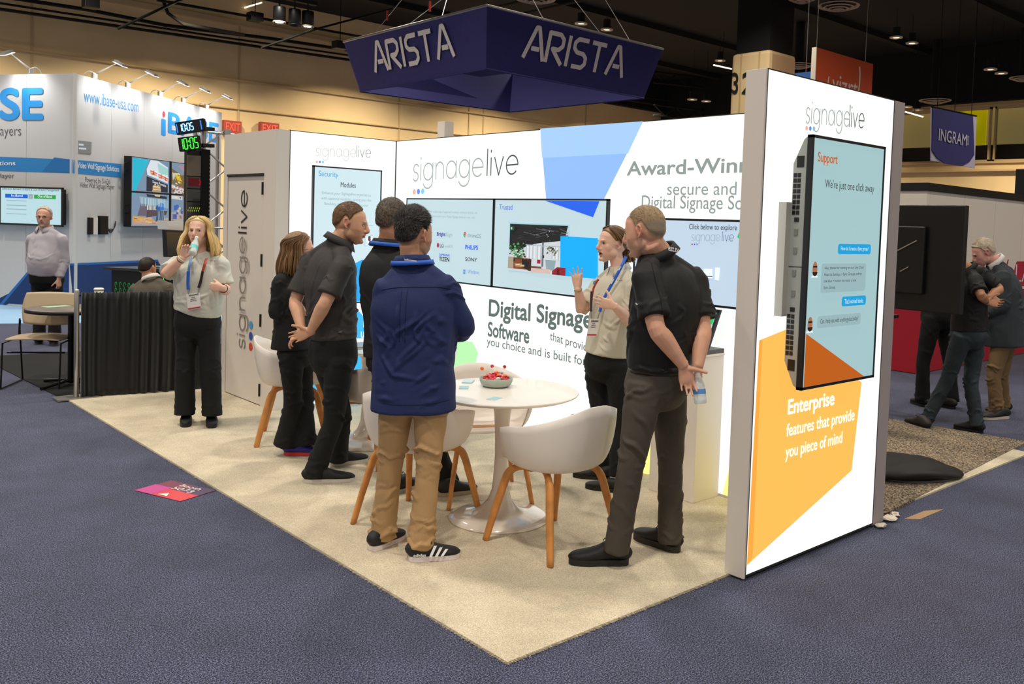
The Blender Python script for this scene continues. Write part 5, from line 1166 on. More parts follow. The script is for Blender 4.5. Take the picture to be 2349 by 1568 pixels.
link('cup', lathe([(0, 0), (.028, 0), (.04, .10), (0, .10)], (.30, 6.38, .86), 20), mat('cup_paper', 'd8ccb8', .6), cup, True); link('lid', lathe([(0, .0), (.043, 0), (.043, .012), (.036, .02), (0, .02)], (.30, 6.38, .96), 20), mat('cup_lid', 'efe8de', .4), cup, True)
ht = thing('side_table', 'narrow black shelf table hidden behind the drape, holding the coffee cup', 'table', (.35, 6.38, 0))
link('top', B((.2, .55, 6.30, 6.46, .84, .858)), m_blk, ht)
for x in (.22, .53): link('leg', B((x - .01, x + .01, 6.37, 6.39, .01, .84)), m_blkm, ht)

# ---------------------------------------------------------------- right side
m_av = mat('stand_cream', 'e8dccd', .7); m_mar = mat('maroon_panel', 'a81428', .55, bump=.1, bscale=3); m_redp = mat('red_print', 'b82036', .6)
av = thing('stand_wall', 'cream and maroon stand wall at the right with red lettering', 'display wall', (8.6, 2.5, 0))
for y0, y1 in ((2.46, 3.05), (3.06, 4.5)): link('panel', B((8.54, 8.62, y0, y1, .80, 2.28)), m_av, av); link('lower_panel', B((8.545, 8.62, y0, y1, .01, .795)), m_mar, av)
for x0 in (8.62, 9.63, 10.64, 11.65, 12.66, 13.67): link('panel', B((x0 + .003, x0 + 1.007, 2.46, 2.54, .99, 2.28)), m_av, av); link('lower_panel', B((x0 + .003, x0 + 1.007, 2.464, 2.54, .01, .985)), m_mar, av)
link('top_rail', B((8.52, 14.7, 2.44, 2.56, 2.28, 2.38)), m_blk, av); link('top_rail', B((8.52, 8.64, 2.56, 4.5, 2.28, 2.38)), m_blk, av)
poly('grey_print', [(8.54, 3.05, 2.0), (8.54, 2.72, 1.86), (8.54, 3.05, 1.86)], mat('grey_triangle', '8a7f7c', .6), av, (-1, 0, 0), .004)
text('T', (10.22, 2.46, 1.13), (10.50, 2.46, 1.13), .30, m_redp, av, bold=-.015, n=.004); text('AV', (10.52, 2.46, 1.13), (11.22, 2.46, 1.13), .30, m_redp, av, bold=-.015, n=.004)
poly('red_print', [(11.30, 2.46, 1.03), (12.35, 2.46, 1.03), (12.5, 2.46, 1.40), (11.52, 2.46, 1.40)], m_redp, av, (0, -1, 0), .003)
text('LA', (11.50, 2.46, 1.10), (12.1, 2.46, 1.10), .26, m_wt, av, bold=-.015, n=.005)
text('OL', (11.62, 2.464, .55), (12.1, 2.464, .55), .24, m_wt, av, bold=-.01, n=.004)
# black screen on a floor stand seen from behind
tv = thing('monitor', 'large black screen on a floor stand, seen from behind at the right', 'screen', (5.0, .95, 0))
link('housing', B((4.95, 5.02, .44, 1.95, 1.10, 1.975), bev=.008), mat('tv_back', '0d0d0d', .35, bump=.05, bscale=10), tv)
link('screen', B((5.02, 5.025, .46, 1.93, 1.12, 1.955)), mat('screen_off', '1c1c1c', .12), tv)
link('back_cover', B((4.90, 4.95, .74, 1.65, 1.24, 1.80), bev=.012), mat('tv_back'), tv)
link('brace', tube([(4.89, 1.02, 1.56), (4.89, .80, 1.68)], .006, 6), m_alu, tv); link('brace', tube([(4.89, .93, 1.42), (4.89, .86, 1.46)], .005, 6), m_alu, tv)
link('stand_pole', B((4.90, 4.98, 1.38, 1.46, .02, 1.5)), m_blk, tv); link('stand_foot', B((4.6, 5.3, 1.30, 1.54, .016, .04)), m_blk, tv)
sp = link('speaker_box', B((16.2, 16.7, (16.2, 3.86, 2.991)[1], (16.2, 4.314, 2.999)[1], (16.2, 4.199, 2.571)[2], (16.2, 4.23, 3.108)[2]), bev=.02), m_blk); tag(sp, 'black speaker box above the cream stand wall at the right edge', 'speaker')
link('pole', tube([(16.45, (16.2, 4.142, 2.996)[1], .01), (16.45, (16.2, 4.142, 2.996)[1], (16.2, 4.199, 2.579)[2])], .05, 8), m_blkm, sp)
# black cloth bag on the brown carpet
bm = bmesh.new(); loft(bm, [(3.55, .62, .05), (3.62, .52, .07), (3.80, .38, .085), (3.98, .22, .075), (4.13, .10, .045), (4.20, .04, .03)], [(.10, .03), (.20, .06), (.24, .075), (.21, .06), (.12, .035), (.03, .012)], ref=(.6, .8, 0), n=40, k=6, cap=.3)
for v_ in bm.verts:
    s_ = v_.co.x * 9 + v_.co.y * 14; v_.co.z += .010 * math.sin(s_) + .006 * math.sin(s_ * 2.3 + v_.co.y * 20); v_.co.z = max(v_.co.z, .02)
bg = link('cloth_bag', bm, mat('bag_black', '191715', .6, bump=.2, bscale=40), None, True); tag(bg, 'black cloth bag lying flat on the brown carpet behind the tower', 'bag')
bm = tube(catmull([(3.55, .5, .03), (3.7, .2, .025), (3.95, .05, .025), (4.15, .03, .025)], 6), .008, 6); link('seam', bm, mat('bag_seam', '48484c', .4), bg)
sticker((11.0, .9, 0), .2, 'red and white floor sticker on the blue carpet at far right', False)

# ================================================================ PEOPLE
def ringloft(bm, P, R, S, n=24, k=4, cap=.4, sup=2.3):
    """rings with their own side axis: P centres, R (side, front) radii, S side vectors"""
    Q = catmull(P, k); RR = catmull([V((a, b, 0)) for a, b in R], k); SS = catmull(S, k); rings = []
    for i, q in enumerate(Q):
        t = (Q[min(i + 1, len(Q) - 1)] - Q[max(i - 1, 0)]).normalized(); s = (SS[i] - t * SS[i].dot(t)).normalized(); f = t.cross(s); ring = []
        for j in range(n):
            th = 2 * math.pi * j / n; c, sn = math.cos(th), math.sin(th)
            c = math.copysign(abs(c) ** (2 / sup), c); sn = math.copysign(abs(sn) ** (2 / sup), sn)
            ring.append(bm.verts.new(q + s * RR[i].x * c + f * RR[i].y * sn))
        rings.append(ring)
    for A, D in zip(rings, rings[1:]):
        for j in range(n): bm.faces.new((A[j], A[(j + 1) % n], D[(j + 1) % n], D[j]))
    for ring, q, r, t, fl in ((rings[0], Q[0], RR[0], (Q[0] - Q[1]).normalized(), 0), (rings[-1], Q[-1], RR[-1], (Q[-1] - Q[-2]).normalized(), 1)):
        prev = ring; rr = min(r.x, r.y)
        for kk in (.5, .85):
            cs = math.sqrt(1 - kk * kk); nr = [bm.verts.new(q + (v.co - q) * cs + t * rr * kk * cap) for v in ring]
            for j in range(n):
                f4 = (prev[j], prev[(j + 1) % n], nr[(j + 1) % n], nr[j]); bm.faces.new(f4 if fl else f4[::-1])
            prev = nr
        bm.faces.new(prev if fl else prev[::-1])
def remesh(bm, voxel, smooth=2, fac=.5):
    me = bpy.data.meshes.new('tmp'); bm.to_mesh(me); bm.free()
    o = bpy.data.objects.new('tmp', me); C.objects.link(o)
    r = o.modifiers.new('r', 'REMESH'); r.mode = 'VOXEL'; r.voxel_size = voxel; r.use_smooth_shade = True
    if smooth: s = o.modifiers.new('s', 'SMOOTH'); s.iterations = smooth; s.factor = fac
    dg = bpy.context.evaluated_depsgraph_get(); out = bpy.data.meshes.new_from_object(o.evaluated_get(dg))
    bpy.data.objects.remove(o); bpy.data.meshes.remove(me)
    return out
def mesh_np(me):
    co = np.empty(len(me.vertices) * 3); me.vertices.foreach_get('co', co); no = np.empty(len(me.vertices) * 3); me.vertices.foreach_get('normal', no)
    return co.reshape(-1, 3), no.reshape(-1, 3)
def set_co(me, co): me.vertices.foreach_set('co', co.ravel()); me.update()
def set_col(me, col):
    a = me.color_attributes.new('Col', 'FLOAT_COLOR', 'POINT'); c = np.ones((len(me.vertices), 4)); c[:, :3] = col; a.data.foreach_set('color', c.ravel())
def folds(me, strokes, wob=.0):
    """strokes: (list of points, width, height); raises a crease with soft flanks"""
    co, no = mesh_np(me); d = np.zeros(len(co))
    for pts, w_, h in strokes:
        pts = np.array([tuple(p) for p in pts]); mn = pts.min(0) - 3 * w_; mx = pts.max(0) + 3 * w_
        idx = np.where(((co > mn) & (co < mx)).all(1))[0]
        if not len(idx): continue
        c = co[idx]; best = np.full(len(idx), 1e9); tt = np.zeros(len(idx)); ns = len(pts) - 1
        for i in range(ns):
            a, b = pts[i], pts[i + 1]; ab = b - a; L_ = ab @ ab + 1e-12
            t = np.clip(((c - a) @ ab) / L_, 0, 1); q = a + t[:, None] * ab; ds = np.sqrt(((c - q) ** 2).sum(1))
            m = ds < best; best[m] = ds[m]; tt[m] = (i + t[m]) / ns
        x = best / w_; taper = np.sin(np.pi * np.clip(tt, .04, .96)) ** .6
        d[idx] += 1.7 * h * taper * (1 - 1.1 * x * x) * np.exp(-x * x)
    if wob:
        d += wob * (np.sin(co[:, 0] * 23 + 2 * np.sin(co[:, 2] * 11)) * np.sin(co[:, 2] * 19 + 3 * np.sin(co[:, 1] * 13)) + .5 * np.sin(co[:, 2] * 47 + co[:, 0] * 31))
    set_co(me, co + no * d[:, None])
def ringf(a, b, r, n, h, w_=.012, tilt=.04, arc_=(1.2, 2.6), rg=None):
    """creases wrapping round a limb between a and b"""
    rg = rg or random; a = V(a); b = V(b); ax = (b - a); L_ = ax.length; ax.normalize(); s = ax.orthogonal().normalized(); f = ax.cross(s); out = []
    for _ in range(n):
        s0 = rg.random() * L_; p0 = rg.random() * 6.28; dp_ = rg.uniform(*arc_); tl_ = rg.uniform(-tilt, tilt)
        out.append(([a + ax * (s0 + tl_ * (i / 5 - .5) * 2 + .012 * math.sin(i * 1.7)) + (s * math.cos(p0 + dp_ * i / 5) + f * math.sin(p0 + dp_ * i / 5)) * r for i in range(6)], w_ * rg.uniform(.7, 1.3), h * rg.uniform(.5, 1.2)))
    return out
def hand(bm, wrist, d, thumb, side, s=1., curl=(.25, .3, .35, .4), spread=.10, tcurl=.3, tout=.75):
    """palm, four separate fingers and a thumb; side 'L' or 'R'"""
    wrist = V(wrist); d = V(d).normalized(); th = V(thumb); th = (th - d * th.dot(d)).normalized()
    pn = (d.cross(th) if side == 'L' else th.cross(d)).normalized()     # out of the palm
    W = lambda x, y, z: wrist + (th * x + d * y + pn * z) * s
    loft(bm, [W(0, -.02, 0), W(.0, .015, 0), W(.001, .045, 0), W(.0, .078, -.001), W(-.002, .094, -.002)], [(.026 * s, .019 * s), (.030 * s, .017 * s), (.038 * s, .0155 * s), (.040 * s, .0135 * s), (.036 * s, .010 * s)], ref=th, n=14, k=3, cap=.5, sup=2.6)
    fx = (.029, .010, -.010, -.028); fl = (.070, .079, .073, .058); fr = (.0088, .009, .0086, .0076)
    for i in range(4):
        c = curl[i] if isinstance(curl, (tuple, list)) else curl
        sp = spread * (1.4, .4, -.5, -1.6)[i]
        p = W(fx[i], .082 - (.004, 0, .003, .010)[i], -.001); a = c * .5; pts = [p]; rs = [fr[i] * 1.05 * s]
        for seg, da in ((.46, c * 1.1), (.29, c * 1.4), (.25, c * 1.0)):
            dd = (d * math.cos(a) + pn * math.sin(a)) ; dd = dd + th * math.sin(sp) * math.cos(a); dd.normalize()
            p = p + dd * fl[i] * seg * s; pts.append(p); a += da; rs.append(fr[i] * (1 - .09 * len(pts)) * s)
        loft(bm, [W(fx[i] * .8, .055, 0)] + pts, [fr[i] * s] + rs, ref=th, n=10, k=2, cap=.9)
    t0 = W(.020, .018, .004); dd = (th * math.sin(tout) + d * math.cos(tout) + pn * .25).normalized(); t1 = t0 + dd * .040 * s
    d2 = (dd + d * tcurl * .5 + pn * tcurl * .6).normalized(); t2 = t1 + d2 * .030 * s; d3 = (d2 + d * tcurl * .4 + pn * tcurl * .4).normalized(); t3 = t2 + d3 * .024 * s
    loft(bm, [t0 - dd * .01 * s, t0, t1, t2, t3], [.014 * s, .0155 * s, .0115 * s, .0105 * s, .0085 * s], ref=d, n=10, k=2, cap=.9)
def headframe(H, az, pitch, roll=0.):
    a = math.radians(az); p = math.radians(pitch); y = V((math.cos(a) * math.cos(p), math.sin(a) * math.cos(p), -math.sin(p)))
    up = V((0, 0, 1)); z = (up - y * up.dot(y)).normalized(); x = y.cross(z)
    if roll: r = math.radians(roll); x, z = x * math.cos(r) + z * math.sin(r), z * math.cos(r) - x * math.sin(r)
    Mx = Matrix((x, y, z)).transposed().to_4x4(); Mx.translation = V(H); return Mx
def headparts(bm, Mx, s=1., fem=False, mouth=0.):
    b = bmesh.new(); E_ = lambda c, r, rot=None: ellipsoid(b, c, r, rot, 20, 14)
    jw = .90 if fem else 1.
    E_((0, -.014, .032), (.076, .096, .088)); E_((0, -.035, .01), (.070, .072, .075)); E_((0, .030, .018), (.068, .068, .078))
    loft(b, [(0, .030, .05), (0, .036, .0), (0, .040, -.045), (0, .050, -.083), (0, .060, -.108)], [(.066, .060), (.068 * jw, .058), (.062 * jw, .057), (.047 * jw, .048), (.022, .024)], ref=(1, 0, 0), n=20, k=3, cap=.8, sup=2.3)
    for sx in (-1, 1):
        E_((sx * .038 * jw, .016, -.056), (.026, .044, .036)); E_((sx * .033, .054, -.022), (.031, .031, .038)); E_((sx * .020, .092, .020), (.022, .010, .008))
        E_((sx * .013, .101, -.037), (.0085, .010, .008))
        R_ = Matrix.Rotation(sx * -.42, 3, 'Z') @ Matrix.Rotation(-.18, 3, 'X')
        E_((sx * .079, -.006, .002), (.0045, .014, .026), R_)
        X_ = lambda y_, z_, o_=0.: (sx * (.081 + o_ - .42 * (y_ + .006)), y_, z_)
        loft(b, [X_(.008, -.002, -.003), X_(.006, .016, -.001), X_(-.002, .028), X_(-.014, .029, .001), X_(-.024, .018, .002), X_(-.024, .002, .001), X_(-.016, -.014), X_(-.006, -.027, -.001), X_(.002, -.026, -.003)], [.0045, .005, .005, .0052, .0054, .005, .005, .0065, .005], n=8, k=2, cap=.8)
    loft(b, [(0, .088, .030), (0, .097, .010), (0, .106, -.012), (0, .117, -.031), (0, .108, -.042)], [(.009, .012), (.008, .012), (.010, .013), (.0125, .012), (.010, .008)], ref=(1, 0, 0), n=12, k=3, cap=.6)
    E_((0, .088, -.062), (.026, .016, .016)); E_((0, .100, -.0585), (.021, .0075, .0055)); E_((0, .097, -.071 - mouth), (.018, .0085, .0065)); E_((0, .082, -.102 - mouth * .6), (.020, .018, .015))
    bmesh.ops.transform(b, matrix=Mx @ Matrix.Scale(s, 4), verts=b.verts)
    me = bpy.data.meshes.new('tmp'); b.to_mesh(me); b.free(); bm.from_mesh(me); bpy.data.meshes.remove(me)
def headshape(me, Mx, s, mouth=0.):
    """eye sockets, mouth line, nostril and philtrum pressed into the surface"""
    co, no = mesh_np(me); inv = np.array((Mx @ Matrix.Scale(s, 4)).inverted()); L_ = co @ inv[:3, :3].T + inv[:3, 3]
    d = np.zeros(len(co)); fr = L_[:, 1] > .045
    g = lambda c, w_: np.exp(-(((L_ - np.array(c)) / np.array(w_)) ** 2).sum(1))
    for sx in (-1, 1):
        d -= .0065 * g((sx * .029, .093, .004), (.014, .02, .009)); d += .0022 * g((sx * .031, .09, .0105), (.015, .02, .0035)); d -= .0008 * g((sx * .033, .075, -.035), (.012, .03, .016))
        d -= .003 * g((sx * .084, -.006, .002), (.008, .008, .013)); d -= .002 * g((sx * .028, .095, -.052), (.006, .02, .014))
        d -= .004 * g((sx * .007, .105, -.044), (.004, .012, .003))
    d -= .0045 * np.exp(-(((L_[:, 2] + .0655 + mouth * .5) / (.0022 + mouth * .4)) ** 2)) * (np.abs(L_[:, 0]) < .024) * (L_[:, 1] > .07) * (1 + 1.8 * (mouth > 0))
    d -= .0025 * g((0, .1, -.083), (.018, .02, .005))
    set_co(me, co + no * (d * s)[:, None]); return L_
HLINE = {  # hairline: azimuth from the face (deg) -> lowest elevation of the hair (deg), seen from the head centre
    'short': ((0, 44), (25, 43), (45, 36), (62, 30), (74, 8), (82, -2), (90, 16), (102, 20), (114, -2), (125, -22), (150, -34), (180, -36)),
    'buzz': ((0, 52), (20, 54), (38, 42), (55, 38), (70, 22), (80, 2), (90, 16), (104, 18), (116, -4), (128, -20), (150, -30), (180, -31)),
    'full': ((0, 36), (25, 35), (45, 31), (62, 24), (74, 4), (82, -6), (90, 14), (104, 17), (114, -8), (125, -26), (150, -38), (180, -40)),
    'woman': ((0, 40), (20, 38), (40, 30), (58, 16), (72, 2), (84, 4), (96, 10), (110, -10), (130, -30), (180, -40))}
SK = {'fair': 'e2b296', 'pink': 'd69a7e', 'tan': 'c48a66', 'deep': 'b27a5a'}
def skin_cols(me, L_, tone, lips='a8584c', brow='6a4a34', beard=None, mouth=0., fem=False, blush=.08, scalp=None):
    base = np.array(lin(tone)); n = len(L_); col = np.tile(base, (n, 1)); co, _ = mesh_np(me)
    nz = np.sin(co[:, 0] * 61 + 3 * np.sin(co[:, 2] * 37)) * np.sin(co[:, 1] * 53 + 2 * np.sin(co[:, 0] * 29))
    col *= (1 + .05 * nz)[:, None]
    g = lambda c, w_: np.exp(-(((L_ - np.array(c)) / np.array(w_)) ** 2).sum(1))
    def mixc(m, c): 
        m = np.clip(m, 0, 1)[:, None]; col[:] = col * (1 - m) + np.array(lin(c)) * m
    red = 'c4705c'
    for sx in (-1, 1): mixc(blush * 3 * g((sx * .042, .065, -.028), (.025, .04, .022)), red); mixc(.5 * g((sx * .082, -.005, .0), (.010, .02, .03)), red)
    mixc(.45 * g((0, .112, -.034), (.014, .02, .014)), red)
    if scalp:
        x, y, z = L_[:, 0], L_[:, 1] + .008, L_[:, 2] - .018; az = np.degrees(np.abs(np.arctan2(x, y))); el = np.degrees(np.arctan2(z, np.hypot(x, y))); t = HLINE[scalp[1]]
        hl = np.interp(az, [q[0] for q in t], [q[1] for q in t]); m = np.clip((el - hl + scalp[2]) / (scalp[2] + 4), 0, 1) * (np.abs(x) < .081) * (np.hypot(np.hypot(x, y), z) < .15); mixc(m * .85, scalp[0])
    if beard:
        m = (L_[:, 1] > -.02) * (L_[:, 2] < -.028 - .25 * np.maximum(0, L_[:, 1] - .06)) * (np.abs(L_[:, 0]) < .085) * (L_[:, 2] > -.16)
        mixc(beard[1] * m * (1 - .3 * np.abs(nz)), beard[0])
    lm = (L_[:, 1] > .078) * (np.abs(L_[:, 0]) < .025) * np.exp(-(((L_[:, 2] + .0645 + mouth * .5) / (.0085 + mouth)) ** 4)) * (np.abs(L_[:, 0]) < .026 - .6 * np.abs(L_[:, 2] + .0645 + mouth * .5))
    mixc(.8 * lm, lips)
    if mouth: mixc((L_[:, 1] > .07) * (np.abs(L_[:, 0]) < .017) * (np.abs(L_[:, 2] + .0655 + mouth * .5) < .004 + mouth * .35), '3a1512')
    for sx in (-1, 1):
        mixc(.85 * g((sx * .031, .09, .0225 + .004 * 0), (.015, .03, .0035)), brow); mixc(.35 * g((sx * .030, .09, .004), (.016, .03, .007)), '8a5444')
    set_col(me, col)
def skinmat():
    if 'skin' in MATS: return MATS['skin']
    m = mat('skin', 'ffffff', .48, attr=True, spec=.4); b = m.node_tree.nodes['Principled BSDF']; b.inputs['Subsurface Weight'].default_value = .08; b.inputs['Subsurface Radius'].default_value = (.02, .008, .005); return m
def eyes(p, Mx, s, iris='4a5a60', closed=False):
    for sx in (-1, 1):
        bm = bmesh.new(); ellipsoid(bm, (0, 0, 0), (.0118, .0045, .0055 if not closed else .003), None, 14, 8)
        cols = [(.62, .55, .5)] * len(bm.verts); n0 = len(bm.verts); ellipsoid(bm, (0, .0022, 0), (.0052, .0034, .0052 if not closed else .002), None, 10, 8)
        cols += [lin(iris)] * (len(bm.verts) - n0); n0 = len(bm.verts)
        loft(bm, [(-.0135, -.001, -.001), (-.006, .0045, .005), (.003, .005, .0055), (.0135, -.001, 0)], [.0012] * 4, n=5, k=2, cap=.2); cols += [lin('4a3026')] * (len(bm.verts) - n0)
        bmesh.ops.transform(bm, matrix=Mx @ Matrix.Scale(s, 4) @ Matrix.Translation((sx * .0305, .0885, .0035)) @ Matrix.Rotation(-sx * .22, 4, 'Z'), verts=bm.verts)
        o = link('eye', bm, mat('eye', 'ffffff', .25, attr=True), p, True); set_col(o.data, np.array(cols))
def hairline(style, a):
    t = HLINE[style]; a = abs((a + 180) % 360 - 180); return float(np.interp(a, [x for x, _ in t], [y for _, y in t]))
class Scalp:
    def __init__(self, me, Mx, s):
        self.M = Mx; self.s = s; self.O = Mx @ V((0, -.008 * s, .018 * s)); self.R3 = Mx.to_3x3()
        self.t = BVHTree.FromPolygons([v.co for v in me.vertices], [tuple(p.vertices) for p in me.polygons])
    def dir(self, a, e):
        a = math.radians(a); e = math.radians(e); return self.R3 @ V((math.sin(a) * math.cos(e), math.cos(a) * math.cos(e), math.sin(e)))
    def rad(self, a, e):
        d = self.dir(a, e); hit = self.t.ray_cast(self.O + d * .2 * self.s, -d, .16 * self.s)
        ar, er = math.radians(a), math.radians(max(e, -25)); x, y, z = math.sin(ar) * math.cos(er), math.cos(ar) * math.cos(er), math.sin(er)
        el = self.s / math.sqrt((x / .080) ** 2 + (y / .103) ** 2 + (z / .106) ** 2)
        if hit[0] is None: return el
        r = (hit[0] - self.O).length
        return min(r, el * 1.03) if e > -30 else min(r, el * 1.2)
def hair(p, sc, style='short', t=.010, top=.012, col='4a3420', col2=None, strands=2200, slen=.018, flow='down', lift=.35, rough=.004, name='hair', width=.0011, seed=1, greyside=None):
    rg = random.Random(seed); na, ne = 84, 26; bm = bmesh.new(); G = []; C1 = np.array(lin(col)); C2 = np.array(lin(col2 or col)); cols = []
    for i in range(na):
        a = -180 + 360 * i / na; e0 = hairline(style, a); row = []
        for j in range(ne + 1):
            q = j / ne; e = e0 + (90 - e0) * q; d = sc.dir(a, e); k = min(1, j / 3.2); k = k * k * (3 - 2 * k)
            th = (t + top * max(0, math.sin(math.radians(e))) ** 1.5) * sc.s * k - .0015 * (1 - k)
            th += rough * k * noise.noise(d * 14 + V((seed, 0, 0))) + rough * .5 * k * noise.noise(d * 40)
            row.append(bm.verts.new(sc.O + d * (sc.rad(a, e) + th))); v_ = rg.random()
            side = 1 if (greyside and e < greyside[1]) else 0
            c = C1 * (1 - v_) + C2 * v_
            if side: c = np.array(lin(greyside[0]))
            cols.append(c)
        G.append(row)
    for i in range(na):
        for j in range(ne):
            try: bm.faces.new((G[i][j], G[(i + 1) % na][j], G[(i + 1) % na][j + 1], G[i][j + 1]))
            except ValueError: pass
    for _ in range(strands):
        a = rg.uniform(-180, 180); e0 = hairline(style, a); e = e0 + (90 - e0) * (1 - math.sqrt(rg.random())) if rg.random() < .6 else rg.uniform(max(e0, 30), 88)
        if e < e0 + 1: continue
        k = min(1, (e - e0) / 12); d = sc.dir(a, e); th = (t + top * max(0, math.sin(math.radians(e))) ** 1.5) * sc.s * k
        p0 = sc.O + d * (sc.rad(a, e) + th - .001)
        dn = (sc.dir(a, e - 4) - d).normalized(); fw = sc.R3 @ V((0, 1, 0)); fw = (fw - d * fw.dot(d))
        fl = dn if flow == 'down' else (fw if flow == 'forward' else -fw)
        if flow != 'down' and e < 25: fl = dn * .8 + fl * .3
        fl = (fl.normalized() + V((rg.uniform(-.5, .5), rg.uniform(-.5, .5), rg.uniform(-.5, .5))) * .7).normalized()
        l = slen * k * rg.uniform(.5, 1.2) * (1 if e > 30 else .5); sd = fl.cross(d).normalized() * width
        pm = p0 + (fl + d * lift).normalized() * l * .5; pe = pm + (fl + d * (lift * .3) + V((0, 0, -.2))).normalized() * l * .5
        vs = [bm.verts.new(x) for x in (p0 - sd, p0 + sd, pm + sd * .8, pm - sd * .8, pe)]
        bm.faces.new((vs[0], vs[1], vs[2], vs[3])); bm.faces.new((vs[3], vs[2], vs[4]))
        v_ = rg.random(); c = (C1 * (1 - v_) + C2 * v_) * rg.uniform(.7, 1.35)
        if greyside and e < greyside[1]: c = np.array(lin(greyside[0])) * rg.uniform(.8, 1.2)
        cols += [c] * 5
    o = link(name, bm, mat('hair', 'ffffff', .5, attr=True, spec=.45), p, True); set_col(o.data, np.clip(np.array(cols), 0, 1)); return o
def longhair(p, sc, n=240, drop=.22, spread=.03, col='c8a060', col2='8a6438', a_end=(62, 180), r=.0085, wave=.006, seed=2, gather=None, part=0.):
    rg = random.Random(seed); bm = bmesh.new(); cols = []; C1 = np.array(lin(col)); C2 = np.array(lin(col2))
    for i in range(n):
        sgn = 1 if i % 2 else -1; ae = sgn * (a_end[0] + (a_end[1] - a_end[0]) * rg.random() ** 1.1); a0 = sgn * rg.uniform(3, 60) + part; pts = []; lift = rg.uniform(.010, .026)
        tmax = rg.uniform(.9, 1.)
        for t_ in (0, .2, .4, .6, .8, 1.):
            u = t_ * t_ * (3 - 2 * t_); a = a0 + (ae - a0) * min(1, u * 1.25); e = 84 - (84 + 8) * t_
            pts.append(sc.O + sc.dir(a, e) * (sc.rad(a, e) + lift * (.4 + .6 * min(1, t_ * 2))))
        if gather is not None:
            g_ = V(gather) + V((rg.uniform(-1, 1), rg.uniform(-1, 1), rg.uniform(-1, 1))) * .012; pts = pts[:-1]; pts.append((pts[-1] + g_) / 2 + sc.dir(ae, 0) * .012); pts.append(g_)
        else:
            L_ = pts[-1]; out = (L_ - sc.O); out.z = 0; out.normalize(); ph = rg.random() * 6
            back = max(0, -out.dot(sc.R3 @ V((0, 1, 0))))
            for k in range(1, 5):
                f = k / 4; pts.append(L_ + V((0, 0, -drop * tmax * f)) + out * (spread * math.sin(f * 1.9) * (1 + .4 * back)) + V((math.sin(ph + f * 5), math.cos(ph + f * 4), 0)) * wave)
        rr = [(r * 1.2 * x, r * .55 * x) for x in ([.6] + [1.] * (len(pts) - 2) + [.25])]
        n0 = len(bm.verts); loft(bm, pts, rr, ref=sc.R3 @ V((1, 0, 0)), n=5, k=3, cap=.1); v_ = rg.random(); c = (C1 * (1 - v_) + C2 * v_) * rg.uniform(.75, 1.25)
        m = len(bm.verts) - n0; fade = np.linspace(.8, 1.12, m)[:, None]; cols.append(np.tile(c, (m, 1)) * fade)
    o = link('hair', bm, mat('hair'), p, True); set_col(o.data, np.clip(np.vstack(cols), 0, 1)); return o
def shoe(p, heel, toe, up='151515', sole='1a1a1a', H=.095, W=.050, lace=None, z0=.0, st=None, label=None, thick=.024):
    heel = V(heel); toe = V(toe); heel.z = toe.z = z0; y = toe - heel; L_ = y.length; L_ = max(.25, min(.31, L_)); y.normalize(); x = y.cross(V((0, 0, 1))); q = lambda a, b, c: heel + x * a + y * b * L_ + V((0, 0, c))
    bm = bmesh.new()
    sec = [(0.0, .026, .060), (.06, .034, .080), (.2, .036, H), (.34, .037, H * .98), (.48, .041, H * .76), (.65, .046, H * .58), (.82, .045, H * .47), (.94, .033, H * .38), (1.0, .014, H * .26)]
    ringloft(bm, [q(0, a, thick * .6 + h / 2) for a, w_, h in sec], [(w_ * W / .047, h / 2) for a, w_, h in sec], [x] * len(sec), n=20, k=3, cap=.5, sup=2.4)
    u = link('shoe', bm, mat('shoe_' + up, up, .6, bump=.4, bscale=250), p, True)
    if label: u['label'] = label
    out = []
    for i in range(28):
        th = 2 * math.pi * i / 28; c, s_ = math.cos(th), math.sin(th); w_ = (.044 + .007 * max(0, s_) - .006 * (abs(s_ + .25) < .3)) * W / .047
        out.append(q(math.copysign(abs(c) ** .75, c) * w_, .5 + .515 * math.copysign(abs(s_) ** .85, s_), .001))
    sm_ = link('sole', prism(out, (0, 0, thick)), mat('sole_' + sole, sole, .6), u); 
    if lace:
        for k in range(4):
            t_ = .38 + .07 * k; h = H * (.98 - .12 * k) * .93
            link('lace', tube(catmull([q(-.022, t_, thick * .6 + h * .80), q(0, t_ + .01, thick * .6 + h * 1.03), q(.022, t_, thick * .6 + h * .80)], 3), .0026, 5), mat('lace_' + lace, lace, .7), u)
        for sx in (-1, 1): link('lace', tube(catmull([q(0, .38, H + .012), q(sx * .025, .40, H + .022), q(sx * .035, .43, H), q(sx * .01, .39, H + .005)], 3), .0024, 5), mat('lace_' + lace, lace, .7), u)
    if st: st(u, q, W, H)
    return u
def strap(p, pts, w_, m, nrm, name='lanyard', t=.0016):
    """flat ribbon through points; nrm faces outward"""
    Q = catmull(pts, 4); bm = bmesh.new(); prev = None; nrm = V(nrm)
    for i, q in enumerate(Q):
        tg = (Q[min(i + 1, len(Q) - 1)] - Q[max(i - 1, 0)]).normalized(); s = tg.cross(nrm).normalized() * w_ / 2; n_ = s.cross(tg).normalized() * t
        cur = [bm.verts.new(q + s + n_), bm.verts.new(q - s + n_), bm.verts.new(q - s - n_), bm.verts.new(q + s - n_)]
        if prev:
            for k in range(4): bm.faces.new((prev[k], prev[(k + 1) % 4], cur[(k + 1) % 4], cur[k]))
        prev = cur
    return link(name, bm, m, p, True)
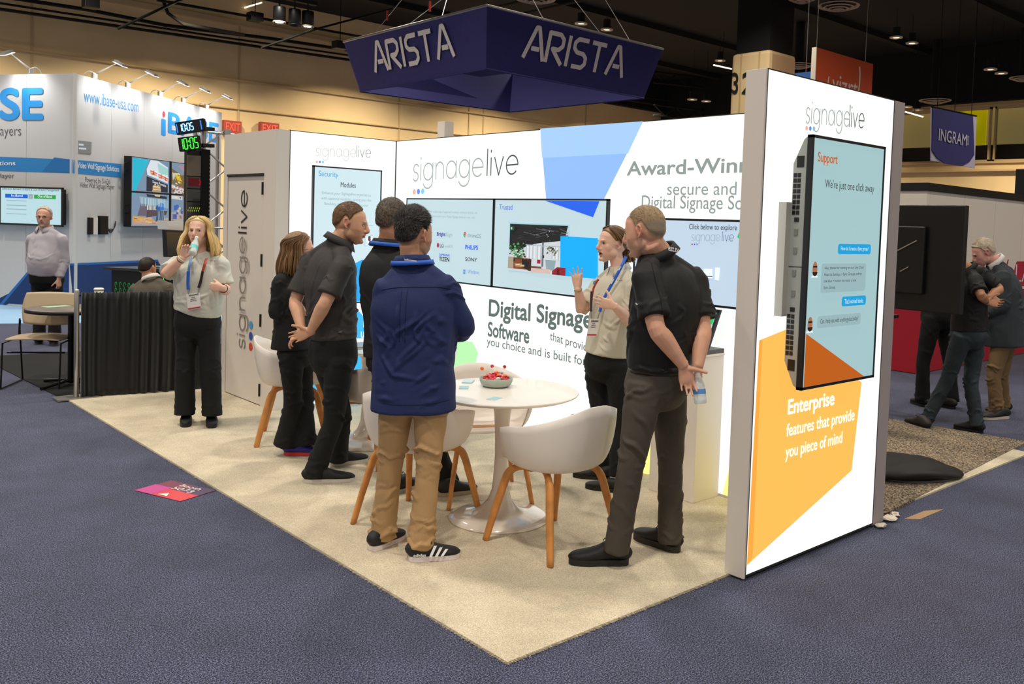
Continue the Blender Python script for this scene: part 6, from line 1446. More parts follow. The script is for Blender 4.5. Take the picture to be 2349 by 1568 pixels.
def seam(p, shirt, pts, m, r=.0022, name='seam', k=8, lift=.001):
    """stitched line laid on the cloth surface"""
    me = shirt.data; t = BVHTree.FromPolygons([v.co for v in me.vertices], [tuple(q.vertices) for q in me.polygons]); out = []
    for q in catmull(pts, k):
        c, n_, i, d = t.ray_cast(q - CAMF * .3, CAMF, 1.2)
        if c is not None: out.append(c + n_ * lift)
    return link(name, tube(out, r, 5), m, p, True)
CAMF = V((0.69072456, 0.72311796, 0))
def build(sp):
    """one figure: body (head, neck, torso core, arms, hands in one mesh), then clothes, hair and shoes as parts"""
    g = V((sp['g'][0], sp['g'][1], sp.get('z0', .012))); p = thing('person', sp['label'], 'person', g)
    J = {k: tuple(V(x) for x in v) if isinstance(v[0], (tuple, list)) else V(v) for k, v in sp['j'].items()}
    s = sp.get('hs', 1.); vox = sp.get('vox', .005); fem = sp.get('fem', False)
    Mx = headframe(J['H'], 46.3 + sp['fa'], sp.get('fp', 5), sp.get('fr', 0)); N = J['N']; SL, SR = J['S']; EL, ER = J['E']; WL, WR = J['W']; P = J['P']; HL, HR = J['Hp']; ch = J['C']; wa = J['Wa']
    up0 = V((0, 0, 1)); sS = (SR - SL).normalized(); sH = (HR - HL).normalized(); fS = V((0, 0, 1)).cross(sS).normalized()
    thick = sp.get('arm', 1.)
    bm = bmesh.new(); headparts(bm, Mx, s, fem, sp.get('mouth', 0))
    hb = Mx @ V((0, -.022 * s, -.05 * s)); nr = .0575 * s * (.84 if fem else 1.) * sp.get('neck', 1.)
    loft(bm, [N - V((0, 0, .06)), N, (N + hb) / 2, hb], [nr * 1.35, nr * 1.12, nr, nr], ref=sS, n=16, k=3, cap=.3)
    cw, cd = sp.get('chest', (.17, .105)); ww, wd = sp.get('waist', (.155, .105))
    ringloft(bm, [P + V((0, 0, .02)), wa, ch, N - V((0, 0, .04))], [(ww * .7, wd * .7), (ww * .7, wd * .7), (cw * .7, cd * .7), (.07, .05)], [sH, sH, sS, sS], n=16, k=3)
    for S_, E_, W_, hd, sd in ((SL, EL, WL, sp['hl'], 'L'), (SR, ER, WR, sp['hr'], 'R')):
        loft(bm, [ch.lerp(S_, .6), S_, S_.lerp(E_, .5), E_, E_.lerp(W_, .3), W_.lerp(E_, .12), W_], [.04 * thick, .047 * thick, .045 * thick, .040 * thick, .0425 * thick, .028 * thick, .026 * thick], ref=fS, n=14, k=3, cap=.4)
        if hd: hand(bm, W_, hd[0], hd[1], sd, sp.get('hand', .98 if not fem else .9) , *hd[2:])
    me = remesh(bm, vox, 2, .5); L_ = headshape(me, Mx, s, sp.get('mouth', 0))
    skin_cols(me, L_, sp.get('tone', SK['fair']), sp.get('lips', 'ae6253'), sp.get('brow', '6a4a34'), sp.get('beard'), sp.get('mouth', 0), fem, scalp=sp.get('scalp'))
    body = link('body', me, skinmat(), p, True); body['label'] = sp.get('blabel', 'skin, head and hands')
    eyes(p, Mx, s, sp.get('iris', '3c4448'))
    sc = Scalp(me, Mx, s)
    # ---- trousers
    rg = random.Random(sp.get('seed', 5)); (KL, KR), (AL, AR) = J['K'], J['A']; tr = sp['tr']; bm = bmesh.new(); fat = tr.get('fat', 1.)
    tw, td = tr.get('waist', (ww * 1.0, wd * 1.0)); seat = tr.get('seat', (ww * 1.08, wd * 1.18))
    top_ = tr.get('top', P + V((0, 0, .13)));
    if not isinstance(top_, V): top_ = V(top_)
    mid = (HL + HR) / 2
    ringloft(bm, [top_, top_.lerp(mid, .45), mid + V((0, 0, .0)), mid - V((0, 0, .07))], [(tw, td), ((tw + seat[0]) / 2 + .004, (td + seat[1]) / 2 + .004), seat, (seat[0] * .8, seat[1] * .78)], [sH] * 4, n=24, k=4, cap=.35)
    for H_, K_, A_ in ((HL, KL, AL), (HR, KR, AR)):
        r0 = .088 * fat; hem = A_ + (A_ - K_).normalized() * tr.get('drop', .035); hw = tr.get('hem', .060)
        if hem.z < .055: hem.z = .055
        loft(bm, [H_ + (H_ - K_) * .05, H_.lerp(K_, .3), H_.lerp(K_, .65), K_, K_.lerp(A_, .35), K_.lerp(A_, .75), hem], [r0, r0 * .98, .074 * fat, .064 * fat * tr.get('knee', 1), .062 * fat * tr.get('knee', 1), (hw + .060 * fat * tr.get('knee', 1)) / 2, hw], ref=sH, n=18, k=4, cap=.04)
    me2 = remesh(bm, tr.get('vox', .0095), tr.get('sm', 3), .5); F = []
    fh = tr.get('fold', .008)
    for H_, K_, A_ in ((HL, KL, AL), (HR, KR, AR)):
        F += ringf(K_.lerp(H_, .3), K_.lerp(A_, .25), .075 * fat, 9, fh, .013, .05, rg=rg) + ringf(K_.lerp(A_, .68), A_ + (A_ - K_) * .06, tr.get('hem', .06), tr.get('nhem', 7), fh * .75, .012, .02, rg=rg)
        F += ringf(H_.lerp(K_, .05), H_.lerp(K_, .5), .09 * fat, 5, fh * .7, .016, .10, rg=rg)
        F += ringf(K_.lerp(A_, .25), K_.lerp(A_, .7), .065 * fat, 4, fh * .5, .014, .09, rg=rg)
    F += ringf(mid + V((0, 0, .02)), mid - V((0, 0, .08)), seat[0] * .95, 6, fh * .6, .014, .05, rg=rg); F += tr.get('xf', [])
    folds(me2, F, .0015)
    tob = link('trousers', me2, tr['m'], p, True)
    if tr.get('belt'):
        o_ = bmesh.new(); ringloft(o_, [top_ + V((0, 0, -.030)), top_ + V((0, 0, .008))], [(tw * 1.045, td * 1.05)] * 2, [sH] * 2, n=32, k=1, cap=.02); link('belt', o_, tr['belt'], p, True)
    # ---- shirt / jacket
    sh = sp['sh']; bm = bmesh.new(); hemp = V(sh['hem']) if 'hem' in sh else P + V((0, 0, .05)); hw_, hd_ = sh.get('hemr', (ww * 1.12, wd * 1.15)); ease = sh.get('ease', .014)
    ringloft(bm, [hemp, wa, (wa + ch) / 2, ch, ch.lerp(N, .5), ch.lerp(N, .8)], [(hw_, hd_), (ww + ease, wd + ease), ((ww + cw) / 2 + ease, (wd + cd) / 2 + ease), (cw + ease, cd + ease), (cw * .93, cd * .92), (.105, .075)], [sH, sH, (sH + sS) / 2, sS, sS, sS], n=28, k=4, cap=.05)
    nb = N - V((0, 0, .024)) - fS * .0
    loft(bm, [SL - V((0, 0, .0)), SL.lerp(nb, .5) + V((0, 0, .012)), nb, SR.lerp(nb, .5) + V((0, 0, .012)), SR], [.056, (.060, .056), (.066, .060), (.060, .056), .056], ref=fS, n=16, k=3, cap=.9)
    loft(bm, [N - V((0, 0, .10)), N - V((0, 0, .045)), N + (hb - N).normalized() * .004], [.080, nr * 1.42, nr * 1.16], ref=sS, n=20, k=3, cap=.05)
    ar = sh.get('armr', .062) * thick; frac = sh.get('sleeve', .68)
    for S_, E_, W_ in ((SL, EL, WL), (SR, ER, WR)):
        if frac <= 1: loft(bm, [ch.lerp(S_, .6), S_, S_.lerp(E_, .35), S_.lerp(E_, frac)], [.065, ar * 1.02, ar, ar * sh.get('cuff', .98)], ref=fS, n=18, k=4, cap=.01)
        else: loft(bm, [ch.lerp(S_, .6), S_, S_.lerp(E_, .5), E_, E_.lerp(W_, .4), E_.lerp(W_, min(1, frac - 1))], [.065, ar, ar * .95, ar * .90, ar * .80, ar * .62], ref=fS, n=18, k=4, cap=.03)
    me3 = remesh(bm, sh.get('vox', .0085), sh.get('sm', 3), .5); F = []; fh = sh.get('fold', .006)
    for S_, E_, W_ in ((SL, EL, WL), (SR, ER, WR)):
        e_ = S_.lerp(E_, min(1, frac)); F += ringf(S_, e_, ar, 7, fh * .8, .011, .07, rg=rg)
        if frac > 1: F += ringf(S_.lerp(E_, .7), E_.lerp(W_, .35), ar * .85, 8, fh * 1.1, .010, .04, rg=rg) + ringf(E_.lerp(W_, .3), E_.lerp(W_, frac - 1), ar * .7, 5, fh * .7, .010, .04, rg=rg)
        F.append(([S_ + (ch - S_) * .25 + V((0, 0, .05)) , S_.lerp(ch, .35), S_.lerp(ch, .45) - V((0, 0, .07))], .012, fh))
    for _ in range(sh.get('nv', 14)):
        th = rg.random() * 6.28; u0 = rg.uniform(.0, .55); ln = rg.uniform(.3, .6); pts = []
        for i in range(5):
            u = u0 + ln * i / 4; c_ = ch.lerp(wa, min(1, u * 1.2)) if u < .85 else wa.lerp(hemp, min(1, (u - .85) * 4)); k_ = min(1, u); ss = (sS * (1 - k_) + sH * k_).normalized(); ff = up0.cross(ss); th2 = th + .25 * math.sin(i * .9 + th * 3)
            pts.append(c_ + ss * math.cos(th2) * (cw * (1 - k_) + ww * k_ + ease) + ff * math.sin(th2) * (cd * (1 - k_) + wd * k_ + ease))
        F.append((pts, rg.uniform(.008, .016), fh * rg.uniform(.5, 1.1)))
    F += ringf(hemp + V((0, 0, .02)), wa + V((0, 0, .10)), ww * 1.0, sh.get('nw', 12), fh, .014, .07, (.8, 2.0), rg=rg); F += ringf(wa, ch, cw * .98, 9, fh * .8, .018, .22, (.4, 1.0), rg=rg); F += sh.get('xf', [])
    folds(me3, F, .0015)
    sob = link(sh.get('name', 'shirt'), me3, sh['m'], p, True)
    if sh.get('collar', 1):
        cr = nr * 1.28; cm = sh.get('cm', sh['m']); up_ = ((hb - N).normalized() * .55 + up0 * .45).normalized(); base = N + up_ * .006; bm = bmesh.new(); n_ = 40; fw = (Mx.to_3x3() @ V((0, 1, 0))); fw = fS if sh.get('cf') is None else V(sh['cf']); fw = (fw - up_ * fw.dot(up_)).normalized(); sd_ = up_.cross(fw)
        gap = .32; prev = None
        for i in range(n_ + 1):
            th = gap + (2 * math.pi - 2 * gap) * i / n_; rad_ = fw * math.cos(th) + sd_ * math.sin(th); open_ = math.cos(th) * .5 + .5
            dz = -.030 * open_; a_ = base + rad_ * cr * 1.02 + up_ * (.034 + dz); b_ = base + rad_ * (cr * 1.09 + .003) + up_ * (.036 + dz); c_ = base + rad_ * (cr * 1.24 + .008 + .012 * open_) + up_ * (.000 + dz * 1.2 - .018 * open_); d_ = base + rad_ * cr * 1.02 + up_ * (-.020 + dz)
            cur = [bm.verts.new(x) for x in (d_, a_, b_, c_)]
            if prev:
                for k in range(3): bm.faces.new((prev[k], cur[k], cur[k + 1], prev[k + 1]))
            prev = cur
        c = link('collar', bm, cm, p, True); m_ = c.modifiers.new('thickness', 'SOLIDIFY'); m_.thickness = .003
    return dict(p=p, Mx=Mx, sc=sc, s=s, J=J, sS=sS, fS=fS, body=body, shirt=sob, N=N, nr=nr, up=((hb - N).normalized() * .55 + up0 * .45).normalized())

up = V((0, 0, 1)); IR = V((.724, -.689, 0))   # image-right direction on the floor plan
m_khaki = mat('khaki_cotton', 'b08c60', .85, bump=.25, bscale=220); m_blkc = mat('black_cotton', '0a0a0a', .85, bump=.25, bscale=200)
m_polo = mat('black_polo', '0d0d0e', .7, bump=.2, bscale=300); m_gpolo = mat('charcoal_polo', '3a3735', .75, bump=.2, bscale=300)
m_olive = mat('olive_twill', '463f36', .8, bump=.2, bscale=250); m_navy_s = mat('navy_shirt', '1a2856', .8, bump=.25, bscale=220)
m_cream = mat('cream_polo', 'cfc8b4', .8, bump=.2, bscale=280); m_pale = mat('pale_grey_polo', 'c9c8bc', .8, bump=.2, bscale=280)
m_lil = mat('pale_stripe_shirt', 'b6b0b8', .8, bump=.2, bscale=200); m_jean = mat('dark_denim', '2a343a', .85, bump=.4, bscale=300, var=.2, vscale=9); m_jack = mat('slate_jacket', '343a3e', .85, bump=.2, bscale=300)
m_brownj = mat('taupe_jacket', '5e574c', .85, bump=.2, bscale=250); m_tan2 = mat('brown_chinos', '7a6040', .85, bump=.2, bscale=250); m_blaz = mat('black_blazer', '0d0c0b', .75, bump=.2, bscale=260)
m_belt = mat('belt_leather', '14110f', .4); m_lan = mat('lanyard_blue', '2c62c8', .5); m_lanr = mat('lanyard_red', 'b0402c', .5); m_badge = mat('badge_white', 'e8e2dc', .4); m_wp = mat('print_on_cloth', 'e8e8e8', .6); m_metal = MATS['aluminium']

# 1 ---- man in black polo, hands behind his back -----------------------------------
a = build(dict(label='person in black polo and olive trousers, hands clasped behind back, beside the tower', g=(1.202, .461), seed=11, vox=.0045, fa=60, fp=10, hs=1.03, scalp=('8a7458', 'short', 10), tone='dda68a', brow='7a5c40', beard=('8a7a6a', .35), chest=(.205, .13), waist=(.18, .14), arm=1.12, neck=1.12,
    j=dict(N=(1.254, 0.412, 1.58), H=(1.18, 0.44, 1.691), S=((1.116, 0.363, 1.478), (1.489, 0.367, 1.45)), E=((1.078, 0.247, 1.228), (1.454, 0.262, 1.206)), W=((1.209, 0.177, 1.044), (1.338, 0.193, 1.022)),
           C=(1.294, 0.373, 1.33), Wa=(1.279, 0.388, 1.094), P=(1.269, 0.397, 0.932), Hp=((1.157, 0.379, 0.906), (1.392, 0.418, 0.864)), K=((1.073, 0.377, 0.52), (1.424, 0.415, 0.459)), A=((1.035, 0.413, 0.12), (1.418, 0.393, 0.091))),
    hl=((IR * .25 - up * 1.0), IR + up * .3, (.35, .3, .3, .4), .10, .2, 1.25), hr=((-IR * .12 - up), -IR - CAMF * .4, (.9, .9, .95, 1.0), .05, .5, .5),
    tr=dict(m=m_olive, top=(1.279, 0.387, 1.014), waist=(.178, .138), seat=(.185, .15), fat=1.06, hem=.066, fold=.009, belt=m_belt), sh=dict(m=m_polo, hem=(1.275, 0.391, 0.991), hemr=(.182, .142), sleeve=.80, armr=.066, cuff=1.12, fold=.007)))
p = a['p']; hair(p, a['sc'], 'short', .003, .006, '7c6446', 'a48c68', 4200, .010, 'forward', .7, .0012, seed=3, greyside=('8c7c6a', 14), width=.0008)
def on_shoes(u, q, W, H):
    flat('logo', ribbons([arc(0, 0, .008, .008, 30, 300, 8), [(.014, -.010), (.014, .010)], arc(.014, 0, .010, .010, -90, 90, 6)], .0028), q(-.047, .42, .052), tuple((q(0, .5, 0) - q(0, .4, 0)).normalized()), (0, 0, 1), m_wp, u, .004)
    flat('logo', ribbons([[(0, 0), (.035, .004)]], .003), q(-.046, .2, .045), tuple((q(0, .5, 0) - q(0, .4, 0)).normalized()), (0, 0, 1), m_wp, u, .004)
shoe(p, (1.106, 0.401, 0), (0.881, 0.594, 0), '101011', '1c1c1c', .10, .054, '161616', .012, thick=.032, label='black running shoe with small white logo'); shoe(p, (1.431, 0.342, 0), (1.425, 0.643, 0), '101011', '2a2420', .10, .054, '161616', .012, thick=.032)
nn = -(CAMF); nv = tuple((V((0, 0, 1)).cross(IR)).normalized())
bk_ = (1.184, 0.291, 1.601)
text('ezt.tv', (1.199, 0.298, 1.603), (1.242, 0.267, 1.593), .022, m_wp, p, name='logo', bold=.03, n=.004)
flat('logo', ribbons([[(0, .008), (.006, 0), (.04, .018)]], .005), (1.008, 0.326, 1.338), tuple(IR), (0, 0, 1), m_wp, p, .004)
bt = thing('water_bottle', 'clear water bottle with blue label held behind the back of the man in black polo', 'bottle', (1.296, 0.136, 0.897))
m_pet = mat('clear_plastic', 'e8f4f4', .08, alpha=.5, spec=.7); m_lab = mat('bottle_label', '5a8fd0', .4); m_water = mat('water', 'e4f2f4', .02, trans=1., ior=1.33)
def bottle(t, base, axis, s=1., lab=m_lab, long=.2):
    q = V(axis).normalized().to_track_quat('Z', 'Y').to_matrix().to_4x4(); pr = [(0, 0), (.026, 0), (.031, .006), (.031, .03), (.029, .035), (.031, .04), (.031, long * .52), (.028, long * .60), (.018, long * .76), (.0125, long * .83), (.0125, long * .92)]
    link('bottle', lathe([(r * s, z * s) for r, z in pr] , base, 28, q), m_pet, t, True); link('label', lathe([(.0317 * s, .048 * s), (.0317 * s, long * .42 * s)], base, 28, q), lab, t, True)
    link('cap', lathe([(0, long * .9 * s), (.0145 * s, long * .9 * s), (.0145 * s, long * s), (0, long * s)], base, 20, q), mat('cap_white', 'e8e8ea', .4), t, True)
bottle(bt, (1.275, 0.114, 0.858), V((-.05, .0, 1)) - IR * .08 + CAMF * .25, 1.0, long=.17)
p['label'] = 'person in black polo and olive trousers, hands clasped behind back, beside the tower'

seam(p, a['shirt'], [(1.015, 0.224, 1.541), (1.026, 0.214, 1.468), (1.047, 0.194, 1.365), (1.053, 0.189, 1.282)], mat('black_seam', '050505', .8), .0022)
# 2 ---- man in navy shirt and khaki trousers ------------------------------------------
a = build(dict(label='person seen from behind in navy shirt and khaki trousers, blue lanyard at the neck', g=(.352, 1.272), seed=21, vox=.0045, fa=-32, fp=2, hs=1.0, scalp=('2a201a', 'short', 14), tone='cf9a7a', brow='1c1410', beard=('4a3428', .45), chest=(.195, .12), waist=(.185, .125),
    j=dict(N=(0.362, 1.29, 1.496), H=(0.371, 1.295, 1.63), S=((0.247, 1.331, 1.357), (0.469, 1.16, 1.373)), E=((0.269, 1.406, 1.118), (0.58, 1.137, 1.159)), W=((0.501, 1.489, 1.071), (0.558, 1.408, 1.089)),
           C=(0.361, 1.263, 1.263), Wa=(0.366, 1.259, 1.017), P=(0.369, 1.256, 0.859), Hp=((0.297, 1.297, 0.815), (0.423, 1.177, 0.821)), K=((0.286, 1.335, 0.424), (0.383, 1.132, 0.454)), A=((0.278, 1.37, 0.08), (0.336, 1.108, 0.096))),
    hl=((-CAMF + IR * .5), up, .6), hr=((-CAMF - IR * .5), up, .6),
    tr=dict(m=m_khaki, top=(0.368, 1.257, 0.927), seat=(.180, .128), fat=1.0, hem=.068, fold=.011, nhem=11), sh=dict(m=m_navy_s, hem=(0.369, 1.255, 0.74), hemr=(.218, .172), ease=.024, sleeve=1.75, armr=.072, fold=.008, nw=20,
        xf=[([(0.165, 1.285, 1.349), (0.276, 1.137, 1.375), (0.406, 1.055, 1.361)], .006, .004), ([(0.217, 1.193, 1.346), (0.215, 1.195, 1.112), (0.213, 1.197, 0.96)], .010, .010), ([(0.439, 1.05, 1.29), (0.335, 1.08, 1.118), (0.205, 1.205, 0.96)], .016, .008), ([(0.45, 1.04, 1.16), (0.346, 1.07, 0.967), (0.244, 1.181, 0.85)], .014, .007), ([(0.183, 1.295, 1.059), (0.206, 1.204, 0.938), (0.3, 1.114, 0.921)], .014, .007)])))
p = a['p']; hair(p, a['sc'], 'short', .004, .030, '0c0908', '2a2420', 5200, .026, 'forward', .7, .005, seed=4, width=.0014)
def lan_neck(a, m, w_=.022, k=1.86, dz=-.002):
    """band of a lanyard round the back of the collar"""
    N, nr, u_, f = a['N'], a['nr'], a['up'], a['fS']; s_ = u_.cross(f).normalized(); pts = []
    for i in range(13):
        th = math.radians(75 + 210 * i / 12); r_ = f * math.cos(th) + s_ * math.sin(th); pts.append(N + r_ * nr * k + u_ * (dz - .03 * max(0, math.cos(th))))
    Q = catmull(pts, 3); bm = bmesh.new(); prev = None
    for q in Q:
        o_ = (q - N); o_ = (o_ - u_ * o_.dot(u_)).normalized(); cur = [bm.verts.new(q + u_ * w_ / 2 + o_ * .0), bm.verts.new(q - u_ * w_ / 2 + o_ * .006), bm.verts.new(q - u_ * w_ / 2 + o_ * .003), bm.verts.new(q + u_ * w_ / 2 - o_ * .003)]
        if prev:
            for k_ in range(4): bm.faces.new((prev[k_], prev[(k_ + 1) % 4], cur[(k_ + 1) % 4], cur[k_]))
        prev = cur
    return link('lanyard', bm, m, a['p'], True)
lan_neck(a, m_lan)
text('infocomm', (0.264, 1.21, 1.507), (0.308, 1.168, 1.502), .010, m_wp, p, bold=.04, n=.002)
m_seam = mat('navy_seam', '101a3c', .8); m_seamb = mat('black_seam', '050505', .8)
seam(p, a['shirt'], [(0.119, 1.218, 1.356), (0.144, 1.125, 1.371), (0.22, 1.052, 1.376), (0.281, 0.994, 1.377), (0.327, 0.95, 1.371)], m_seam)
for u0 in ((0.158, 1.111, 1.363), (0.178, 1.092, 1.364)): seam(p, a['shirt'], [V(u0), V(u0) - up * .13, V(u0) - up * .26], m_seam, .0013)
seam(p, a['shirt'], [(0.138, 1.2, 0.794), (0.17, 1.1, 0.794), (0.246, 1.027, 0.798), (0.338, 0.94, 0.815)], m_seam, .0016)
def st3(u, q, W, H):
    fwd = (q(0, 1, 0) - q(0, 0, 0)).normalized()
    for k in range(3):
        b0 = .36 + .115 * k
        poly('stripe', [q(.052 * W / .047, b0, .030), q(.052 * W / .047, b0 + .06, .030), q(.043 * W / .047, b0 + .16, .082 - .010 * k), q(.043 * W / .047, b0 + .10, .082 - .010 * k)], m_wp, u, q(1, 0, 0) - q(0, 0, 0), .002)
    text('adidas', q(.044 * W / .047, .06, .036), q(.050 * W / .047, .30, .036), .013, m_wp, u, bold=.03, n=.004)
shoe(p, (0.197, 1.347, 0), (0.424, 1.427, 0), '17181c', 'e0d2d0', .088, .050, '0c0c0c', .012, label='black sneaker with white sole'); shoe(p, (0.275, 1.119, 0), (0.499, 1.009, 0), '17181c', 'e0d2d0', .088, .050, '0c0c0c', .012, st=st3, label='black sneaker with three white stripes')

# 3 ---- man in charcoal polo leaning forward ----------------------------------------------
a = build(dict(label='person in charcoal polo and black trousers leaning forward, hands clasped behind back', g=(.73, 2.706), seed=31, vox=.005, fa=-86, fp=8, hs=1.05, scalp=('6a4c30', 'short', 8), tone='dca888', brow='6a4c34', beard=('96704e', .30), chest=(.185, .13), waist=(.17, .135), arm=1.05,
    j=dict(N=(0.723, 2.713, 1.552), H=(0.773, 2.665, 1.671), S=((0.654, 2.945, 1.417), (0.667, 2.559, 1.398)), E=((0.55, 2.961, 1.144), (0.543, 2.538, 1.175)), W=((0.526, 2.818, 0.964), (0.5, 2.649, 0.978)),
           C=(0.684, 2.75, 1.287), Wa=(0.7, 2.735, 1.029), P=(0.707, 2.728, 0.842), Hp=((0.726, 2.849, 0.753), (0.685, 2.61, 0.779)), K=((0.811, 2.795, 0.383), (0.645, 2.594, 0.397)), A=((0.818, 2.843, 0.086), (0.544, 2.621, 0.094))),
    hl=((-IR * .7 - up * .7), up * .5 + CAMF, (.3, .35, .4, .5), .08, .3, .7), hr=((-IR * .9 - up * .35), up + IR * .2, (.55, .6, .65, .7), .12, .4, .8),
    tr=dict(m=m_blkc, top=(0.708, 2.727, 0.923), seat=(.18, .15), fat=1.04, hem=.070, fold=.007), sh=dict(m=m_gpolo, hem=(0.706, 2.729, 0.912), hemr=(.176, .142), sleeve=.82, armr=.066, cuff=1.15, fold=.007,
        xf=[([(0.579, 2.685, 1.42), (0.541, 2.721, 1.25), (0.538, 2.751, 1.078)], .012, .007), ([(0.615, 2.609, 1.396), (0.581, 2.641, 1.255), (0.584, 2.666, 1.141)], .012, .006)])))
p = a['p']; hair(p, a['sc'], 'short', .005, .010, '5a4028', '7a5a3c', 3600, .012, 'forward', .5, .002, seed=5)
shoe(p, (0.478, 2.647, 0), (0.746, 2.495, 0), '121214', 'c8c4ba', .092, .048, '0c0c0c', .012, label='black knit shoe with pale sole'); shoe(p, (0.791, 2.898, 0), (1.059, 2.868, 0), '121214', 'c8c4ba', .092, .048, '0c0c0c', .012)
link('pocket_logo', tube([(0.648, 2.556, 0.977), (0.662, 2.543, 0.978)], .003, 6), m_metal, p)

# 4 ---- man in black shirt, mostly hidden ----------------------------------------------------
a = build(dict(label='person in black shirt with blue lanyard, mostly hidden behind the man in navy shirt', g=(.976, 2.097), seed=41, vox=.006, fa=-28, fp=4, hs=1.0, scalp=('2c201a', 'full', 8), tone='c48c6c', brow='2a1c14', chest=(.19, .12), waist=(.175, .125),
    j=dict(N=(0.805, 2.26, 1.556), H=(0.827, 2.24, 1.693), S=((0.721, 2.313, 1.407), (0.954, 2.201, 1.403)), E=((0.723, 2.311, 1.167), (0.988, 2.169, 1.17)), W=((0.891, 2.482, 1.017), (1.076, 2.347, 1.036)),
           C=(0.833, 2.233, 1.32), Wa=(0.848, 2.219, 1.047), P=(0.854, 2.213, 0.896), Hp=((0.802, 2.236, 0.815), (0.922, 2.176, 0.813)), K=((0.808, 2.23, 0.457), (0.997, 2.077, 0.447)), A=((0.808, 2.147, 0.093), (1.092, 1.944, 0.085))),
    hl=((-CAMF), up, .6), hr=((-CAMF), up, .6), tr=dict(m=m_blkc, top=(0.852, 2.216, 0.924), hem=.066, fold=.006), sh=dict(m=m_polo, hem=(0.853, 2.214, 0.855), sleeve=1.8, armr=.062, fold=.005)))
p = a['p']; hair(p, a['sc'], 'full', .012, .018, '241a14', '6a5a4c', 3600, .020, 'forward', .4, .006, seed=6); lan_neck(a, m_lan)
link('belt_pouch', B((0, 0.06, -.035, .035, -.09, .05), bev=.01), m_blk, p).matrix_parent_inverse = Matrix.Translation(-V(p.location)) @ Matrix.Translation(V((0.727, 2.294, 0.841)))
shoe(p, (0.8, 2.106, 0), (0.938, 2.138, 0), '141416', 'a8a49c', .09, .048, '3a3a3a', .012); shoe(p, (0.993, 1.893, 0), (1.191, 1.855, 0), '22241f', 'b0a48c', .09, .05, '141414', .012, label='dark shoe with tan sole')

# 5 ---- woman in black blazer ------------------------------------------------------------------
a = build(dict(label='person with long light brown hair, glasses and black blazer, arms crossed', g=(.749, 3.31), seed=51, vox=.0055, fa=-72, fp=2, fem=True, hs=.95, tone='e2b29a', brow='7a5a40', lips='b85a54', chest=(.15, .105), waist=(.13, .10), arm=.9,
    j=dict(N=(0.722, 3.335, 1.316), H=(0.743, 3.316, 1.471), S=((0.819, 3.422, 1.247), (0.605, 3.295, 1.25)), E=((0.841, 3.402, 1.018), (0.575, 3.297, 1.024)), W=((0.701, 3.19, 1.065), (0.765, 3.212, 1.036)),
           C=(0.716, 3.342, 1.162), Wa=(0.718, 3.339, 0.951), P=(0.725, 3.333, 0.781), Hp=((0.799, 3.373, 0.717), (0.676, 3.269, 0.74)), K=((0.803, 3.314, 0.401), (0.694, 3.266, 0.406)), A=((0.783, 3.25, 0.117), (0.675, 3.325, 0.118))),
    hl=((-IR), up, .5), hr=((IR), up, .5), tr=dict(m=m_blkc, top=(0.724, 3.334, 0.859), fat=.92, hem=.085, fold=.007, knee=1.1), sh=dict(name='blazer', m=m_blaz, hem=(0.723, 3.335, 0.775), hemr=(.165, .145), ease=.02, sleeve=1.85, armr=.062, fold=.007, collar=1)))
p = a['p']; longhair(p, a['sc'], 230, .19, .02, '8a6640', '5a3e26', (66, 180), .008, .004, 7); 
hair(p, a['sc'], 'woman', .010, .006, '7a5a3a', '9a7850', 500, .02, 'back', .1, .002, seed=8)
for hh in ():
    pass
Mg = a['Mx']
def glasses(p, Mg, s, m, w_=.0016, half=.020):
    for sx in (-1, 1):
        ring = [Mg @ (V((sx * .033 + half * math.cos(t_), .104 - .10 * abs(sx * .033 + half * math.cos(t_)) , .002 + .015 * math.sin(t_))) * s) for t_ in [i * math.pi / 9 for i in range(19)]]
        link('spectacles', tube(ring, w_, 6), m, p); link('temple', tube([Mg @ (V((sx * .054, .094, .006)) * s), Mg @ (V((sx * .082, .03, .008)) * s), Mg @ (V((sx * .084, -.01, .0)) * s)], w_, 6), m, p)
    link('bridge', tube([Mg @ (V((-.013, .106, .004)) * s), Mg @ (V((0, .110, .008)) * s), Mg @ (V((.013, .106, .004)) * s)], w_, 6), m, p)
glasses(p, Mg, a['s'], mat('glasses_red', 'a84a30', .3))
link('earring', tube([Mg @ V((.080, -.002, -.030)), Mg @ V((.084, .004, -.045)), Mg @ V((.080, -.002, -.058)), Mg @ V((.078, -.010, -.045)), Mg @ V((.080, -.002, -.030))], .0025, 6), m_metal, p)
link('shirt_collar', prism([(0.708, 3.28, 1.363), (0.739, 3.278, 1.369), (0.726, 3.263, 1.321)], (.004, .002, 0)), m_wp, p)
shoe(p, (0.676, 3.349, 0), (0.812, 3.25, 0), '3a34a0', 'd83a34', .085, .046, None, .012, label='blue running shoe with red sole'); shoe(p, (0.823, 3.392, 0), (0.959, 3.418, 0), 'd05a3a', 'd8c830', .085, .046, None, .012, label='orange and yellow running shoe')

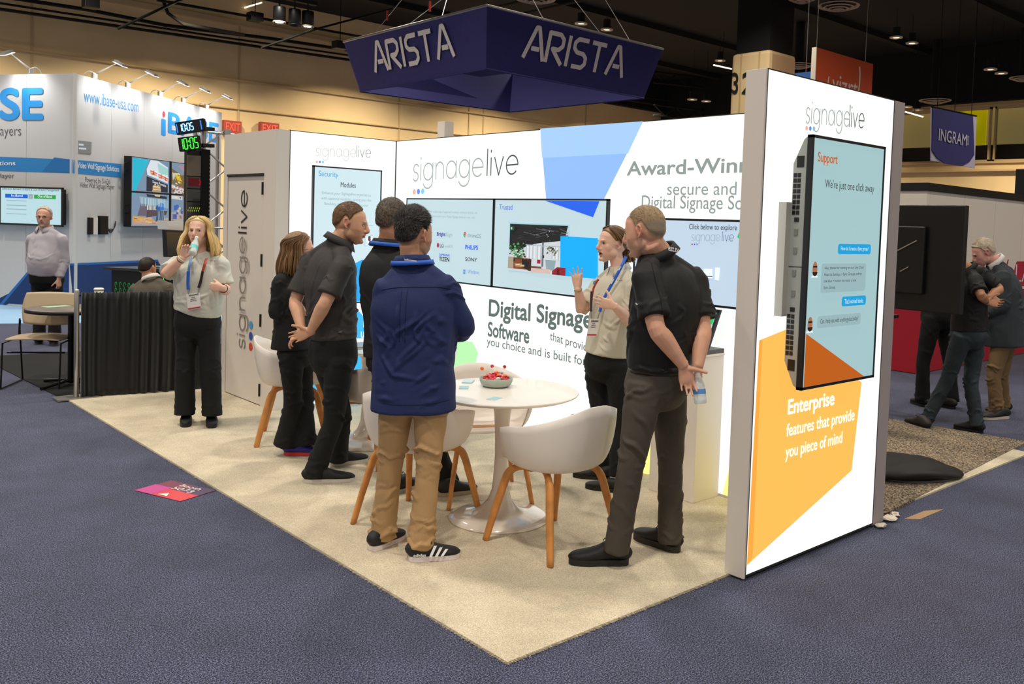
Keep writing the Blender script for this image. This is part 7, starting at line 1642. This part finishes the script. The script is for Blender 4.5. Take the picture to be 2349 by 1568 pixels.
# 6 ---- blonde woman drinking from a bottle -------------------------------------------------------
a = build(dict(label='blonde person in pale polo and wide black trousers drinking from a water bottle', g=(.552, 4.619), seed=61, vox=.005, fa=184, fp=-6, fem=True, hs=.97, tone='e2b49c', brow='9a7850', lips='b8605a', chest=(.175, .125), waist=(.165, .125), arm=1.0,
    j=dict(N=(0.553, 4.632, 1.367), H=(0.533, 4.61, 1.551), S=((0.668, 4.508, 1.307), (0.417, 4.72, 1.297)), E=((0.692, 4.457, 1.102), (0.281, 4.601, 1.223)), W=((0.602, 4.294, 1.127), (0.363, 4.468, 1.358)),
           C=(0.545, 4.612, 1.194), Wa=(0.542, 4.615, 0.985), P=(0.539, 4.631, 0.855), Hp=((0.6, 4.573, 0.812), (0.482, 4.686, 0.806)), K=((0.614, 4.533, 0.448), (0.465, 4.674, 0.441)), A=((0.618, 4.515, 0.127), (0.461, 4.664, 0.127))),
    hl=((-IR * .9 + up * .1 + CAMF * -.1), up + IR * .1, (.9, 1., 1., 1.1), .0, .6, .6), hr=((IR * .35 + up * 1.0 - CAMF * .1), CAMF * .2 + IR * .9 + up * .2, (.75, .7, .7, .75), .04, .4, .8),
    tr=dict(m=m_blkc, top=(0.541, 4.629, 0.914), seat=(.178, .14), fat=1.02, hem=.078, knee=1.22, fold=.004), sh=dict(m=m_pale, hem=(0.539, 4.632, 0.925), hemr=(.185, .14), ease=.02, sleeve=.80, armr=.066, cuff=1.15, fold=.006,
        xf=[([(0.431, 4.541, 1.184), (0.402, 4.568, 1.08), (0.391, 4.607, 0.974)], .014, .006), ([(0.381, 4.644, 0.964), (0.453, 4.52, 0.966), (0.592, 4.443, 0.975)], .012, .009)])))
p = a['p']; longhair(p, a['sc'], 250, .20, .05, 'ecd096', 'bb9450', (58, 180), .0085, .008, 9); hair(p, a['sc'], 'woman', .010, .006, 'd8b878', 'f0dcac', 400, .02, 'back', .1, .002, seed=9)
m_lb = mat('lanyard_pale', '7aa6d8', .5); m_lk = mat('lanyard_dark', '2c1c18', .5)
strap(p, [(0.459, 4.569, 1.346), (0.432, 4.519, 1.304), (0.426, 4.519, 1.247), (0.422, 4.515, 1.169)], .020, m_lb, -CAMF); strap(p, [(0.419, 4.511, 1.247), (0.418, 4.514, 1.169), (0.422, 4.514, 1.104)], .022, m_lan, -CAMF)
strap(p, [(0.548, 4.484, 1.35), (0.518, 4.437, 1.312), (0.5, 4.433, 1.251)], .020, m_lanr, -CAMF); strap(p, [(0.499, 4.431, 1.251), (0.489, 4.444, 1.172), (0.478, 4.458, 1.121)], .020, m_lk, -CAMF)
link('clip', tube([(0.421, 4.511, 1.104), (0.423, 4.507, 1.07)], .005, 6), m_metal, p); link('clip', tube([(0.478, 4.458, 1.121), (0.475, 4.458, 1.08)], .005, 6), m_metal, p)
def badge(p, c4, lab='infocomm'):
    bl_, br_, tr_, tl__ = map(V, c4); b = link('badge', prism([bl_, br_, tr_, tl__], CAMF * .003), m_badge, p)
    A_ = lambda x, y: bl_ + (br_ - bl_) * x + (tl__ - bl_) * y
    poly('badge_stripe', [A_(.02, .03), A_(.98, .03), A_(.98, .11), A_(.02, .11)], mat('badge_red', 'c8283c', .5), b, -CAMF, .002)
    text(lab, A_(.2, .82), A_(.92, .82), .016, mat('badge_ink', '2a2430', .6), b, n=.002, bold=.02, up=tuple((tl__ - bl_).normalized()))
    for y, w_ in ((.7, .3), (.6, .44), (.5, .5)): poly('print_line', [A_(.5 - w_ / 2, y), A_(.5 + w_ / 2, y), A_(.5 + w_ / 2, y + .035), A_(.5 - w_ / 2, y + .035)], mat('badge_grey', '6a6470', .6), b, -CAMF, .002)
badge(p, ((0.419, 4.508, 0.944), (0.492, 4.438, 0.965), (0.484, 4.446, 1.084), (0.408, 4.519, 1.07)))
link('bracelet', lathe([(.029, -.003), (.032, 0), (.029, .003), (.029, -.003)], a['J']['W'][1].lerp(a['J']['E'][1], .16), 24, (a['J']['W'][1] - a['J']['E'][1]).to_track_quat('Z', 'Y').to_matrix().to_4x4()), mat('bracelet_dark', '2c1c16', .5), p, True)
link('wrist_band', lathe([(.030, -.009), (.033, 0), (.030, .009), (.029, -.009)], a['J']['W'][1].lerp(a['J']['E'][1], .06), 24, (a['J']['W'][1] - a['J']['E'][1]).to_track_quat('Z', 'Y').to_matrix().to_4x4()), mat('band_cream', 'd8cdb0', .5), p, True)
link('watch', lathe([(.030, -.008), (.034, 0), (.030, .008), (.029, -.008)], a['J']['W'][0].lerp(a['J']['E'][0], .2), 24, (a['J']['W'][0] - a['J']['E'][0]).to_track_quat('Z', 'Y').to_matrix().to_4x4()), m_blk, p, True)
shoe(p, (0.546, 4.835, 0), (0.41, 4.516, 0), '101012', '18181a', .09, .046, '2a2a2a', .012); shoe(p, (0.685, 4.7, 0), (0.566, 4.37, 0), '101012', '18181a', .09, .046, '2a2a2a', .012)
wb = thing('water_bottle', 'clear water bottle with teal label raised to the blonde woman’s mouth'.replace('’', "'"), 'bottle', (0.441, 4.449, 1.42))
bottle(wb, (0.402, 4.388, 1.389), (V((0.471, 4.496, 1.499)) - V((0.402, 4.388, 1.389))), .95, mat('label_teal', '5cc4c0', .4), .20)
text('live', (0.553, 4.425, 1.329), (0.585, 4.394, 1.328), .012, mat('cloth_ink', '6a6a66', .7), p, name='logo')

# 7 ---- woman gesturing ---------------------------------------------------------------------------------
a = build(dict(label='person in cream polo talking with both hands raised, blue lanyard and badge', g=(2.1, 1.624), seed=71, vox=.0045, fa=118, fp=-2, fem=True, hs=.98, tone='e4b8a0', brow='a8845c', lips='b06458', mouth=.007, chest=(.165, .12), waist=(.155, .12), arm=.95,
    j=dict(N=(2.167, 1.56, 1.425), H=(2.133, 1.593, 1.591), S=((2.138, 1.408, 1.328), (2.153, 1.711, 1.312)), E=((2.116, 1.387, 1.097), (2.026, 1.75, 1.133)), W=((1.906, 1.34, 1.205), (1.943, 1.718, 1.292)),
           C=(2.157, 1.569, 1.225), Wa=(2.142, 1.584, 1.002), P=(2.138, 1.588, 0.839), Hp=((2.124, 1.49, 0.779), (2.141, 1.695, 0.749)), K=((2.119, 1.44, 0.451), (2.111, 1.614, 0.406)), A=((2.075, 1.399, 0.1), (2.13, 1.595, 0.071))),
    hl=((-IR * .9 + up * .25 + CAMF * -.2), up + IR * .2, (.15, .2, .5, .6), .10, .1, .9), hr=((up + -IR * .12), IR + up * .1 - CAMF * .3, (.12, .12, .15, .2), .24, .1, .35),
    tr=dict(m=m_blkc, top=(2.137, 1.589, 0.883), seat=(.18, .145), fat=1.05, hem=.07, fold=.006), sh=dict(m=m_cream, hem=(2.133, 1.592, 0.848), hemr=(.18, .145), ease=.018, sleeve=.74, armr=.064, cuff=1.12, fold=.007)))
p = a['p']; sc = a['sc']; hair(p, sc, 'woman', .007, .004, '6a4c2c', '8e6a3e', 1500, .030, 'back', .05, .002, seed=10)
nape = sc.O + sc.dir(180, -22) * .125
longhair(p, sc, 110, .1, .02, '7a5832', '4a341e', (80, 175), .006, .003, 12, gather=nape)
bm = bmesh.new(); cols = []; rg = random.Random(4)
for i in range(46):
    c = nape + V((rg.uniform(-.02, .02), rg.uniform(-.02, .02), 0)); n0 = len(bm.verts); ph = rg.random() * 6; dr = V((rg.uniform(-1, 1), rg.uniform(-1, 1), 0)) * .03
    loft(bm, [c + dr * t_ * 1.3 + V((math.sin(ph + t_ * 9) * .012, math.cos(ph + t_ * 9) * .012, -.085 * t_)) for t_ in (0, .25, .5, .75, 1)], [.006, .007, .007, .006, .002], n=5, k=3, cap=.2)
    cols.append(np.tile(np.array(lin(rg.choice(['4a341e', '6a4c2c', '80603a']))), (len(bm.verts) - n0, 1)))
o = link('ponytail', bm, MATS['hair'], p, True); set_col(o.data, np.vstack(cols))
strap(p, [(2.135, 1.466, 1.515), (2.078, 1.437, 1.471), (2.035, 1.458, 1.378), (2, 1.491, 1.285), (1.981, 1.517, 1.214), (1.97, 1.527, 1.148)], .020, m_lan, -CAMF)
strap(p, [(1.986, 1.567, 1.36), (1.968, 1.591, 1.301), (1.95, 1.588, 1.215), (1.935, 1.574, 1.148)], .014, m_lanr, -CAMF); strap(p, [(1.95, 1.591, 1.278), (1.939, 1.581, 1.216), (1.931, 1.569, 1.148)], .015, m_lk, -CAMF)
for i, (q0, q1) in enumerate((((2.055, 1.434, 1.451), (2.046, 1.443, 1.425)), ((2.022, 1.461, 1.367), (2.01, 1.472, 1.335)))): link('lanyard_print', tube([q0, q1], .004, 5), m_wp, p)
badge(p, ((1.91, 1.581, 0.987), (1.956, 1.538, 0.989), (1.966, 1.528, 1.102), (1.922, 1.57, 1.1)))
link('clip', tube([(1.932, 1.57, 1.148), (1.932, 1.564, 1.103)], .004, 6), m_metal, p); link('clip', tube([(1.97, 1.527, 1.151), (1.961, 1.536, 1.104)], .005, 6), m_metal, p)
link('name_tag', prism([(1.974, 1.606, 1.323), (1.989, 1.592, 1.329), (1.99, 1.591, 1.353), (1.976, 1.604, 1.343)], (-.004, -.004, 0)), mat('tag_sky', '3aa8d8', .5), p)
text('live', (2.047, 1.453, 1.355), (2.072, 1.429, 1.354), .013, mat('cloth_ink'), p, name='logo')
link('bracelet', lathe([(.026, -.003), (.029, 0), (.026, .003), (.026, -.003)], a['J']['W'][1].lerp(a['J']['E'][1], .08), 24, (a['J']['W'][1] - a['J']['E'][1]).to_track_quat('Z', 'Y').to_matrix().to_4x4()), mat('bracelet_gold', '9a8a4c', .3, .8), p, True)
shoe(p, (2.1, 1.508, 0), (1.961, 1.715, 0), '121210', '1a1a18', .07, .046, None, .012); shoe(p, (1.959, 1.252, 0), (1.909, 1.359, 0), '121210', '1a1a18', .07, .046, None, .012)

# 8 ---- man in pale shirt by the far white stand --------------------------------------------------------------
a = build(dict(label='grey-haired person in pale shirt and black trousers standing by the far wall screen', g=(.699, 9.905), z0=.002, seed=81, vox=.009, fa=196, fp=0, hs=1.03, tone='d8a48e', brow='a8988a', beard=('b8a898', .5), chest=(.185, .135), waist=(.185, .165), arm=.98,
    j=dict(N=(0.667, 9.936, 1.438), H=(0.651, 9.909, 1.577), S=((0.81, 9.771, 1.316), (0.558, 10.039, 1.303)), E=((0.84, 9.771, 1.047), (0.577, 10.188, 1.037)), W=((0.772, 9.724, 0.825), (0.619, 10.203, 0.877)),
           C=(0.683, 9.92, 1.255), Wa=(0.659, 9.874, 1.032), P=(0.688, 9.915, 0.84), Hp=((0.751, 9.855, 0.784), (0.626, 9.975, 0.778)), K=((0.755, 9.824, 0.413), (0.618, 9.955, 0.406)), A=((0.744, 9.793, 0.065), (0.62, 9.98, 0.072))),
    hl=((-up), -IR * .3 - CAMF, .5), hr=((-up), IR, .5), tr=dict(m=m_blkc, top=(0.675, 9.9, 0.912), seat=(.19, .16), fat=1.1, hem=.08, fold=.005, vox=.014), sh=dict(m=m_lil, hem=(0.671, 9.904, 0.901), hemr=(.195, .17), sleeve=1.92, armr=.074, fold=.008, vox=.013)))
p = a['p']; hair(p, a['sc'], 'buzz', .008, .008, 'a09080', 'd8ccb8', 900, .02, 'back', .3, .003, seed=14, width=.002); glasses(p, a['Mx'], a['s'], mat('glasses_grey', '5a544e', .3), .0018)
link('name_tag', prism([(0.505, 9.855, 1.309), (0.532, 9.83, 1.305), (0.532, 9.83, 1.326), (0.505, 9.856, 1.33)], (0, .01, 0)), m_wp, p)
shoe(p, (0.695, 10.274, 0), (0.529, 9.693, 0), '141416', '3a3a3a', .09, .05, None, .002); shoe(p, (0.796, 10.033, 0), (0.642, 9.417, 0), '141416', '3a3a3a', .09, .05, None, .002)

# 9 ---- seated man behind the drape ------------------------------------------------------------------------------
a = build(dict(label='balding person in taupe jacket sitting with back turned, behind the black drape', g=(1.15, 7.62), z0=.008, seed=91, vox=.007, fa=-8, fp=6, hs=1.0, tone='c89878', brow='2a1c14', chest=(.19, .125), waist=(.185, .13),
    j=dict(N=(1.151, 7.6, 0.973), H=(1.13, 7.648, 1.074), S=((1.035, 7.711, 0.844), (1.282, 7.476, 0.875)), E=((1.036, 7.793, 0.617), (1.339, 7.503, 0.651)), W=((1.196, 8.027, 0.53), (1.363, 7.868, 0.538)),
           C=(1.159, 7.593, 0.774), Wa=(1.157, 7.595, 0.607), P=(1.155, 7.597, 0.479), Hp=((1.093, 7.656, 0.447), (1.217, 7.538, 0.453)), K=((1.223, 8.154, 0.437), (1.395, 7.989, 0.445)), A=((1.223, 8.112, 0.058), (1.381, 7.962, 0.065))),
    hl=((-CAMF), up, .5), hr=((-CAMF), up, .5), tr=dict(m=m_blkc, top=(1.154, 7.597, 0.545), fold=.005, vox=.014), sh=dict(name='jacket', m=m_brownj, hem=(1.155, 7.597, 0.44), hemr=(.2, .15), sleeve=1.85, armr=.072, fold=.006, vox=.012, cm=mat('white_collar', 'ddd8d2', .7))))
p = a['p']; hair(p, a['sc'], 'short', .005, .003, '1c120c', '2c1e16', 1400, .012, 'down', .2, .002, seed=16, width=.0014)
for z_, (u_, v_) in enumerate(((324, 815), (368, 815))): pass
shoe(p, tuple(a['J']['A'][0] - up * .1 + CAMF * -.05), tuple(a['J']['A'][0] - up * .1 + CAMF * .22), '141416', '2a2a2a', .08, .046, None, .008); shoe(p, tuple(a['J']['A'][1] - up * .1 - CAMF * .05), tuple(a['J']['A'][1] - up * .1 + CAMF * .22), '141416', '2a2a2a', .08, .046, None, .008)
st_ = thing('stool', 'low black stool under the seated man behind the drape', 'stool', (1.15, 7.66, 0)); zs_ = a['J']['P'].z - .16
link('seat', lathe([(0, zs_ - .04), (.17, zs_ - .04), (.18, zs_ - .02), (.17, zs_), (0, zs_)], (1.15, 7.66, 0), 32), m_blk, st_, True)
for k in range(4): link('leg', tube([(1.15 + .1 * math.cos(k * 1.57), 7.66 + .1 * math.sin(k * 1.57), zs_ - .03), (1.15 + .2 * math.cos(k * 1.57), 7.66 + .2 * math.sin(k * 1.57), .01)], .012, 8), m_blkm, st_)

# 10-12 ---- three people bending over a table at the right -------------------------------------------------------------
a = build(dict(label='person in black shirt and dark jeans bending behind the black screen, hands behind back', g=(5.666, .849), z0=.0, seed=101, vox=.006, fa=84, fp=30, hs=1.0, tone='c08a68', brow='1c1410', chest=(.185, .13), waist=(.17, .125),
    j=dict(N=(5.77, 0.75, 1.437), H=(5.682, 0.834, 1.534), S=((5.672, 0.636, 1.354), (6.007, 0.731, 1.405)), E=((5.584, 0.54, 1.235), (6.066, 0.578, 1.273)), W=((5.782, 0.572, 1.166), (5.899, 0.599, 1.198)),
           C=(5.789, 0.732, 1.256), Wa=(5.803, 0.718, 1.044), P=(5.803, 0.718, 0.907), Hp=((5.673, 0.717, 0.849), (5.926, 0.711, 0.823)), K=((5.701, 0.843, 0.441), (5.82, 0.675, 0.424)), A=((5.65, 0.975, 0.085), (5.806, 0.604, 0.094))),
    hl=((IR + up * -.1), up + CAMF * .3, (.3, .35, .4, .5), .1, .3, .8), hr=((IR * .8 - up * .4), up, .5), tr=dict(m=m_jean, top=(5.804, 0.717, 0.946), fat=.98, hem=.058, fold=.010), sh=dict(m=m_polo, hem=(5.806, 0.715, 0.896), sleeve=.84, armr=.066, cuff=1.1, fold=.006)))
p = a['p']; hair(p, a['sc'], 'short', .008, .012, '140e0a', '2a2018', 1200, .02, 'forward', .3, .004, seed=18)
shoe(p, (5.545, 0.913, 0), (5.719, 1.262, 0), '2a2620', '15120f', .10, .05, '101010', .0); shoe(p, (5.827, 0.554, 0), (5.824, 0.801, 0), '141312', '0f0e0d', .10, .05, '101010', .0)
link('watch', lathe([(.027, -.010), (.031, 0), (.027, .010), (.027, -.010)], a['J']['W'][0].lerp(a['J']['E'][0], .15), 20, (a['J']['W'][0] - a['J']['E'][0]).to_track_quat('Z', 'Y').to_matrix().to_4x4()), m_blk, p, True)
a = build(dict(label='person in slate jacket and brown chinos with white hair, bending at the far right', g=(6.765, .869), z0=.0, seed=111, vox=.006, fa=86, fp=24, hs=1.02, tone='dca494', brow='c8b8a8', chest=(.20, .14), waist=(.195, .155), arm=1.05,
    j=dict(N=(6.742, 0.891, 1.496), H=(6.656, 0.973, 1.577), S=((6.645, 0.776, 1.361), (6.982, 0.883, 1.401)), E=((6.632, 0.747, 1.088), (6.984, 0.909, 1.104)), W=((6.597, 0.891, 0.984), (6.801, 0.973, 0.997)),
           C=(6.805, 0.831, 1.236), Wa=(6.824, 0.813, 1.011), P=(6.834, 0.803, 0.841), Hp=((6.737, 0.771, 0.795), (6.943, 0.824, 0.776)), K=((6.656, 0.807, 0.398), (6.939, 0.841, 0.367)), A=((6.667, 0.769, 0.089), (6.978, 0.831, 0.086))),
    hl=((-IR), up, .5), hr=((-IR), up, .5), tr=dict(m=m_tan2, seat=(.19,.16), fat=1.04, hem=.072, fold=.010), sh=dict(name='jacket', m=m_jack, hem=(6.841, 0.797, 0.691), hemr=(.235, .20), ease=.03, sleeve=1.85, armr=.074, fold=.007, cm=mat('white_collar'))))
p = a['p']; hair(p, a['sc'], 'full', .010, .014, 'd8c8b0', 'a89880', 2200, .024, 'back', .4, .004, seed=19)
shoe(p, (6.749, 0.689, 0), (6.453, 0.801, 0), '1a1a1c', 'c8bca8', .09, .05, '101010', .0); shoe(p, (7.082, 0.799, 0), (6.824, 0.926, 0), '1a1a1c', 'c8bca8', .09, .05, None, .0)
a = build(dict(label='person in black trousers whose upper body is hidden behind the black screen', g=(6.746, 1.384), z0=.0, seed=121, vox=.008, fa=70, fp=20, hs=1.0, tone='b8825e', brow='1c1410', chest=(.19, .13), waist=(.18, .13),
    j=dict(N=(6.722, 1.407, 1.565), H=(6.685, 1.443, 1.696), S=((6.525, 1.401, 1.461), (6.915, 1.416, 1.467)), E=((6.514, 1.412, 1.186), (6.932, 1.4, 1.199)), W=((6.576, 1.547, 1.063), (6.705, 1.562, 1.057)),
           C=(6.724, 1.405, 1.358), Wa=(6.727, 1.402, 1.115), P=(6.714, 1.415, 0.959), Hp=((6.594, 1.419, 0.897), (6.84, 1.404, 0.887)), K=((6.577, 1.476, 0.449), (6.818, 1.315, 0.451)), A=((6.585, 1.469, 0.084), (6.796, 1.267, 0.086))),
    hl=((-IR), up, .5), hr=((-IR), up, .5), tr=dict(m=m_blkc, fat=1.08, hem=.078, fold=.006, vox=.013), sh=dict(m=m_polo, sleeve=1.85, armr=.066, fold=.005, vox=.013)))
hair(a['p'], a['sc'], 'short', .008, .01, '140e0a', '2a2018', 500, .02, 'forward', .3, .003, seed=20, width=.002)
shoe(a['p'], (6.559, 1.406, 0), (6.645, 1.557, 0), '141312', '1a1a1a', .09, .05, None, .0); shoe(a['p'], (6.722, 1.194, 0), (6.746, 1.384, 0), '24201a', '1a1a1a', .09, .05, None, .0)
tt_ = thing('display_table', 'narrow black table the bending visitors look at, hidden behind the black screen', 'table', (5.6, 1.7, 0))
link('top', B((5.35, 5.95, 1.45, 2.1, .93, .96)), m_blk, tt_); link('column', B((5.6, 5.7, 1.72, 1.82, .03, .93)), m_blk, tt_); link('base', B((5.4, 5.9, 1.55, 2.0, .0165, .03)), m_blk, tt_)
